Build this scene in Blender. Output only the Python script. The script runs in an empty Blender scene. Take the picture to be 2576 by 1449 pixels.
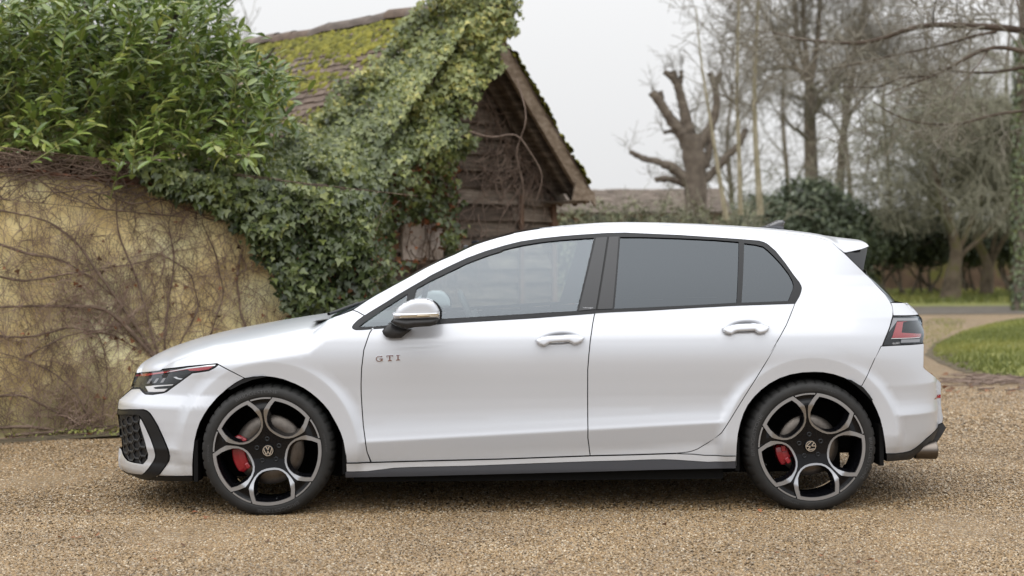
import bpy, math, random
import numpy as np
from mathutils import Matrix, Vector
from mathutils.geometry import delaunay_2d_cdt

scene = bpy.context.scene
COL = scene.collection
rng = np.random.default_rng(7)
R = math.radians

# ------------------------------------------------------------------ camera
CAM_H = 1.2144
cam_data = bpy.data.cameras.new('camera')
cam_data.sensor_width = 36.0
cam_data.lens = 50.0
cam_data.shift_y = -102.6 / 4096
cam_data.clip_start = 0.1
cam_data.clip_end = 2000
cam_data.dof.use_dof = True
cam_data.dof.focus_distance = 6.95
cam_data.dof.aperture_fstop = 2.2
cam = bpy.data.objects.new('camera', cam_data)
COL.objects.link(cam)
cam.matrix_world = (Matrix.Translation((0, 0, CAM_H)) @ Matrix.Rotation(R(90), 4, 'X') @ Matrix.Rotation(R(-0.355), 4, 'Z'))
scene.camera = cam

# ------------------------------------------------------------------ world: overcast sky
SUN_EL, SUN_AZ = R(60), R(200)      # azimuth of the sun measured from +Y clockwise
world = bpy.data.worlds.new('World')
scene.world = world
world.use_nodes = True
wn = world.node_tree
wn.nodes.clear()
w_out = wn.nodes.new('ShaderNodeOutputWorld')
w_bg = wn.nodes.new('ShaderNodeBackground')
w_sky = wn.nodes.new('ShaderNodeTexSky')
w_sky.sky_type = 'NISHITA'
w_sky.sun_disc = False
w_sky.sun_elevation = SUN_EL
w_sky.sun_rotation = SUN_AZ
w_sky.air_density = 1.0
w_sky.dust_density = 6.0
w_hsv = wn.nodes.new('ShaderNodeHueSaturation')
w_hsv.inputs['Saturation'].default_value = 0.12
w_tc = wn.nodes.new('ShaderNodeTexCoord')
w_sep = wn.nodes.new('ShaderNodeSeparateXYZ')
w_pow = wn.nodes.new('ShaderNodeMath'); w_pow.operation = 'POWER'; w_pow.use_clamp = True; w_pow.inputs[1].default_value = 1.5
w_ramp = wn.nodes.new('ShaderNodeMapRange')
w_ramp.inputs['From Min'].default_value = 0.0
w_ramp.inputs['From Max'].default_value = 1.0
w_ramp.inputs['To Min'].default_value = 6.1     # overcast luminance: brighter towards the zenith
w_ramp.inputs['To Max'].default_value = 18.0
w_comb = wn.nodes.new('ShaderNodeCombineColor')
w_tint = wn.nodes.new('ShaderNodeMix')
w_tint.data_type = 'RGBA'; w_tint.blend_type = 'MULTIPLY'
w_tint.inputs[0].default_value = 1.0
w_tint.inputs[7].default_value = (0.985, 0.99, 1.0, 1)
w_mix = wn.nodes.new('ShaderNodeMix')
w_mix.data_type = 'RGBA'
w_mix.inputs[0].default_value = 0.93
L = wn.links.new
L(w_tc.outputs['Generated'], w_sep.inputs[0])
L(w_sep.outputs['Z'], w_pow.inputs[0]); L(w_pow.outputs[0], w_ramp.inputs['Value'])
for k in range(3): L(w_ramp.outputs[0], w_comb.inputs[k])
L(w_comb.outputs[0], w_tint.inputs[6])
L(w_sky.outputs[0], w_hsv.inputs['Color'])
L(w_hsv.outputs[0], w_mix.inputs[6])
L(w_tint.outputs[2], w_mix.inputs[7])
L(w_mix.outputs[2], w_bg.inputs['Color'])
w_bg.inputs['Strength'].default_value = 0.1
L(w_bg.outputs[0], w_out.inputs['Surface'])

sun_data = bpy.data.lights.new('sun', 'SUN')
sun_data.energy = 1.2
sun_data.angle = R(85)
sun_data.color = (1.0, 0.985, 0.965)
sun = bpy.data.objects.new('sun', sun_data)
COL.objects.link(sun)
_sd = Vector((math.sin(SUN_AZ) * math.cos(SUN_EL), math.cos(SUN_AZ) * math.cos(SUN_EL), math.sin(SUN_EL)))
sun.rotation_euler = (-_sd).to_track_quat('-Z', 'Y').to_euler()

vs = scene.view_settings
vs.view_transform = 'Standard'
vs.look = 'None'
vs.exposure = 0.48
vs.gamma = 1.0
vs.use_curve_mapping = False
scene.cycles.use_denoising = True
scene.cycles.max_bounces = 7
scene.cycles.transparent_max_bounces = 16
scene.cycles.sample_clamp_indirect = 6.0

# ------------------------------------------------------------------ helpers
F_D = 3578.0
def at(u, v, d):
    """world point on the sight line through pixel (u, v) of the 2576-wide photograph at depth d"""
    u2 = u - (v - 724.5) * 0.0062
    v2 = v + (u - 1288) * 0.0062
    return Vector(((u2 - 1288) / F_D * d, d, CAM_H - (v2 - 660) / F_D * d))
def ground_d(u, v):
    v2 = v + (u - 1288) * 0.0062
    return CAM_H * F_D / (v2 - 660)

def obj(name, me, mat=None, parent=None):
    o = bpy.data.objects.new(name, me)
    COL.objects.link(o)
    if mat is not None and me is not None and len(me.materials) == 0:
        for m in (mat if isinstance(mat, (list, tuple)) else [mat]): me.materials.append(m)
    if parent is not None: o.parent = parent
    return o
def empty(name, loc=(0, 0, 0)):
    o = bpy.data.objects.new(name, None)
    o.empty_display_size = 0.2
    COL.objects.link(o); o.location = loc
    return o
def tag(o, label=None, cat=None, group=None, kind=None):
    if label: o['label'] = label
    if cat: o['category'] = cat
    if group: o['group'] = group
    if kind: o['kind'] = kind
    return o
def mk(name, V, Fc, smooth=True, normals=None, tint=None, mats=None):
    """mesh from numpy verts and a face list or an (n,k) face array"""
    me = bpy.data.meshes.new(name)
    V = np.asarray(V, dtype=np.float32)
    if isinstance(Fc, np.ndarray) and Fc.ndim == 2:
        n, k = Fc.shape
        me.vertices.add(len(V)); me.vertices.foreach_set('co', V.ravel())
        me.loops.add(n * k); me.loops.foreach_set('vertex_index', Fc.astype(np.int32).ravel())
        me.polygons.add(n); me.polygons.foreach_set('loop_start', np.arange(n, dtype=np.int32) * k)
        me.update(calc_edges=True)
    else:
        me.from_pydata([tuple(map(float, v)) for v in V], [], [tuple(int(i) for i in f) for f in Fc])
        me.update()
    if smooth:
        me.polygons.foreach_set('use_smooth', np.ones(len(me.polygons), dtype=bool))
    if mats is not None:
        me.polygons.foreach_set('material_index', np.asarray(mats, dtype=np.int32))
    if tint is not None:
        a = me.attributes.new('tint', 'FLOAT', 'POINT')
        a.data.foreach_set('value', np.asarray(tint, dtype=np.float32))
    if normals is not None:
        me.normals_split_custom_set_from_vertices([tuple(map(float, n)) for n in normals])
    return me
class MB:
    """collects simple shapes into one mesh"""
    def __init__(s): s.v = []; s.f = []
    def add(s, V, Fc):
        o = len(s.v); s.v.extend([tuple(p) for p in V]); s.f.extend([tuple(i + o for i in f) for f in Fc]); return s
    def box(s, c, size, rot=None, taper=None):
        hx, hy, hz = [q / 2 for q in size]
        P = [Vector((x, y, z)) for z in (-hz, hz) for y in (-hy, hy) for x in (-hx, hx)]
        if taper: P = [Vector((p.x * (taper if p.z > 0 else 1), p.y * (taper if p.z > 0 else 1), p.z)) for p in P]
        if rot is not None: P = [rot @ p for p in P]
        P = [p + Vector(c) for p in P]
        return s.add(P, [(0, 2, 3, 1), (4, 5, 7, 6), (0, 1, 5, 4), (2, 6, 7, 3), (0, 4, 6, 2), (1, 3, 7, 5)])
    def prism(s, poly3a, poly3b):
        n = len(poly3a)
        Fc = [tuple(range(n - 1, -1, -1)), tuple(range(n, 2 * n))]
        Fc += [(i, (i + 1) % n, n + (i + 1) % n, n + i) for i in range(n)]
        return s.add(list(poly3a) + list(poly3b), Fc)
    def lathe(s, prof, n=48, axis='y', close=False, a0=0.0, a1=2 * math.pi):
        full = abs(a1 - a0 - 2 * math.pi) < 1e-6
        m = n if full else n + 1
        V = []
        for i in range(m):
            a = a0 + (a1 - a0) * i / n; c, sn = math.cos(a), math.sin(a)
            for (r, h) in prof:
                V.append((r * c, h, r * sn) if axis == 'y' else (r * c, r * sn, h))
        k = len(prof); Fc = []
        for i in range(n):
            j = (i + 1) % m
            for q in range(k - 1):
                Fc.append((i * k + q, i * k + q + 1, j * k + q + 1, j * k + q))
        return s.add(V, Fc)
    def build(s, name, mat, parent=None, smooth=False, bevel=0.0, seg=2):
        me = mk(name, np.array([tuple(p) for p in s.v]), s.f, smooth)
        o = obj(name, me, mat, parent)
        if bevel:
            b = o.modifiers.new('bevel', 'BEVEL'); b.width = bevel; b.segments = seg; b.limit_method = 'ANGLE'
        return o
def tubes(P, Rr, sides=4):
    """batch of equal-length polylines P (B,n,3) with radii Rr (B,n) -> verts, quads"""
    P = np.asarray(P, float); Rr = np.asarray(Rr, float)
    B, n, _ = P.shape
    T = np.gradient(P, axis=1)
    T /= np.linalg.norm(T, axis=2, keepdims=True) + 1e-9
    m = T.mean(axis=1)
    ref = np.zeros((B, 3)); ref[np.arange(B), np.argmin(np.abs(m), axis=1)] = 1
    U = np.cross(T, ref[:, None, :]); U /= np.linalg.norm(U, axis=2, keepdims=True) + 1e-9
    Vv = np.cross(T, U)
    a = np.arange(sides) * 2 * np.pi / sides
    V = P[:, :, None, :] + Rr[:, :, None, None] * (np.cos(a)[None, None, :, None] * U[:, :, None, :] + np.sin(a)[None, None, :, None] * Vv[:, :, None, :])
    V = V.reshape(-1, 3)
    b = np.arange(B)[:, None, None] * n * sides; i = np.arange(n - 1)[None, :, None] * sides; s_ = np.arange(sides)[None, None, :]
    s2 = (s_ + 1) % sides
    Q = np.stack([b + i + s_, b + i + s2, b + i + sides + s2, b + i + sides + s_], axis=-1).reshape(-1, 4)
    return V, Q
def join(parts):
    Vs, Qs, o = [], [], 0
    for V, Q in parts:
        Vs.append(V); Qs.append(Q + o); o += len(V)
    return np.concatenate(Vs), np.concatenate(Qs)
def smooth_path(pts, n):
    pts = np.asarray(pts, float)
    if len(pts) < 3:
        t = np.linspace(0, 1, n)[:, None]; return pts[0] * (1 - t) + pts[-1] * t
    seg = np.r_[0, np.cumsum(np.linalg.norm(np.diff(pts, axis=0), axis=1))]
    t = np.linspace(0, seg[-1], n)
    q = np.stack([np.interp(t, seg, pts[:, k]) for k in range(pts.shape[1])], axis=1)
    for _ in range(2):
        q[1:-1] = 0.25 * q[:-2] + 0.5 * q[1:-1] + 0.25 * q[2:]
    return q
def instance(base, faces, M, T):
    """many copies of a small mesh: base (n,3), faces (m,k), M (B,3,3), T (B,3)"""
    V = np.einsum('bij,nj->bni', M, base) + T[:, None, :]
    B, n = len(T), len(base)
    Q = (faces[None] + (np.arange(B) * n)[:, None, None]).reshape(-1, faces.shape[1])
    return V.reshape(-1, 3), Q
def frames(d, up, scale):
    """matrices whose y axis is d, z axis close to up, times scale"""
    d = d / (np.linalg.norm(d, axis=1, keepdims=True) + 1e-9)
    x = np.cross(d, up); x /= np.linalg.norm(x, axis=1, keepdims=True) + 1e-9
    z = np.cross(x, d)
    return np.stack([x, d, z], axis=2) * np.asarray(scale)[:, None, None]
def inside(poly, P):
    """vectorised point in polygon"""
    poly = np.asarray(poly, float); x, y = P[:, 0], P[:, 1]
    r = np.zeros(len(P), bool); n = len(poly)
    for i in range(n):
        x0, y0 = poly[i]; x1, y1 = poly[(i + 1) % n]
        if y0 == y1: continue
        c = ((y0 > y) != (y1 > y)) & (x < (x1 - x0) * (y - y0) / (y1 - y0) + x0)
        r ^= c
    return r
def edge_dist(poly, P):
    poly = np.asarray(poly, float); d = np.full(len(P), 9.0); n = len(poly)
    for i in range(n):
        a = poly[i]; b = poly[(i + 1) % n]; ab = b - a
        t = np.clip(((P - a) @ ab) / (ab @ ab + 1e-12), 0, 1)
        d = np.minimum(d, np.linalg.norm(P - (a + t[:, None] * ab), axis=1))
    return d
def densify(poly, step):
    out = []; n = len(poly)
    for i in range(n):
        a = np.array(poly[i], float); b = np.array(poly[(i + 1) % n], float)
        k = max(1, int(math.ceil(np.linalg.norm(b - a) / step)))
        for j in range(k): out.append(a + (b - a) * j / k)
    return np.array(out)
def area2(poly):
    p = np.asarray(poly); q = np.roll(p, -1, axis=0)
    return float((p[:, 0] * q[:, 1] - q[:, 0] * p[:, 1]).sum())
def inset_poly(poly, d):
    p = np.asarray(poly, float)
    if area2(p) < 0: p = p[::-1].copy()
    if d == 0: return p
    keep = [0]
    for i in range(1, len(p)):
        if np.linalg.norm(p[i] - p[keep[-1]]) > 1e-4: keep.append(i)
    p = p[keep]
    e = np.roll(p, -1, axis=0) - p; e /= np.linalg.norm(e, axis=1, keepdims=True) + 1e-9
    nrm = np.stack([-e[:, 1], e[:, 0]], axis=1)
    pn = np.roll(nrm, 1, axis=0)
    bis = nrm + pn; bl = np.linalg.norm(bis, axis=1, keepdims=True); bis /= bl + 1e-9
    c = np.clip((bis * nrm).sum(axis=1, keepdims=True), 0.45, 1)
    return p + bis * d / c
def tri2d(poly, holes=(), step=0.015, grid=0.02, extra=None):
    """quality fill of a 2D outline -> points, triangles, boundary loops"""
    loops = [densify(poly, step)] + [densify(h, step) for h in holes]
    P = np.concatenate(loops); E = []; o = 0; idx = []
    for l in loops:
        n = len(l); E += [(o + i, o + (i + 1) % n) for i in range(n)]; idx.append(list(range(o, o + n))); o += n
    lo, hi = P.min(axis=0), P.max(axis=0)
    gx, gy = np.meshgrid(np.arange(lo[0], hi[0], grid), np.arange(lo[1], hi[1], grid * 0.866))
    gx[1::2] += grid / 2
    G = np.stack([gx.ravel(), gy.ravel()], axis=1)
    if extra is not None:
        c_ = 0.012; taken = set(map(tuple, np.floor(extra / c_).astype(int)))
        G = np.array([g for g, k in zip(G, np.floor(G / c_).astype(int)) if not any((k[0] + a, k[1] + b) in taken for a in (-1, 0, 1) for b in (-1, 0, 1))]).reshape(-1, 2)
        G = np.concatenate([G, extra])
    if len(G):
        ok = inside(poly, G)
        for h in holes: ok &= ~inside(h, G)
        G = G[ok]
        if len(G):
            d = np.minimum.reduce([edge_dist(l, G) for l in loops]); G = G[d > min(step, grid) * 0.45]
    A = np.concatenate([P, G]) if len(G) else P
    vo, eo, fo, ov, oe, of = delaunay_2d_cdt([Vector(p) for p in A], E, [], 0, 1e-6)
    vo = np.array([tuple(v) for v in vo]); T = np.array([tuple(f) for f in fo if len(f) == 3])
    c = vo[T].mean(axis=1)
    ok = inside(poly, c)
    for h in holes: ok &= ~inside(h, c)
    T = T[ok]
    e1, e2 = vo[T[:, 1]] - vo[T[:, 0]], vo[T[:, 2]] - vo[T[:, 0]]; T = T[np.abs(e1[:, 0] * e2[:, 1] - e1[:, 1] * e2[:, 0]) > 1e-9]
    mp = {}
    for i, src in enumerate(ov):
        for s_ in src: mp[s_] = i
    idx = [[mp[i] for i in l if i in mp] for l in idx]
    return vo, T, idx

# ------------------------------------------------------------------ materials
def nt(name):
    m = bpy.data.materials.new(name); m.use_nodes = True
    t = m.node_tree; b = t.nodes['Principled BSDF']
    return m, t, b
def plain(name, col, rough=0.5, metal=0.0, coat=0.0, spec=0.5, coat_rough=0.03):
    m, t, b = nt(name)
    b.inputs['Base Color'].default_value = (*col, 1); b.inputs['Roughness'].default_value = rough
    b.inputs['Metallic'].default_value = metal; b.inputs['Coat Weight'].default_value = coat
    b.inputs['Coat Roughness'].default_value = coat_rough
    b.inputs['Specular IOR Level'].default_value = spec
    return m
def N(t, typ, **kw):
    n = t.nodes.new(typ)
    for k, v in kw.items():
        if k.startswith('i_'): n.inputs[k[2:].replace('_', ' ')].default_value = v
        else: setattr(n, k, v)
    return n
def ramp(t, fac, stops):
    r = t.nodes.new('ShaderNodeValToRGB'); e = r.color_ramp.elements
    while len(e) < len(stops): e.new(0.5)
    for k, (p, c) in enumerate(stops): e[k].position = p; e[k].color = (*c, 1)
    t.links.new(fac, r.inputs['Fac']); return r
def noisy(name, stops, scale=5.0, detail=6.0, rough=0.8, bump=0.0, bscale=None, coords='Object', stretch=None, dist=0.02, spec=0.4, distort=0.0, nrough=0.6):
    m, t, b = nt(name)
    tc = t.nodes.new('ShaderNodeTexCoord'); src = tc.outputs[coords]
    if stretch:
        mp = t.nodes.new('ShaderNodeMapping'); mp.inputs['Scale'].default_value = stretch
        t.links.new(src, mp.inputs['Vector']); src = mp.outputs[0]
    n = N(t, 'ShaderNodeTexNoise', i_Scale=scale, i_Detail=detail, i_Roughness=nrough, i_Distortion=distort)
    t.links.new(src, n.inputs['Vector'])
    r = ramp(t, n.outputs['Fac'], stops)
    t.links.new(r.outputs[0], b.inputs['Base Color'])
    b.inputs['Roughness'].default_value = rough; b.inputs['Specular IOR Level'].default_value = spec
    if bump:
        n2 = N(t, 'ShaderNodeTexNoise', i_Scale=bscale or scale * 4, i_Detail=8.0, i_Roughness=0.65)
        t.links.new(src, n2.inputs['Vector'])
        bp = N(t, 'ShaderNodeBump', i_Strength=bump, i_Distance=dist)
        t.links.new(n2.outputs['Fac'], bp.inputs['Height']); t.links.new(bp.outputs[0], b.inputs['Normal'])
    return m
def leafmat(name, stops, rough=0.4, trans=0.25, coat=0.0):
    """leaf colour picked by the per-leaf 'tint' value (attribute or object random)"""
    m, t, b = nt(name)
    a = N(t, 'ShaderNodeAttribute', attribute_name='tint')
    r = ramp(t, a.outputs['Fac'], stops)
    t.links.new(r.outputs[0], b.inputs['Base Color'])
    b.inputs['Roughness'].default_value = rough
    b.inputs['Coat Weight'].default_value = coat; b.inputs['Coat Roughness'].default_value = 0.15
    if trans:
        out = t.nodes['Material Output']
        tr = t.nodes.new('ShaderNodeBsdfTranslucent'); mx = t.nodes.new('ShaderNodeMixShader'); mx.inputs[0].default_value = trans
        t.links.new(r.outputs[0], tr.inputs['Color'])
        t.links.new(b.outputs[0], mx.inputs[1]); t.links.new(tr.outputs[0], mx.inputs[2]); t.links.new(mx.outputs[0], out.inputs['Surface'])
    return m
def glass(name, tint, f0=0.08, rough=0.0):
    """a thin pane: tinted see-through plus mirror reflection that grows towards grazing angles"""
    m = bpy.data.materials.new(name); m.use_nodes = True; t = m.node_tree; t.nodes.clear()
    out = t.nodes.new('ShaderNodeOutputMaterial'); tr = t.nodes.new('ShaderNodeBsdfTransparent'); gl = t.nodes.new('ShaderNodeBsdfGlossy')
    mx = t.nodes.new('ShaderNodeMixShader'); ge = t.nodes.new('ShaderNodeNewGeometry'); dt = N(t, 'ShaderNodeVectorMath', operation='DOT_PRODUCT'); ab = N(t, 'ShaderNodeMath', operation='ABSOLUTE'); om = N(t, 'ShaderNodeMath', operation='SUBTRACT', use_clamp=True); om.inputs[0].default_value = 1.0
    pw = N(t, 'ShaderNodeMath', operation='POWER'); pw.inputs[1].default_value = 5.0
    ma = N(t, 'ShaderNodeMath', operation='MULTIPLY_ADD'); ma.inputs[1].default_value = 1 - f0; ma.inputs[2].default_value = f0
    tr.inputs['Color'].default_value = (*tint, 1); gl.inputs['Roughness'].default_value = rough; gl.inputs['Color'].default_value = (0.84, 0.92, 1.0, 1)
    t.links.new(ge.outputs['Normal'], dt.inputs[0]); t.links.new(ge.outputs['Incoming'], dt.inputs[1]); t.links.new(dt.outputs['Value'], ab.inputs[0]); t.links.new(ab.outputs[0], om.inputs[1]); t.links.new(om.outputs[0], pw.inputs[0]); t.links.new(pw.outputs[0], ma.inputs[0]); t.links.new(ma.outputs[0], mx.inputs[0])
    t.links.new(tr.outputs[0], mx.inputs[1]); t.links.new(gl.outputs[0], mx.inputs[2]); t.links.new(mx.outputs[0], out.inputs['Surface'])
    return m

# ------------------------------------------------------------------ car body side surface (metres, car axes)
def _sm(a,b,x):
    t=np.clip((np.asarray(x,float)-a)/(b-a),0,1); return t*t*(3-2*t)
_PZ=[0.10,.155,.175,.20,.245,.352,.37,.42,.48,.55,.62,.68,.73,.765,.80,.85,.90,.93]
_PW=[.80,.832,.847,.853,.853,.8825,.8785,.872,.8695,.8715,.8775,.8845,.8885,.8885,.886,.8775,.860,.8465]
_TZ=np.arange(.08,1.02,.002)
def _tab():
    w=np.interp(_TZ,_PZ,_PW)
    up=_TZ>.93; d=_TZ[up]-.93; w[up]=.8465-.36*d-.42*d*d
    k=np.exp(-.5*(np.arange(-12,13)/6.)**2); k/=k.sum()
    s=np.convolve(np.pad(w,12,mode='edge'),k,'valid')
    k2=np.exp(-.5*(np.arange(-12,13)/2.2)**2); k2/=k2.sum()
    s2=np.convolve(np.pad(w,12,mode='edge'),k2,'valid')
    a=_sm(.40,.46,_TZ)
    return s2*(1-a)+s*a
_TW=_tab()
def bprof(z):
    z=np.asarray(z,float); d=z-.93
    return np.where(z>.985,.8465-.36*d-.42*d*d,np.interp(z,_TZ,_TW))
# nose and tail centre-line profiles (z, x)
NOSE_Z=[.08,.118,.137,.158,.181,.22,.283,.352,.395,.445,.507,.522,.5785,.66]
NOSE_X=[-.74,-.789,-.835,-.866,-.88,-.881,-.865,-.871,-.88,-.886,-.884,-.878,-.815,-.79]
TAIL_Z=[.20,.22,.2477,.28,.326,.36,.40,.46,.52,.588,.63,.67,.81,.84,.9176,.934,.979,1.0,1.0875,1.14,1.2,1.31]
TAIL_X=[3.27,3.30,3.34,3.377,3.400,3.412,3.411,3.405,3.403,3.400,3.357,3.316,3.316,3.318,3.31,3.294,3.257,3.23,3.17,3.14,3.13,3.13]
SHUT_X=[-.90,-.72,-.555,-.487,-.414,-.333,-.295,.204,.279,.332,.42,.60]
SHUT_Z=[.655,.668,.696,.733,.761,.784,.794,.878,.942,.96,.99,1.08]
ZW=.312
def W(x,z):
    x=np.asarray(x,float); z=np.asarray(z,float)
    sh=.047*(np.clip(x,-.4,2.9)-.5)
    ze=z-sh*_sm(.62,.42,z)*_sm(.20,.32,z)
    b=bprof(ze)
    for wx in (0.,2.631):
        r=np.hypot(x-wx-.004,z-ZW)
        fl=.8892-.11*np.clip(.430-r,0,.08)
        b=b+(fl-b)*_sm(.476,.422,r)*_sm(.16,.36,z)
    zs=np.interp(x,SHUT_X,SHUT_Z)
    t=np.clip((z-(zs-.11))/.11,0,1.3)
    b=b-.10*t**2.3*_sm(.62,.30,x)
    xn=np.interp(z,NOSE_Z,NOSE_X)
    u=np.clip((x-xn)/.80,0,1)
    ff=np.maximum((1-(1-u)**2),1e-6)**(1/2.8)
    xr=np.interp(z,[.20,.2477,.30,.36,.60,.84,.93,1.0,1.0875,1.14,1.31],[3.27,3.345,3.39,3.412,3.403,3.345,3.31,3.25,3.17,3.14,3.13])
    L=np.interp(z,[.9,1.1],[.55,.50])
    v=np.clip((xr-x)/L,0,1)
    rf=np.maximum((1-(1-v)**2),1e-6)**(1/3.6)
    b=b-.012*_sm(2.4,3.1,x)-.01*_sm(.2,-.4,x)
    w=b*ff*rf
    w=np.where(x<0,np.maximum(w,.40),w)
    w=np.where(x>2.5,np.maximum(w,.50),w)
    return w
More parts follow.
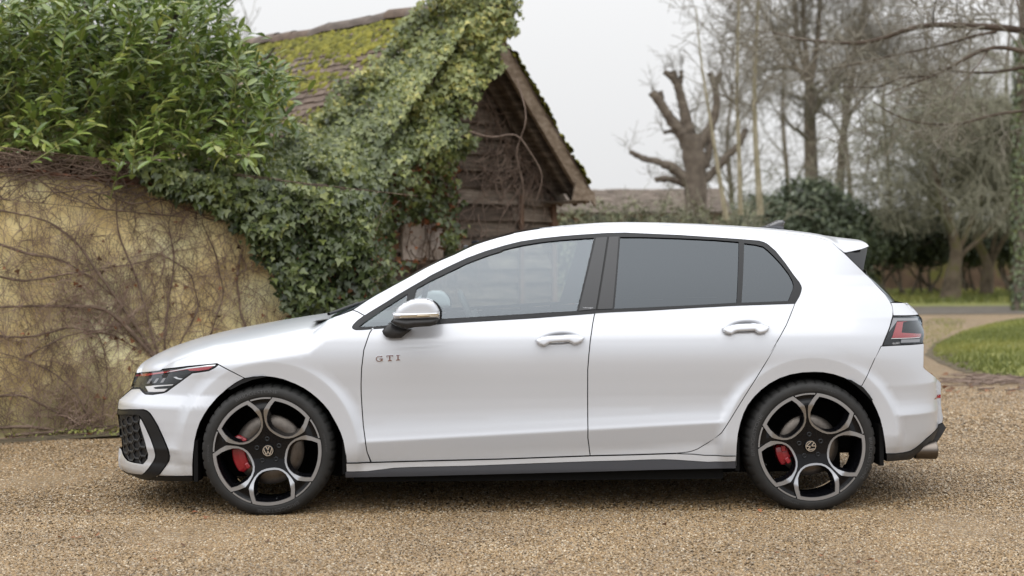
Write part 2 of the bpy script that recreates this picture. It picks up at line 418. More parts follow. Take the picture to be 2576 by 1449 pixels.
PAN = {
  'fender': [(0.5128, 0.8974), (0.4547, 0.8935), (0.4284, 0.8937), (0.4166, 0.8975), (0.4110, 0.9032), (0.4110, 0.9088), (0.4154, 0.9173), (0.4349, 0.9372), (0.4664, 0.9600), (0.4307, 0.9780), (0.4037, 0.9857), (0.3645, 0.9710), (0.3406, 0.9622), (0.3105, 0.9533), (0.2884, 0.9455), (0.2029, 0.8764), (0.0161, 0.8399), (-0.1530, 0.8096), (-0.2959, 0.7938), (-0.3355, 0.7831), (-0.4209, 0.7593), (-0.4992, 0.7294), (-0.5731, 0.6905), (-0.5727, 0.6896), (-0.4058, 0.7151), (-0.2930, 0.7280), (-0.2465, 0.7329), (-0.2383, 0.7292), (-0.2383, 0.7292), (-0.1716, 0.6971), (-0.1063, 0.6628), (-0.0632, 0.6707), (-0.0046, 0.6722), (0.0368, 0.6669), (0.0783, 0.6575), (0.1362, 0.6347), (0.1775, 0.6136), (0.2105, 0.5909), (0.2435, 0.5633), (0.2723, 0.5340), (0.2970, 0.5030), (0.3175, 0.4671), (0.3381, 0.4296), (0.3545, 0.3922), (0.3651, 0.3589), (0.3707, 0.3256), (0.3759, 0.2876), (0.3771, 0.2504), (0.3789, 0.3022), (0.3794, 0.2509), (0.4938, 0.2515), (0.4954, 0.2514), (0.4801, 0.2998), (0.4774, 0.3124), (0.4692, 0.3801), (0.4617, 0.4317), (0.4563, 0.5149), (0.4529, 0.5818), (0.4528, 0.6322), (0.4564, 0.7075), (0.4609, 0.7408), (0.4678, 0.7969), (0.4848, 0.8483), (0.4944, 0.8769), (0.5042, 0.8935), (0.5128, 0.8974)],
  'front_bumper': [(-0.2383, 0.7292), (-0.1716, 0.6971), (-0.1063, 0.6628), (-0.1096, 0.6632), (-0.1481, 0.6438), (-0.1911, 0.6144), (-0.2426, 0.5699), (-0.2799, 0.5270), (-0.3057, 0.4894), (-0.3277, 0.4515), (-0.3440, 0.4093), (-0.3573, 0.3585), (-0.3653, 0.2995), (-0.3722, 0.2388), (-0.3740, 0.1868), (-0.3734, 0.1848), (-0.5610, 0.1729), (-0.5175, 0.2273), (-0.4981, 0.2556), (-0.4934, 0.2773), (-0.4987, 0.3109), (-0.5227, 0.3591), (-0.5556, 0.4226), (-0.5791, 0.4568), (-0.6000, 0.4822), (-0.6179, 0.4929), (-0.6398, 0.4973), (-0.7223, 0.4902), (-0.8404, 0.4714), (-0.8371, 0.5009), (-0.8339, 0.5163), (-0.8330, 0.5216), (-0.7628, 0.5772), (-0.7090, 0.5881), (-0.6910, 0.5904), (-0.6671, 0.5776), (-0.6486, 0.5707), (-0.6399, 0.5690), (-0.5963, 0.5707), (-0.5399, 0.5806), (-0.5160, 0.5886), (-0.4851, 0.6102), (-0.4392, 0.6407), (-0.4092, 0.6619), (-0.3755, 0.6847), (-0.3275, 0.6918), (-0.2878, 0.6987), (-0.2560, 0.7141)],
  'bumper_trim': [(-0.8404, 0.4705), (-0.7223, 0.4896), (-0.6398, 0.4964), (-0.6197, 0.4919), (-0.6018, 0.4812), (-0.5809, 0.4558), (-0.5573, 0.4216), (-0.5244, 0.3585), (-0.5004, 0.3108), (-0.4950, 0.2772), (-0.4998, 0.2561), (-0.5192, 0.2280), (-0.5622, 0.1738), (-0.6064, 0.1525), (-0.6618, 0.1312), (-0.7315, 0.1256), (-0.7899, 0.1373), (-0.8176, 0.1562), (-0.8207, 0.1599), (-0.7271, 0.1625), (-0.6597, 0.1684), (-0.6372, 0.1840), (-0.6141, 0.2078), (-0.5857, 0.2460), (-0.5740, 0.2653), (-0.5714, 0.2808), (-0.5773, 0.3142), (-0.5989, 0.3627), (-0.6227, 0.4089), (-0.6474, 0.4489), (-0.6624, 0.4641), (-0.6817, 0.4683), (-0.7676, 0.4595), (-0.8412, 0.4450)],
  'grille': [(-0.8381, 0.4441), (-0.7676, 0.4583), (-0.6825, 0.4670), (-0.6639, 0.4630), (-0.6586, 0.4524), (-0.6623, 0.4295), (-0.6495, 0.3853), (-0.6282, 0.3273), (-0.6157, 0.2767), (-0.6203, 0.2565), (-0.6462, 0.2267), (-0.7099, 0.2256), (-0.7540, 0.2285), (-0.7806, 0.2402), (-0.8071, 0.2602), (-0.8230, 0.2788), (-0.8180, 0.2898), (-0.8257, 0.3518), (-0.8342, 0.4172)],
  'bumper_blade': [(-0.6579, 0.4540), (-0.6474, 0.4444), (-0.6222, 0.4029), (-0.5966, 0.3539), (-0.5768, 0.3083), (-0.5725, 0.2807), (-0.5751, 0.2652), (-0.5849, 0.2476), (-0.6141, 0.2093), (-0.6378, 0.1854), (-0.6591, 0.1703), (-0.7263, 0.1642), (-0.8207, 0.1608), (-0.8314, 0.1749), (-0.8350, 0.1827), (-0.8364, 0.2215), (-0.8349, 0.2525), (-0.8317, 0.2767), (-0.8246, 0.2726), (-0.8085, 0.2598), (-0.7805, 0.2396), (-0.7540, 0.2279), (-0.7098, 0.2251), (-0.6461, 0.2259), (-0.6192, 0.2556), (-0.6149, 0.2768), (-0.6271, 0.3275), (-0.6487, 0.3854), (-0.6623, 0.4280)],
  'front_lip': [(-0.5607, 0.1715), (-0.3750, 0.1835), (-0.3811, 0.1554), (-0.5494, 0.1449), (-0.6162, 0.1399), (-0.6569, 0.1321), (-0.6070, 0.1513)],
  'headlight': [(-0.7417, 0.6611), (-0.7346, 0.6604), (-0.5743, 0.6879), (-0.4056, 0.7142), (-0.2929, 0.7271), (-0.2481, 0.7312), (-0.2407, 0.7285), (-0.2567, 0.7154), (-0.2885, 0.7000), (-0.3276, 0.6931), (-0.3763, 0.6860), (-0.4099, 0.6632), (-0.4400, 0.6420), (-0.4859, 0.6115), (-0.5169, 0.5899), (-0.5399, 0.5819), (-0.5967, 0.5722), (-0.6404, 0.5702), (-0.6571, 0.5807), (-0.6877, 0.5939), (-0.7556, 0.5853), (-0.7633, 0.5992), (-0.7596, 0.6240), (-0.7506, 0.6417)],
  'hl_red': [(-0.7506, 0.6417), (-0.7417, 0.6505), (-0.5963, 0.6732), (-0.4846, 0.6932), (-0.4044, 0.7072), (-0.2923, 0.7206), (-0.2602, 0.7255), (-0.2738, 0.7145), (-0.2897, 0.7043), (-0.3424, 0.6963), (-0.3912, 0.6947), (-0.4035, 0.7008), (-0.4587, 0.6916), (-0.5268, 0.6771), (-0.5896, 0.6673), (-0.6627, 0.6515), (-0.7471, 0.6399)],
  'hl_white': [(-0.5282, 0.6817), (-0.4046, 0.7088), (-0.2926, 0.7248), (-0.2532, 0.7276), (-0.2600, 0.7229), (-0.2922, 0.7196), (-0.4039, 0.7040), (-0.4835, 0.6885), (-0.5268, 0.6771)],
  'hl_bar1': [(-0.6328, 0.6410), (-0.6167, 0.6436), (-0.6313, 0.6193), (-0.6493, 0.6170)],
  'hl_bar2': [(-0.5894, 0.6458), (-0.5735, 0.6482), (-0.5876, 0.6260), (-0.6042, 0.6235)],
  'hl_bar3': [(-0.5458, 0.6509), (-0.5303, 0.6534), (-0.5437, 0.6307), (-0.5609, 0.6285)],
  'hl_drl': [(-0.6546, 0.6034), (-0.5933, 0.6132), (-0.4815, 0.6255), (-0.4853, 0.6209), (-0.5668, 0.6105), (-0.6008, 0.6038), (-0.5868, 0.5966), (-0.5125, 0.6028), (-0.5321, 0.5884), (-0.5900, 0.5823), (-0.6298, 0.5806)],
  'hl_chrome': [(-0.4838, 0.6608), (-0.4636, 0.6629), (-0.4553, 0.6580), (-0.4281, 0.6558), (-0.4394, 0.6497), (-0.4628, 0.6520)],
  'front_door': [(0.4954, 0.2514), (0.4801, 0.2998), (0.4774, 0.3124), (0.4692, 0.3801), (0.4617, 0.4317), (0.4563, 0.5149), (0.4529, 0.5818), (0.4528, 0.6322), (0.4564, 0.7075), (0.4609, 0.7408), (0.4678, 0.7969), (0.4848, 0.8483), (0.4944, 0.8769), (0.5042, 0.8935), (0.5128, 0.8974), (0.5652, 0.9008), (0.8333, 0.9194), (1.0109, 0.9293), (1.2936, 0.9440), (1.5859, 0.9644), (1.5880, 0.9661), (1.5837, 0.9560), (1.5736, 0.9116), (1.5600, 0.8340), (1.5522, 0.7671), (1.5462, 0.6925), (1.5462, 0.6359), (1.5461, 0.5197), (1.5457, 0.3651), (1.5498, 0.3366), (1.5579, 0.2744), (1.1212, 0.2624), (0.7011, 0.2558), (0.4954, 0.2514)],
  'rear_door': [(1.5869, 0.9661), (1.8314, 0.9756), (2.0596, 0.9875), (2.2882, 0.9978), (2.5689, 1.0054), (2.5409, 0.9495), (2.5165, 0.9023), (2.4687, 0.8276), (2.4330, 0.7719), (2.4617, 0.8092), (2.4018, 0.7096), (2.3593, 0.6433), (2.3004, 0.5518), (2.2325, 0.4440), (2.1919, 0.3807), (2.1529, 0.3451), (2.1701, 0.3589), (2.1284, 0.3305), (2.0826, 0.3030), (2.0579, 0.2934), (2.0364, 0.2881), (2.0057, 0.2844), (1.9750, 0.2825), (1.9750, 0.2825), (1.7602, 0.2776), (1.5579, 0.2744), (1.5457, 0.3651), (1.5461, 0.5197), (1.5462, 0.6359), (1.5462, 0.6925), (1.5522, 0.7671), (1.5600, 0.8340), (1.5736, 0.9116), (1.5837, 0.9560), (1.5880, 0.9661)],
  'belt': [(0.5128, 0.8974), (0.5652, 0.9008), (0.8333, 0.9194), (1.0109, 0.9293), (1.2936, 0.9440), (1.5859, 0.9644), (1.5869, 0.9661), (1.8314, 0.9756), (2.0596, 0.9875), (2.2882, 0.9978), (2.5689, 1.0054)],
  'apill': [(0.3105, 0.9533), (0.3406, 0.9622), (0.3645, 0.9710), (0.4037, 0.9857), (0.4330, 1.0047), (0.4750, 1.0327), (0.5205, 1.0594), (0.5658, 1.0830), (0.6247, 1.1150), (0.6831, 1.1471), (0.6975, 1.1549), (0.7562, 1.1877), (0.8301, 1.2245), (0.9044, 1.2555), (0.9642, 1.2853), (1.0093, 1.3047), (1.0545, 1.3196), (1.1150, 1.3376), (1.1927, 1.3576), (1.1993, 1.3611), (1.2689, 1.3737), (1.3526, 1.3856), (1.4433, 1.3935)],
  'side_frame': [(0.4664, 0.9600), (0.4307, 0.9780), (0.4037, 0.9857), (0.4330, 1.0047), (0.4750, 1.0327), (0.5205, 1.0594), (0.5658, 1.0830), (0.6247, 1.1150), (0.6831, 1.1471), (0.6975, 1.1549), (0.7562, 1.1877), (0.8301, 1.2245), (0.9044, 1.2555), (0.9642, 1.2853), (1.0093, 1.3047), (1.0545, 1.3196), (1.1150, 1.3376), (1.1927, 1.3576), (1.1993, 1.3611), (1.2689, 1.3737), (1.3526, 1.3856), (1.4433, 1.3935), (1.5081, 1.3919), (1.6258, 1.3977), (1.7612, 1.4005), (1.9198, 1.3978), (2.0956, 1.3908), (2.2708, 1.3802), (2.4220, 1.3680), (2.5612, 1.3535), (2.6770, 1.3375), (2.7360, 1.3278), (2.7948, 1.3087), (2.8206, 1.2820), (2.8574, 1.2469), (2.9027, 1.2010), (2.9510, 1.1555), (2.9882, 1.1193), (3.0185, 1.0859), (3.0551, 1.0419), (3.0733, 1.0037), (3.0781, 0.9845), (3.0755, 0.9621), (3.0653, 0.9376), (3.0559, 0.9224), (3.0369, 0.8856), (3.0063, 0.8369), (2.9845, 0.7963), (2.9788, 0.7947), (2.9461, 0.7347), (2.9447, 0.7375), (2.9085, 0.6629), (2.8758, 0.6030), (2.8758, 0.6030), (2.8237, 0.6277), (2.7900, 0.6448), (2.7394, 0.6620), (2.6888, 0.6716), (2.6466, 0.6737), (2.5876, 0.6717), (2.5285, 0.6623), (2.4778, 0.6460), (2.4273, 0.6197), (2.3851, 0.5883), (2.3514, 0.5552), (2.3218, 0.5179), (2.3007, 0.4762), (2.2837, 0.4262), (2.2725, 0.3762), (2.2669, 0.3174), (2.2666, 0.2659), (2.2673, 0.2142), (2.2621, 0.2695), (2.2172, 0.2700), (2.1131, 0.2721), (2.0578, 0.2781), (1.9750, 0.2810), (1.9750, 0.2825), (2.0057, 0.2844), (2.0364, 0.2881), (2.0579, 0.2934), (2.0826, 0.3030), (2.1284, 0.3305), (2.1701, 0.3589), (2.1529, 0.3451), (2.1919, 0.3807), (2.2325, 0.4440), (2.3004, 0.5518), (2.3593, 0.6433), (2.4018, 0.7096), (2.4617, 0.8092), (2.4330, 0.7719), (2.4687, 0.8276), (2.5165, 0.9023), (2.5409, 0.9495), (2.5689, 1.0054), (2.5688, 1.0043), (2.5925, 1.0391), (2.6036, 1.0616), (2.6084, 1.0786), (2.6069, 1.0911), (2.6001, 1.1071), (2.5732, 1.1472), (2.5399, 1.2049), (2.5010, 1.2632), (2.4650, 1.2985), (2.4486, 1.3074), (2.4262, 1.3146), (2.3337, 1.3228), (2.2062, 1.3325), (2.0320, 1.3453), (1.8571, 1.3541), (1.7576, 1.3592), (1.6739, 1.3579), (1.6670, 1.3580), (1.5452, 1.3510), (1.4410, 1.3435), (1.3369, 1.3329), (1.2330, 1.3179), (1.1918, 1.3082), (1.1446, 1.2963), (1.0543, 1.2696), (0.9644, 1.2371), (0.8751, 1.1959), (0.7865, 1.1520), (0.7592, 1.1348), (0.6902, 1.0956), (0.6262, 1.0580), (0.5681, 1.0219), (0.5099, 0.9873), (0.4664, 0.9600)],
  'sill': [(0.3793, 0.2496), (0.4953, 0.2499), (0.7011, 0.2542), (1.1212, 0.2609), (1.5579, 0.2729), (1.7602, 0.2761), (1.9750, 0.2810), (2.0578, 0.2775), (2.1131, 0.2715), (2.2172, 0.2694), (2.2622, 0.2689), (2.2614, 0.2443), (2.1282, 0.2405), (2.0668, 0.2450), (1.9748, 0.2519), (1.9134, 0.2549), (1.8520, 0.2545), (1.7294, 0.2509), (1.5455, 0.2479), (0.9450, 0.2311), (0.7008, 0.2280), (0.6093, 0.2249), (0.5483, 0.2178), (0.4782, 0.2098), (0.3797, 0.2093)],
  'sill_skirt': [(0.3757, 0.2077), (0.4782, 0.2089), (0.5483, 0.2169), (0.6093, 0.2240), (0.7008, 0.2271), (0.9450, 0.2302), (1.5455, 0.2470), (1.7294, 0.2500), (1.8520, 0.2535), (1.9134, 0.2539), (1.9748, 0.2510), (2.0668, 0.2440), (2.1282, 0.2395), (2.2596, 0.2428), (2.2624, 0.2103), (1.8517, 0.2048), (1.5452, 0.1983), (0.7004, 0.1838), (0.3741, 0.1806)],
  'trim': [(0.4547, 0.8935), (0.4284, 0.8937), (0.4166, 0.8975), (0.4110, 0.9032), (0.4110, 0.9088), (0.4154, 0.9173), (0.4349, 0.9372), (0.4664, 0.9600), (0.5099, 0.9873), (0.5681, 1.0219), (0.6262, 1.0580), (0.6902, 1.0956), (0.7592, 1.1348), (0.7865, 1.1520), (0.8751, 1.1959), (0.9644, 1.2371), (1.0543, 1.2696), (1.1446, 1.2963), (1.1918, 1.3082), (1.2330, 1.3179), (1.3369, 1.3329), (1.4410, 1.3435), (1.5452, 1.3510), (1.6670, 1.3580), (1.6739, 1.3579), (1.7576, 1.3592), (1.8571, 1.3541), (2.0320, 1.3453), (2.2062, 1.3325), (2.3337, 1.3228), (2.4262, 1.3146), (2.4486, 1.3074), (2.4650, 1.2985), (2.5010, 1.2632), (2.5399, 1.2049), (2.5732, 1.1472), (2.6001, 1.1071), (2.6069, 1.0911), (2.6084, 1.0786), (2.6036, 1.0616), (2.5925, 1.0391), (2.5688, 1.0043), (2.5689, 1.0054), (2.2882, 0.9978), (2.0596, 0.9875), (1.8314, 0.9756), (1.5869, 0.9661), (1.5859, 0.9644), (1.2936, 0.9440), (1.0109, 0.9293), (0.8333, 0.9194), (0.5652, 0.9008), (0.5128, 0.8974)],
  'quarter_glass': [(0.4414, 0.9065), (0.4595, 0.9224), (0.5111, 0.9586), (0.5688, 0.9973), (0.6267, 1.0332), (0.6746, 1.0635), (0.6552, 0.9188), (0.5766, 0.9125), (0.5067, 0.9078)],
  'front_glass': [(0.7181, 1.0886), (0.7869, 1.1266), (0.8754, 1.1683), (0.9645, 1.2111), (1.0541, 1.2450), (1.1443, 1.2730), (1.1290, 1.2738), (1.2325, 1.2981), (1.3363, 1.3148), (1.4402, 1.3253), (1.5442, 1.3317), (1.5990, 1.3345), (1.4986, 0.9753), (1.3607, 0.9696), (1.1241, 0.9563), (0.8416, 0.9426), (0.6725, 0.9332), (0.6907, 0.9701)],
  'pillar_front': [(1.6088, 1.3366), (1.6668, 1.3401), (1.5914, 0.9833), (1.5064, 0.9759)],
  'pillar_rear': [(1.6728, 1.3407), (1.7248, 1.3418), (1.6739, 0.9848), (1.5958, 0.9826)],
  'rear_glass': [(1.7319, 1.3382), (1.8557, 1.3369), (2.0304, 1.3300), (2.2048, 1.3207), (2.3239, 1.3099), (2.2824, 1.0102), (2.0603, 0.9993), (1.8321, 0.9902), (1.6824, 0.9850)],
  'rear_quarter_glass': [(2.3499, 1.3032), (2.4051, 1.2959), (2.4435, 1.2859), (2.4636, 1.2678), (2.4937, 1.2345), (2.5233, 1.1966), (2.5521, 1.1521), (2.5673, 1.1161), (2.5707, 1.0959), (2.5664, 1.0757), (2.5364, 1.0170), (2.3061, 1.0099)],
  'tail_light': [(3.0691, 0.9379), (3.2755, 0.9299), (3.2898, 0.9150), (3.2950, 0.8943), (3.2727, 0.8430), (3.2537, 0.8145), (3.2390, 0.7971), (3.1840, 0.7968), (3.0615, 0.7975), (2.9867, 0.7973), (3.0080, 0.8368), (3.0387, 0.8856), (3.0578, 0.9224)],
  'tl_red': [(3.0883, 0.9094), (3.1594, 0.9081), (3.1267, 0.9050), (3.1055, 0.8560), (3.2445, 0.8431), (3.2342, 0.8263), (3.0440, 0.8320), (3.0598, 0.8601)],
  'tl_window': [(3.1588, 0.9061), (3.2411, 0.8935), (3.2079, 0.8483), (3.1089, 0.8571), (3.1301, 0.9048)],
  'tl_silver': [(3.0700, 0.9275), (3.2720, 0.9183), (3.2524, 0.9076), (3.0924, 0.9138), (3.0301, 0.8598), (3.0605, 0.9110)],
  'tl_line': [(3.0416, 0.8314), (3.2255, 0.8275), (3.2239, 0.8246), (3.0407, 0.8284)],
  'tl_bar': [(3.0990, 0.8233), (3.2243, 0.8190), (3.2194, 0.8047), (3.0942, 0.8075)],
  'tailgate_upper': [(3.0754, 1.0021), (3.2132, 0.9960), (3.2371, 0.9763), (3.2635, 0.9470), (3.2730, 0.9321), (3.0697, 0.9394), (3.0742, 0.9622), (3.0775, 0.9845)],
  'rear_bumper': [(2.9793, 0.7942), (3.0613, 0.7957), (3.1838, 0.7950), (3.2391, 0.7953), (3.2498, 0.7929), (3.2388, 0.7450), (3.2291, 0.6825), (3.2378, 0.6715), (3.2957, 0.6373), (3.3646, 0.6036), (3.3837, 0.5841), (3.3851, 0.5600), (3.3841, 0.5321), (3.3846, 0.5003), (3.3844, 0.4720), (3.3895, 0.4331), (3.3947, 0.4083), (3.3928, 0.3941), (3.3892, 0.3793), (3.2493, 0.3216), (3.1901, 0.2835), (3.1533, 0.2675), (3.1071, 0.2631), (3.0088, 0.2681), (3.0050, 0.2710), (2.9916, 0.3417), (2.9824, 0.3926), (2.9693, 0.4433), (2.9519, 0.4858), (2.9257, 0.5367), (2.8997, 0.5792), (2.8758, 0.6013), (2.9084, 0.6613), (2.9446, 0.7358)],
  'reflector': [(3.3805, 0.5250), (3.3298, 0.5190), (3.3062, 0.5128), (3.3811, 0.5066)],
  'rear_skirt': [(3.3909, 0.3786), (3.4068, 0.3534), (3.3870, 0.3200), (3.3583, 0.2778), (3.3226, 0.2410), (3.2833, 0.2130), (3.2548, 0.2009), (3.1121, 0.2216), (3.0174, 0.2264), (3.0097, 0.2670), (3.1081, 0.2619), (3.1544, 0.2662), (3.1919, 0.2821), (3.2511, 0.3202)],
  'spoiler_winglet': [(2.8592, 1.2469), (3.0029, 1.2864), (3.0014, 1.2725), (2.9901, 1.2461), (2.9700, 1.2042), (2.9516, 1.1586), (2.9029, 1.2020)],
  'rearglass_near': [(2.9510, 1.1555), (2.9882, 1.1193), (3.0185, 1.0859), (3.0551, 1.0419), (3.0737, 1.0047)],
  'rearglass_out': [(3.0016, 1.2024), (3.0677, 1.1400), (3.1313, 1.0867), (3.1683, 1.0467), (3.2095, 1.0003)],
  'spoiler_edge': [(2.7948, 1.3087), (2.8206, 1.2820), (2.8576, 1.2480), (3.0032, 1.2874), (3.0124, 1.2992), (2.9997, 1.3140), (2.9424, 1.3105)],
  'roofsil': [(1.2010, 1.3683), (1.2080, 1.3721), (1.2818, 1.3853), (1.3704, 1.3977), (1.4664, 1.4082), (1.5403, 1.4152), (1.6142, 1.4199), (1.6881, 1.4232), (1.8030, 1.4247), (1.8035, 1.4243), (1.9719, 1.4215), (2.1592, 1.4148), (2.3466, 1.4043), (2.5092, 1.3922), (2.6593, 1.3776), (2.8471, 1.3528), (2.9723, 1.3333), (3.0475, 1.3191)],
  'bonnetsil': [(-0.8409, 0.6329), (-0.8083, 0.6626), (-0.7783, 0.6886), (-0.7409, 0.7145), (-0.7035, 0.7367), (-0.6586, 0.7580), (-0.6100, 0.7790), (-0.5651, 0.7944), (-0.5091, 0.8127), (-0.4530, 0.8285), (-0.3782, 0.8467), (-0.3035, 0.8630), (-0.2246, 0.8774), (-0.1025, 0.8985), (0.0379, 0.9210), (0.1315, 0.9344)],
  'arch_lip_front': [(-0.1911, 0.6119), (-0.1395, 0.6480), (-0.1096, 0.6623), (-0.0631, 0.6724), (-0.0212, 0.6756), (-0.0030, 0.6705), (-0.0634, 0.6590), (-0.1228, 0.6372), (-0.1740, 0.6103)],
  'arch_lip_rear': [(2.8026, 0.6388), (2.8236, 0.6345), (2.8826, 0.5979), (2.9127, 0.5622), (2.9300, 0.5367), (2.9241, 0.5325), (2.8915, 0.5666), (2.8491, 0.6048)],
  'mirror_cap': [(0.6142, 0.9791), (0.6350, 1.0000), (0.6608, 1.0208), (0.6933, 1.0368), (0.7227, 1.0448), (0.7523, 1.0459), (0.7786, 1.0438), (0.8050, 1.0329), (0.8233, 1.0149), (0.8349, 0.9921), (0.8373, 0.9840), (0.7401, 0.9815)],
  'mirror_low': [(0.6212, 0.9548), (0.6424, 0.9541), (0.8352, 0.9582), (0.8337, 0.9405), (0.8191, 0.9213), (0.7899, 0.9135), (0.7182, 0.9099), (0.6825, 0.9015), (0.6432, 0.9129), (0.6168, 0.9275), (0.6052, 0.9372)],
  'mirror_ind': [(0.6552, 0.9691), (0.8351, 0.9753), (0.8352, 0.9615), (0.7404, 0.9573), (0.6473, 0.9553), (0.6504, 0.9643)],
  'mirror_band': [(0.6142, 0.9784), (0.7401, 0.9808), (0.8373, 0.9840), (0.8368, 0.9582), (0.7404, 0.9553), (0.6228, 0.9539)],
  'mirror_arm': [(0.5962, 0.9295), (0.6364, 0.9081), (0.6764, 0.8965), (0.6995, 0.8947), (0.6505, 0.8553), (0.6043, 0.8537), (0.5778, 0.8597), (0.5644, 0.8728), (0.5581, 0.8891), (0.5735, 0.9085)],
  'mirror_glass': [(0.8050, 1.0345), (0.8249, 1.0214), (0.8415, 0.9986), (0.8465, 0.9856), (0.8457, 0.9533), (0.8386, 0.9341), (0.8289, 0.9245), (0.8385, 0.9598), (0.8383, 0.9857), (0.8233, 1.0149)],
  'handle_f': [(1.2954, 0.8408), (1.3008, 0.8260), (1.3119, 0.8148), (1.3324, 0.8091), (1.3437, 0.8118), (1.3625, 0.8237), (1.4074, 0.8271), (1.4542, 0.8295), (1.4691, 0.8229), (1.4783, 0.8154), (1.5008, 0.8199), (1.5197, 0.8281), (1.5293, 0.8428), (1.5305, 0.8530), (1.4980, 0.8634), (1.4643, 0.8645), (1.3518, 0.8589), (1.3181, 0.8536)],
  'handle_r': [(2.2000, 0.8888), (2.2048, 0.8749), (2.2182, 0.8637), (2.2432, 0.8580), (2.2580, 0.8690), (2.2752, 0.8733), (2.3545, 0.8766), (2.3705, 0.8638), (2.3817, 0.8615), (2.4103, 0.8679), (2.4255, 0.8817), (2.4306, 0.8955), (2.3965, 0.9079), (2.3573, 0.9126), (2.2664, 0.9077), (2.2262, 0.8997)],
  'antenna': [(2.5358, 1.3950), (2.5831, 1.4060), (2.6172, 1.4209), (2.6476, 1.4358), (2.6627, 1.4376), (2.6797, 1.4368), (2.6910, 1.4262), (2.6814, 1.4017), (2.6851, 1.3828)],
  'gti': [(0.5248, 0.7403), (0.6410, 0.7461), (0.5249, 0.7652), (0.6411, 0.7710)],
  'cal_f': [(-0.0001, 0.3052), (-0.0184, 0.5348)],
  'exhaust': [(3.3326, 0.2967), (3.3412, 0.2688), (3.3374, 0.2236), (3.2465, 0.2157), (3.3274, 0.2950)],
  'swage': [(0.5814, 0.7939), (0.6345, 0.7998), (0.7341, 0.8050), (0.8006, 0.8088), (0.8704, 0.8123)],
  'shut': [(-0.5731, 0.6905), (-0.4992, 0.7294), (-0.4209, 0.7593), (-0.3355, 0.7831), (-0.2959, 0.7938), (-0.1530, 0.8096), (0.0161, 0.8399), (0.2029, 0.8764), (0.2884, 0.9455)],
  'rail': [(1.4433, 1.3935), (1.5081, 1.3919), (1.6258, 1.3977), (1.7612, 1.4005), (1.9198, 1.3978), (2.0956, 1.3908), (2.2708, 1.3802), (2.4220, 1.3680), (2.5612, 1.3535), (2.6770, 1.3375), (2.7360, 1.3278), (2.7948, 1.3087)],
  'apill_ws': [(0.3105, 0.9533), (0.3406, 0.9622), (0.3645, 0.9710), (0.4037, 0.9857), (0.4330, 1.0047), (0.4750, 1.0327), (0.5205, 1.0594), (0.5658, 1.0830), (0.6247, 1.1150), (0.6831, 1.1471), (0.6975, 1.1549), (0.7562, 1.1877), (0.8301, 1.2245), (0.9044, 1.2555), (0.9642, 1.2853), (1.0093, 1.3047), (1.0545, 1.3196), (1.1150, 1.3376), (1.1927, 1.3576), (1.1993, 1.3611), (1.2689, 1.3737), (1.3526, 1.3856), (1.4433, 1.3935)],
}
# ------------------------------------------------------------------ setting: ground
def adopt(o, parent):
    """parent an object whose mesh is in world coordinates"""
    o.parent = parent; o.matrix_parent_inverse = Matrix.Translation(-Vector(parent.location)); return o
def gravel_material():
    m, t, b = nt('gravel')
    tc = t.nodes.new('ShaderNodeTexCoord')
    vo = N(t, 'ShaderNodeTexVoronoi', i_Scale=85.0, i_Randomness=1.0); t.links.new(tc.outputs['Object'], vo.inputs['Vector'])
    sep = t.nodes.new('ShaderNodeSeparateColor'); t.links.new(vo.outputs['Color'], sep.inputs[0])
    r = ramp(t, sep.outputs[0], GRAVEL_STOPS)
    n = N(t, 'ShaderNodeTexNoise', i_Scale=0.9, i_Detail=6.0, i_Roughness=0.6); t.links.new(tc.outputs['Object'], n.inputs['Vector'])
    r2 = ramp(t, n.outputs['Fac'], [(0.3, (0.62, 0.61, 0.58)), (0.7, (0.85, 0.83, 0.79))])
    mx = N(t, 'ShaderNodeMix', data_type='RGBA', blend_type='MULTIPLY'); mx.inputs[0].default_value = 1.0
    t.links.new(r.outputs[0], mx.inputs[6]); t.links.new(r2.outputs[0], mx.inputs[7]); t.links.new(mx.outputs[2], b.inputs['Base Color'])
    bp = N(t, 'ShaderNodeBump', i_Strength=0.9, i_Distance=0.006, invert=True); t.links.new(vo.outputs['Distance'], bp.inputs['Height']); t.links.new(bp.outputs[0], b.inputs['Normal'])
    b.inputs['Roughness'].default_value = 0.75
    return m
GRAVEL_STOPS = [(0.0, (0.089, 0.062, 0.036)), (0.15, (0.158, 0.105, 0.049)), (0.38, (0.265, 0.171, 0.076)), (0.55, (0.220, 0.152, 0.089)), (0.72, (0.332, 0.233, 0.120)), (0.86, (0.206, 0.175, 0.140)), (0.95, (0.411, 0.332, 0.227)), (1.0, (0.543, 0.479, 0.379))]
GM = gravel_material()
xs = np.concatenate([np.linspace(-420, -9, 10), np.linspace(-8, 8, 60), np.linspace(9, 420, 10)])
ys = np.concatenate([np.linspace(-200, 4, 6), np.linspace(5, 16, 60), np.linspace(18, 800, 14)])
gx, gy = np.meshgrid(xs, ys, indexing='ij')
near = np.exp(-((gx / 7) ** 2)) * np.exp(-(((gy - 10) / 5) ** 2))
gz = near * (0.008 * np.sin(gx * 2.1 + 1) * np.sin(gy * 1.7) + 0.006 * np.sin(gx * 5.3) * np.cos(gy * 4.1 + 2)) - 0.006 * near
I = np.arange(gx.size).reshape(gx.shape)
Q = np.stack([I[:-1, :-1].ravel(), I[1:, :-1].ravel(), I[1:, 1:].ravel(), I[:-1, 1:].ravel()], axis=1)
ground = obj('gravel_ground', mk('gravel_ground', np.stack([gx.ravel(), gy.ravel(), gz.ravel()], axis=1), Q, True), GM)
tag(ground, kind='structure')

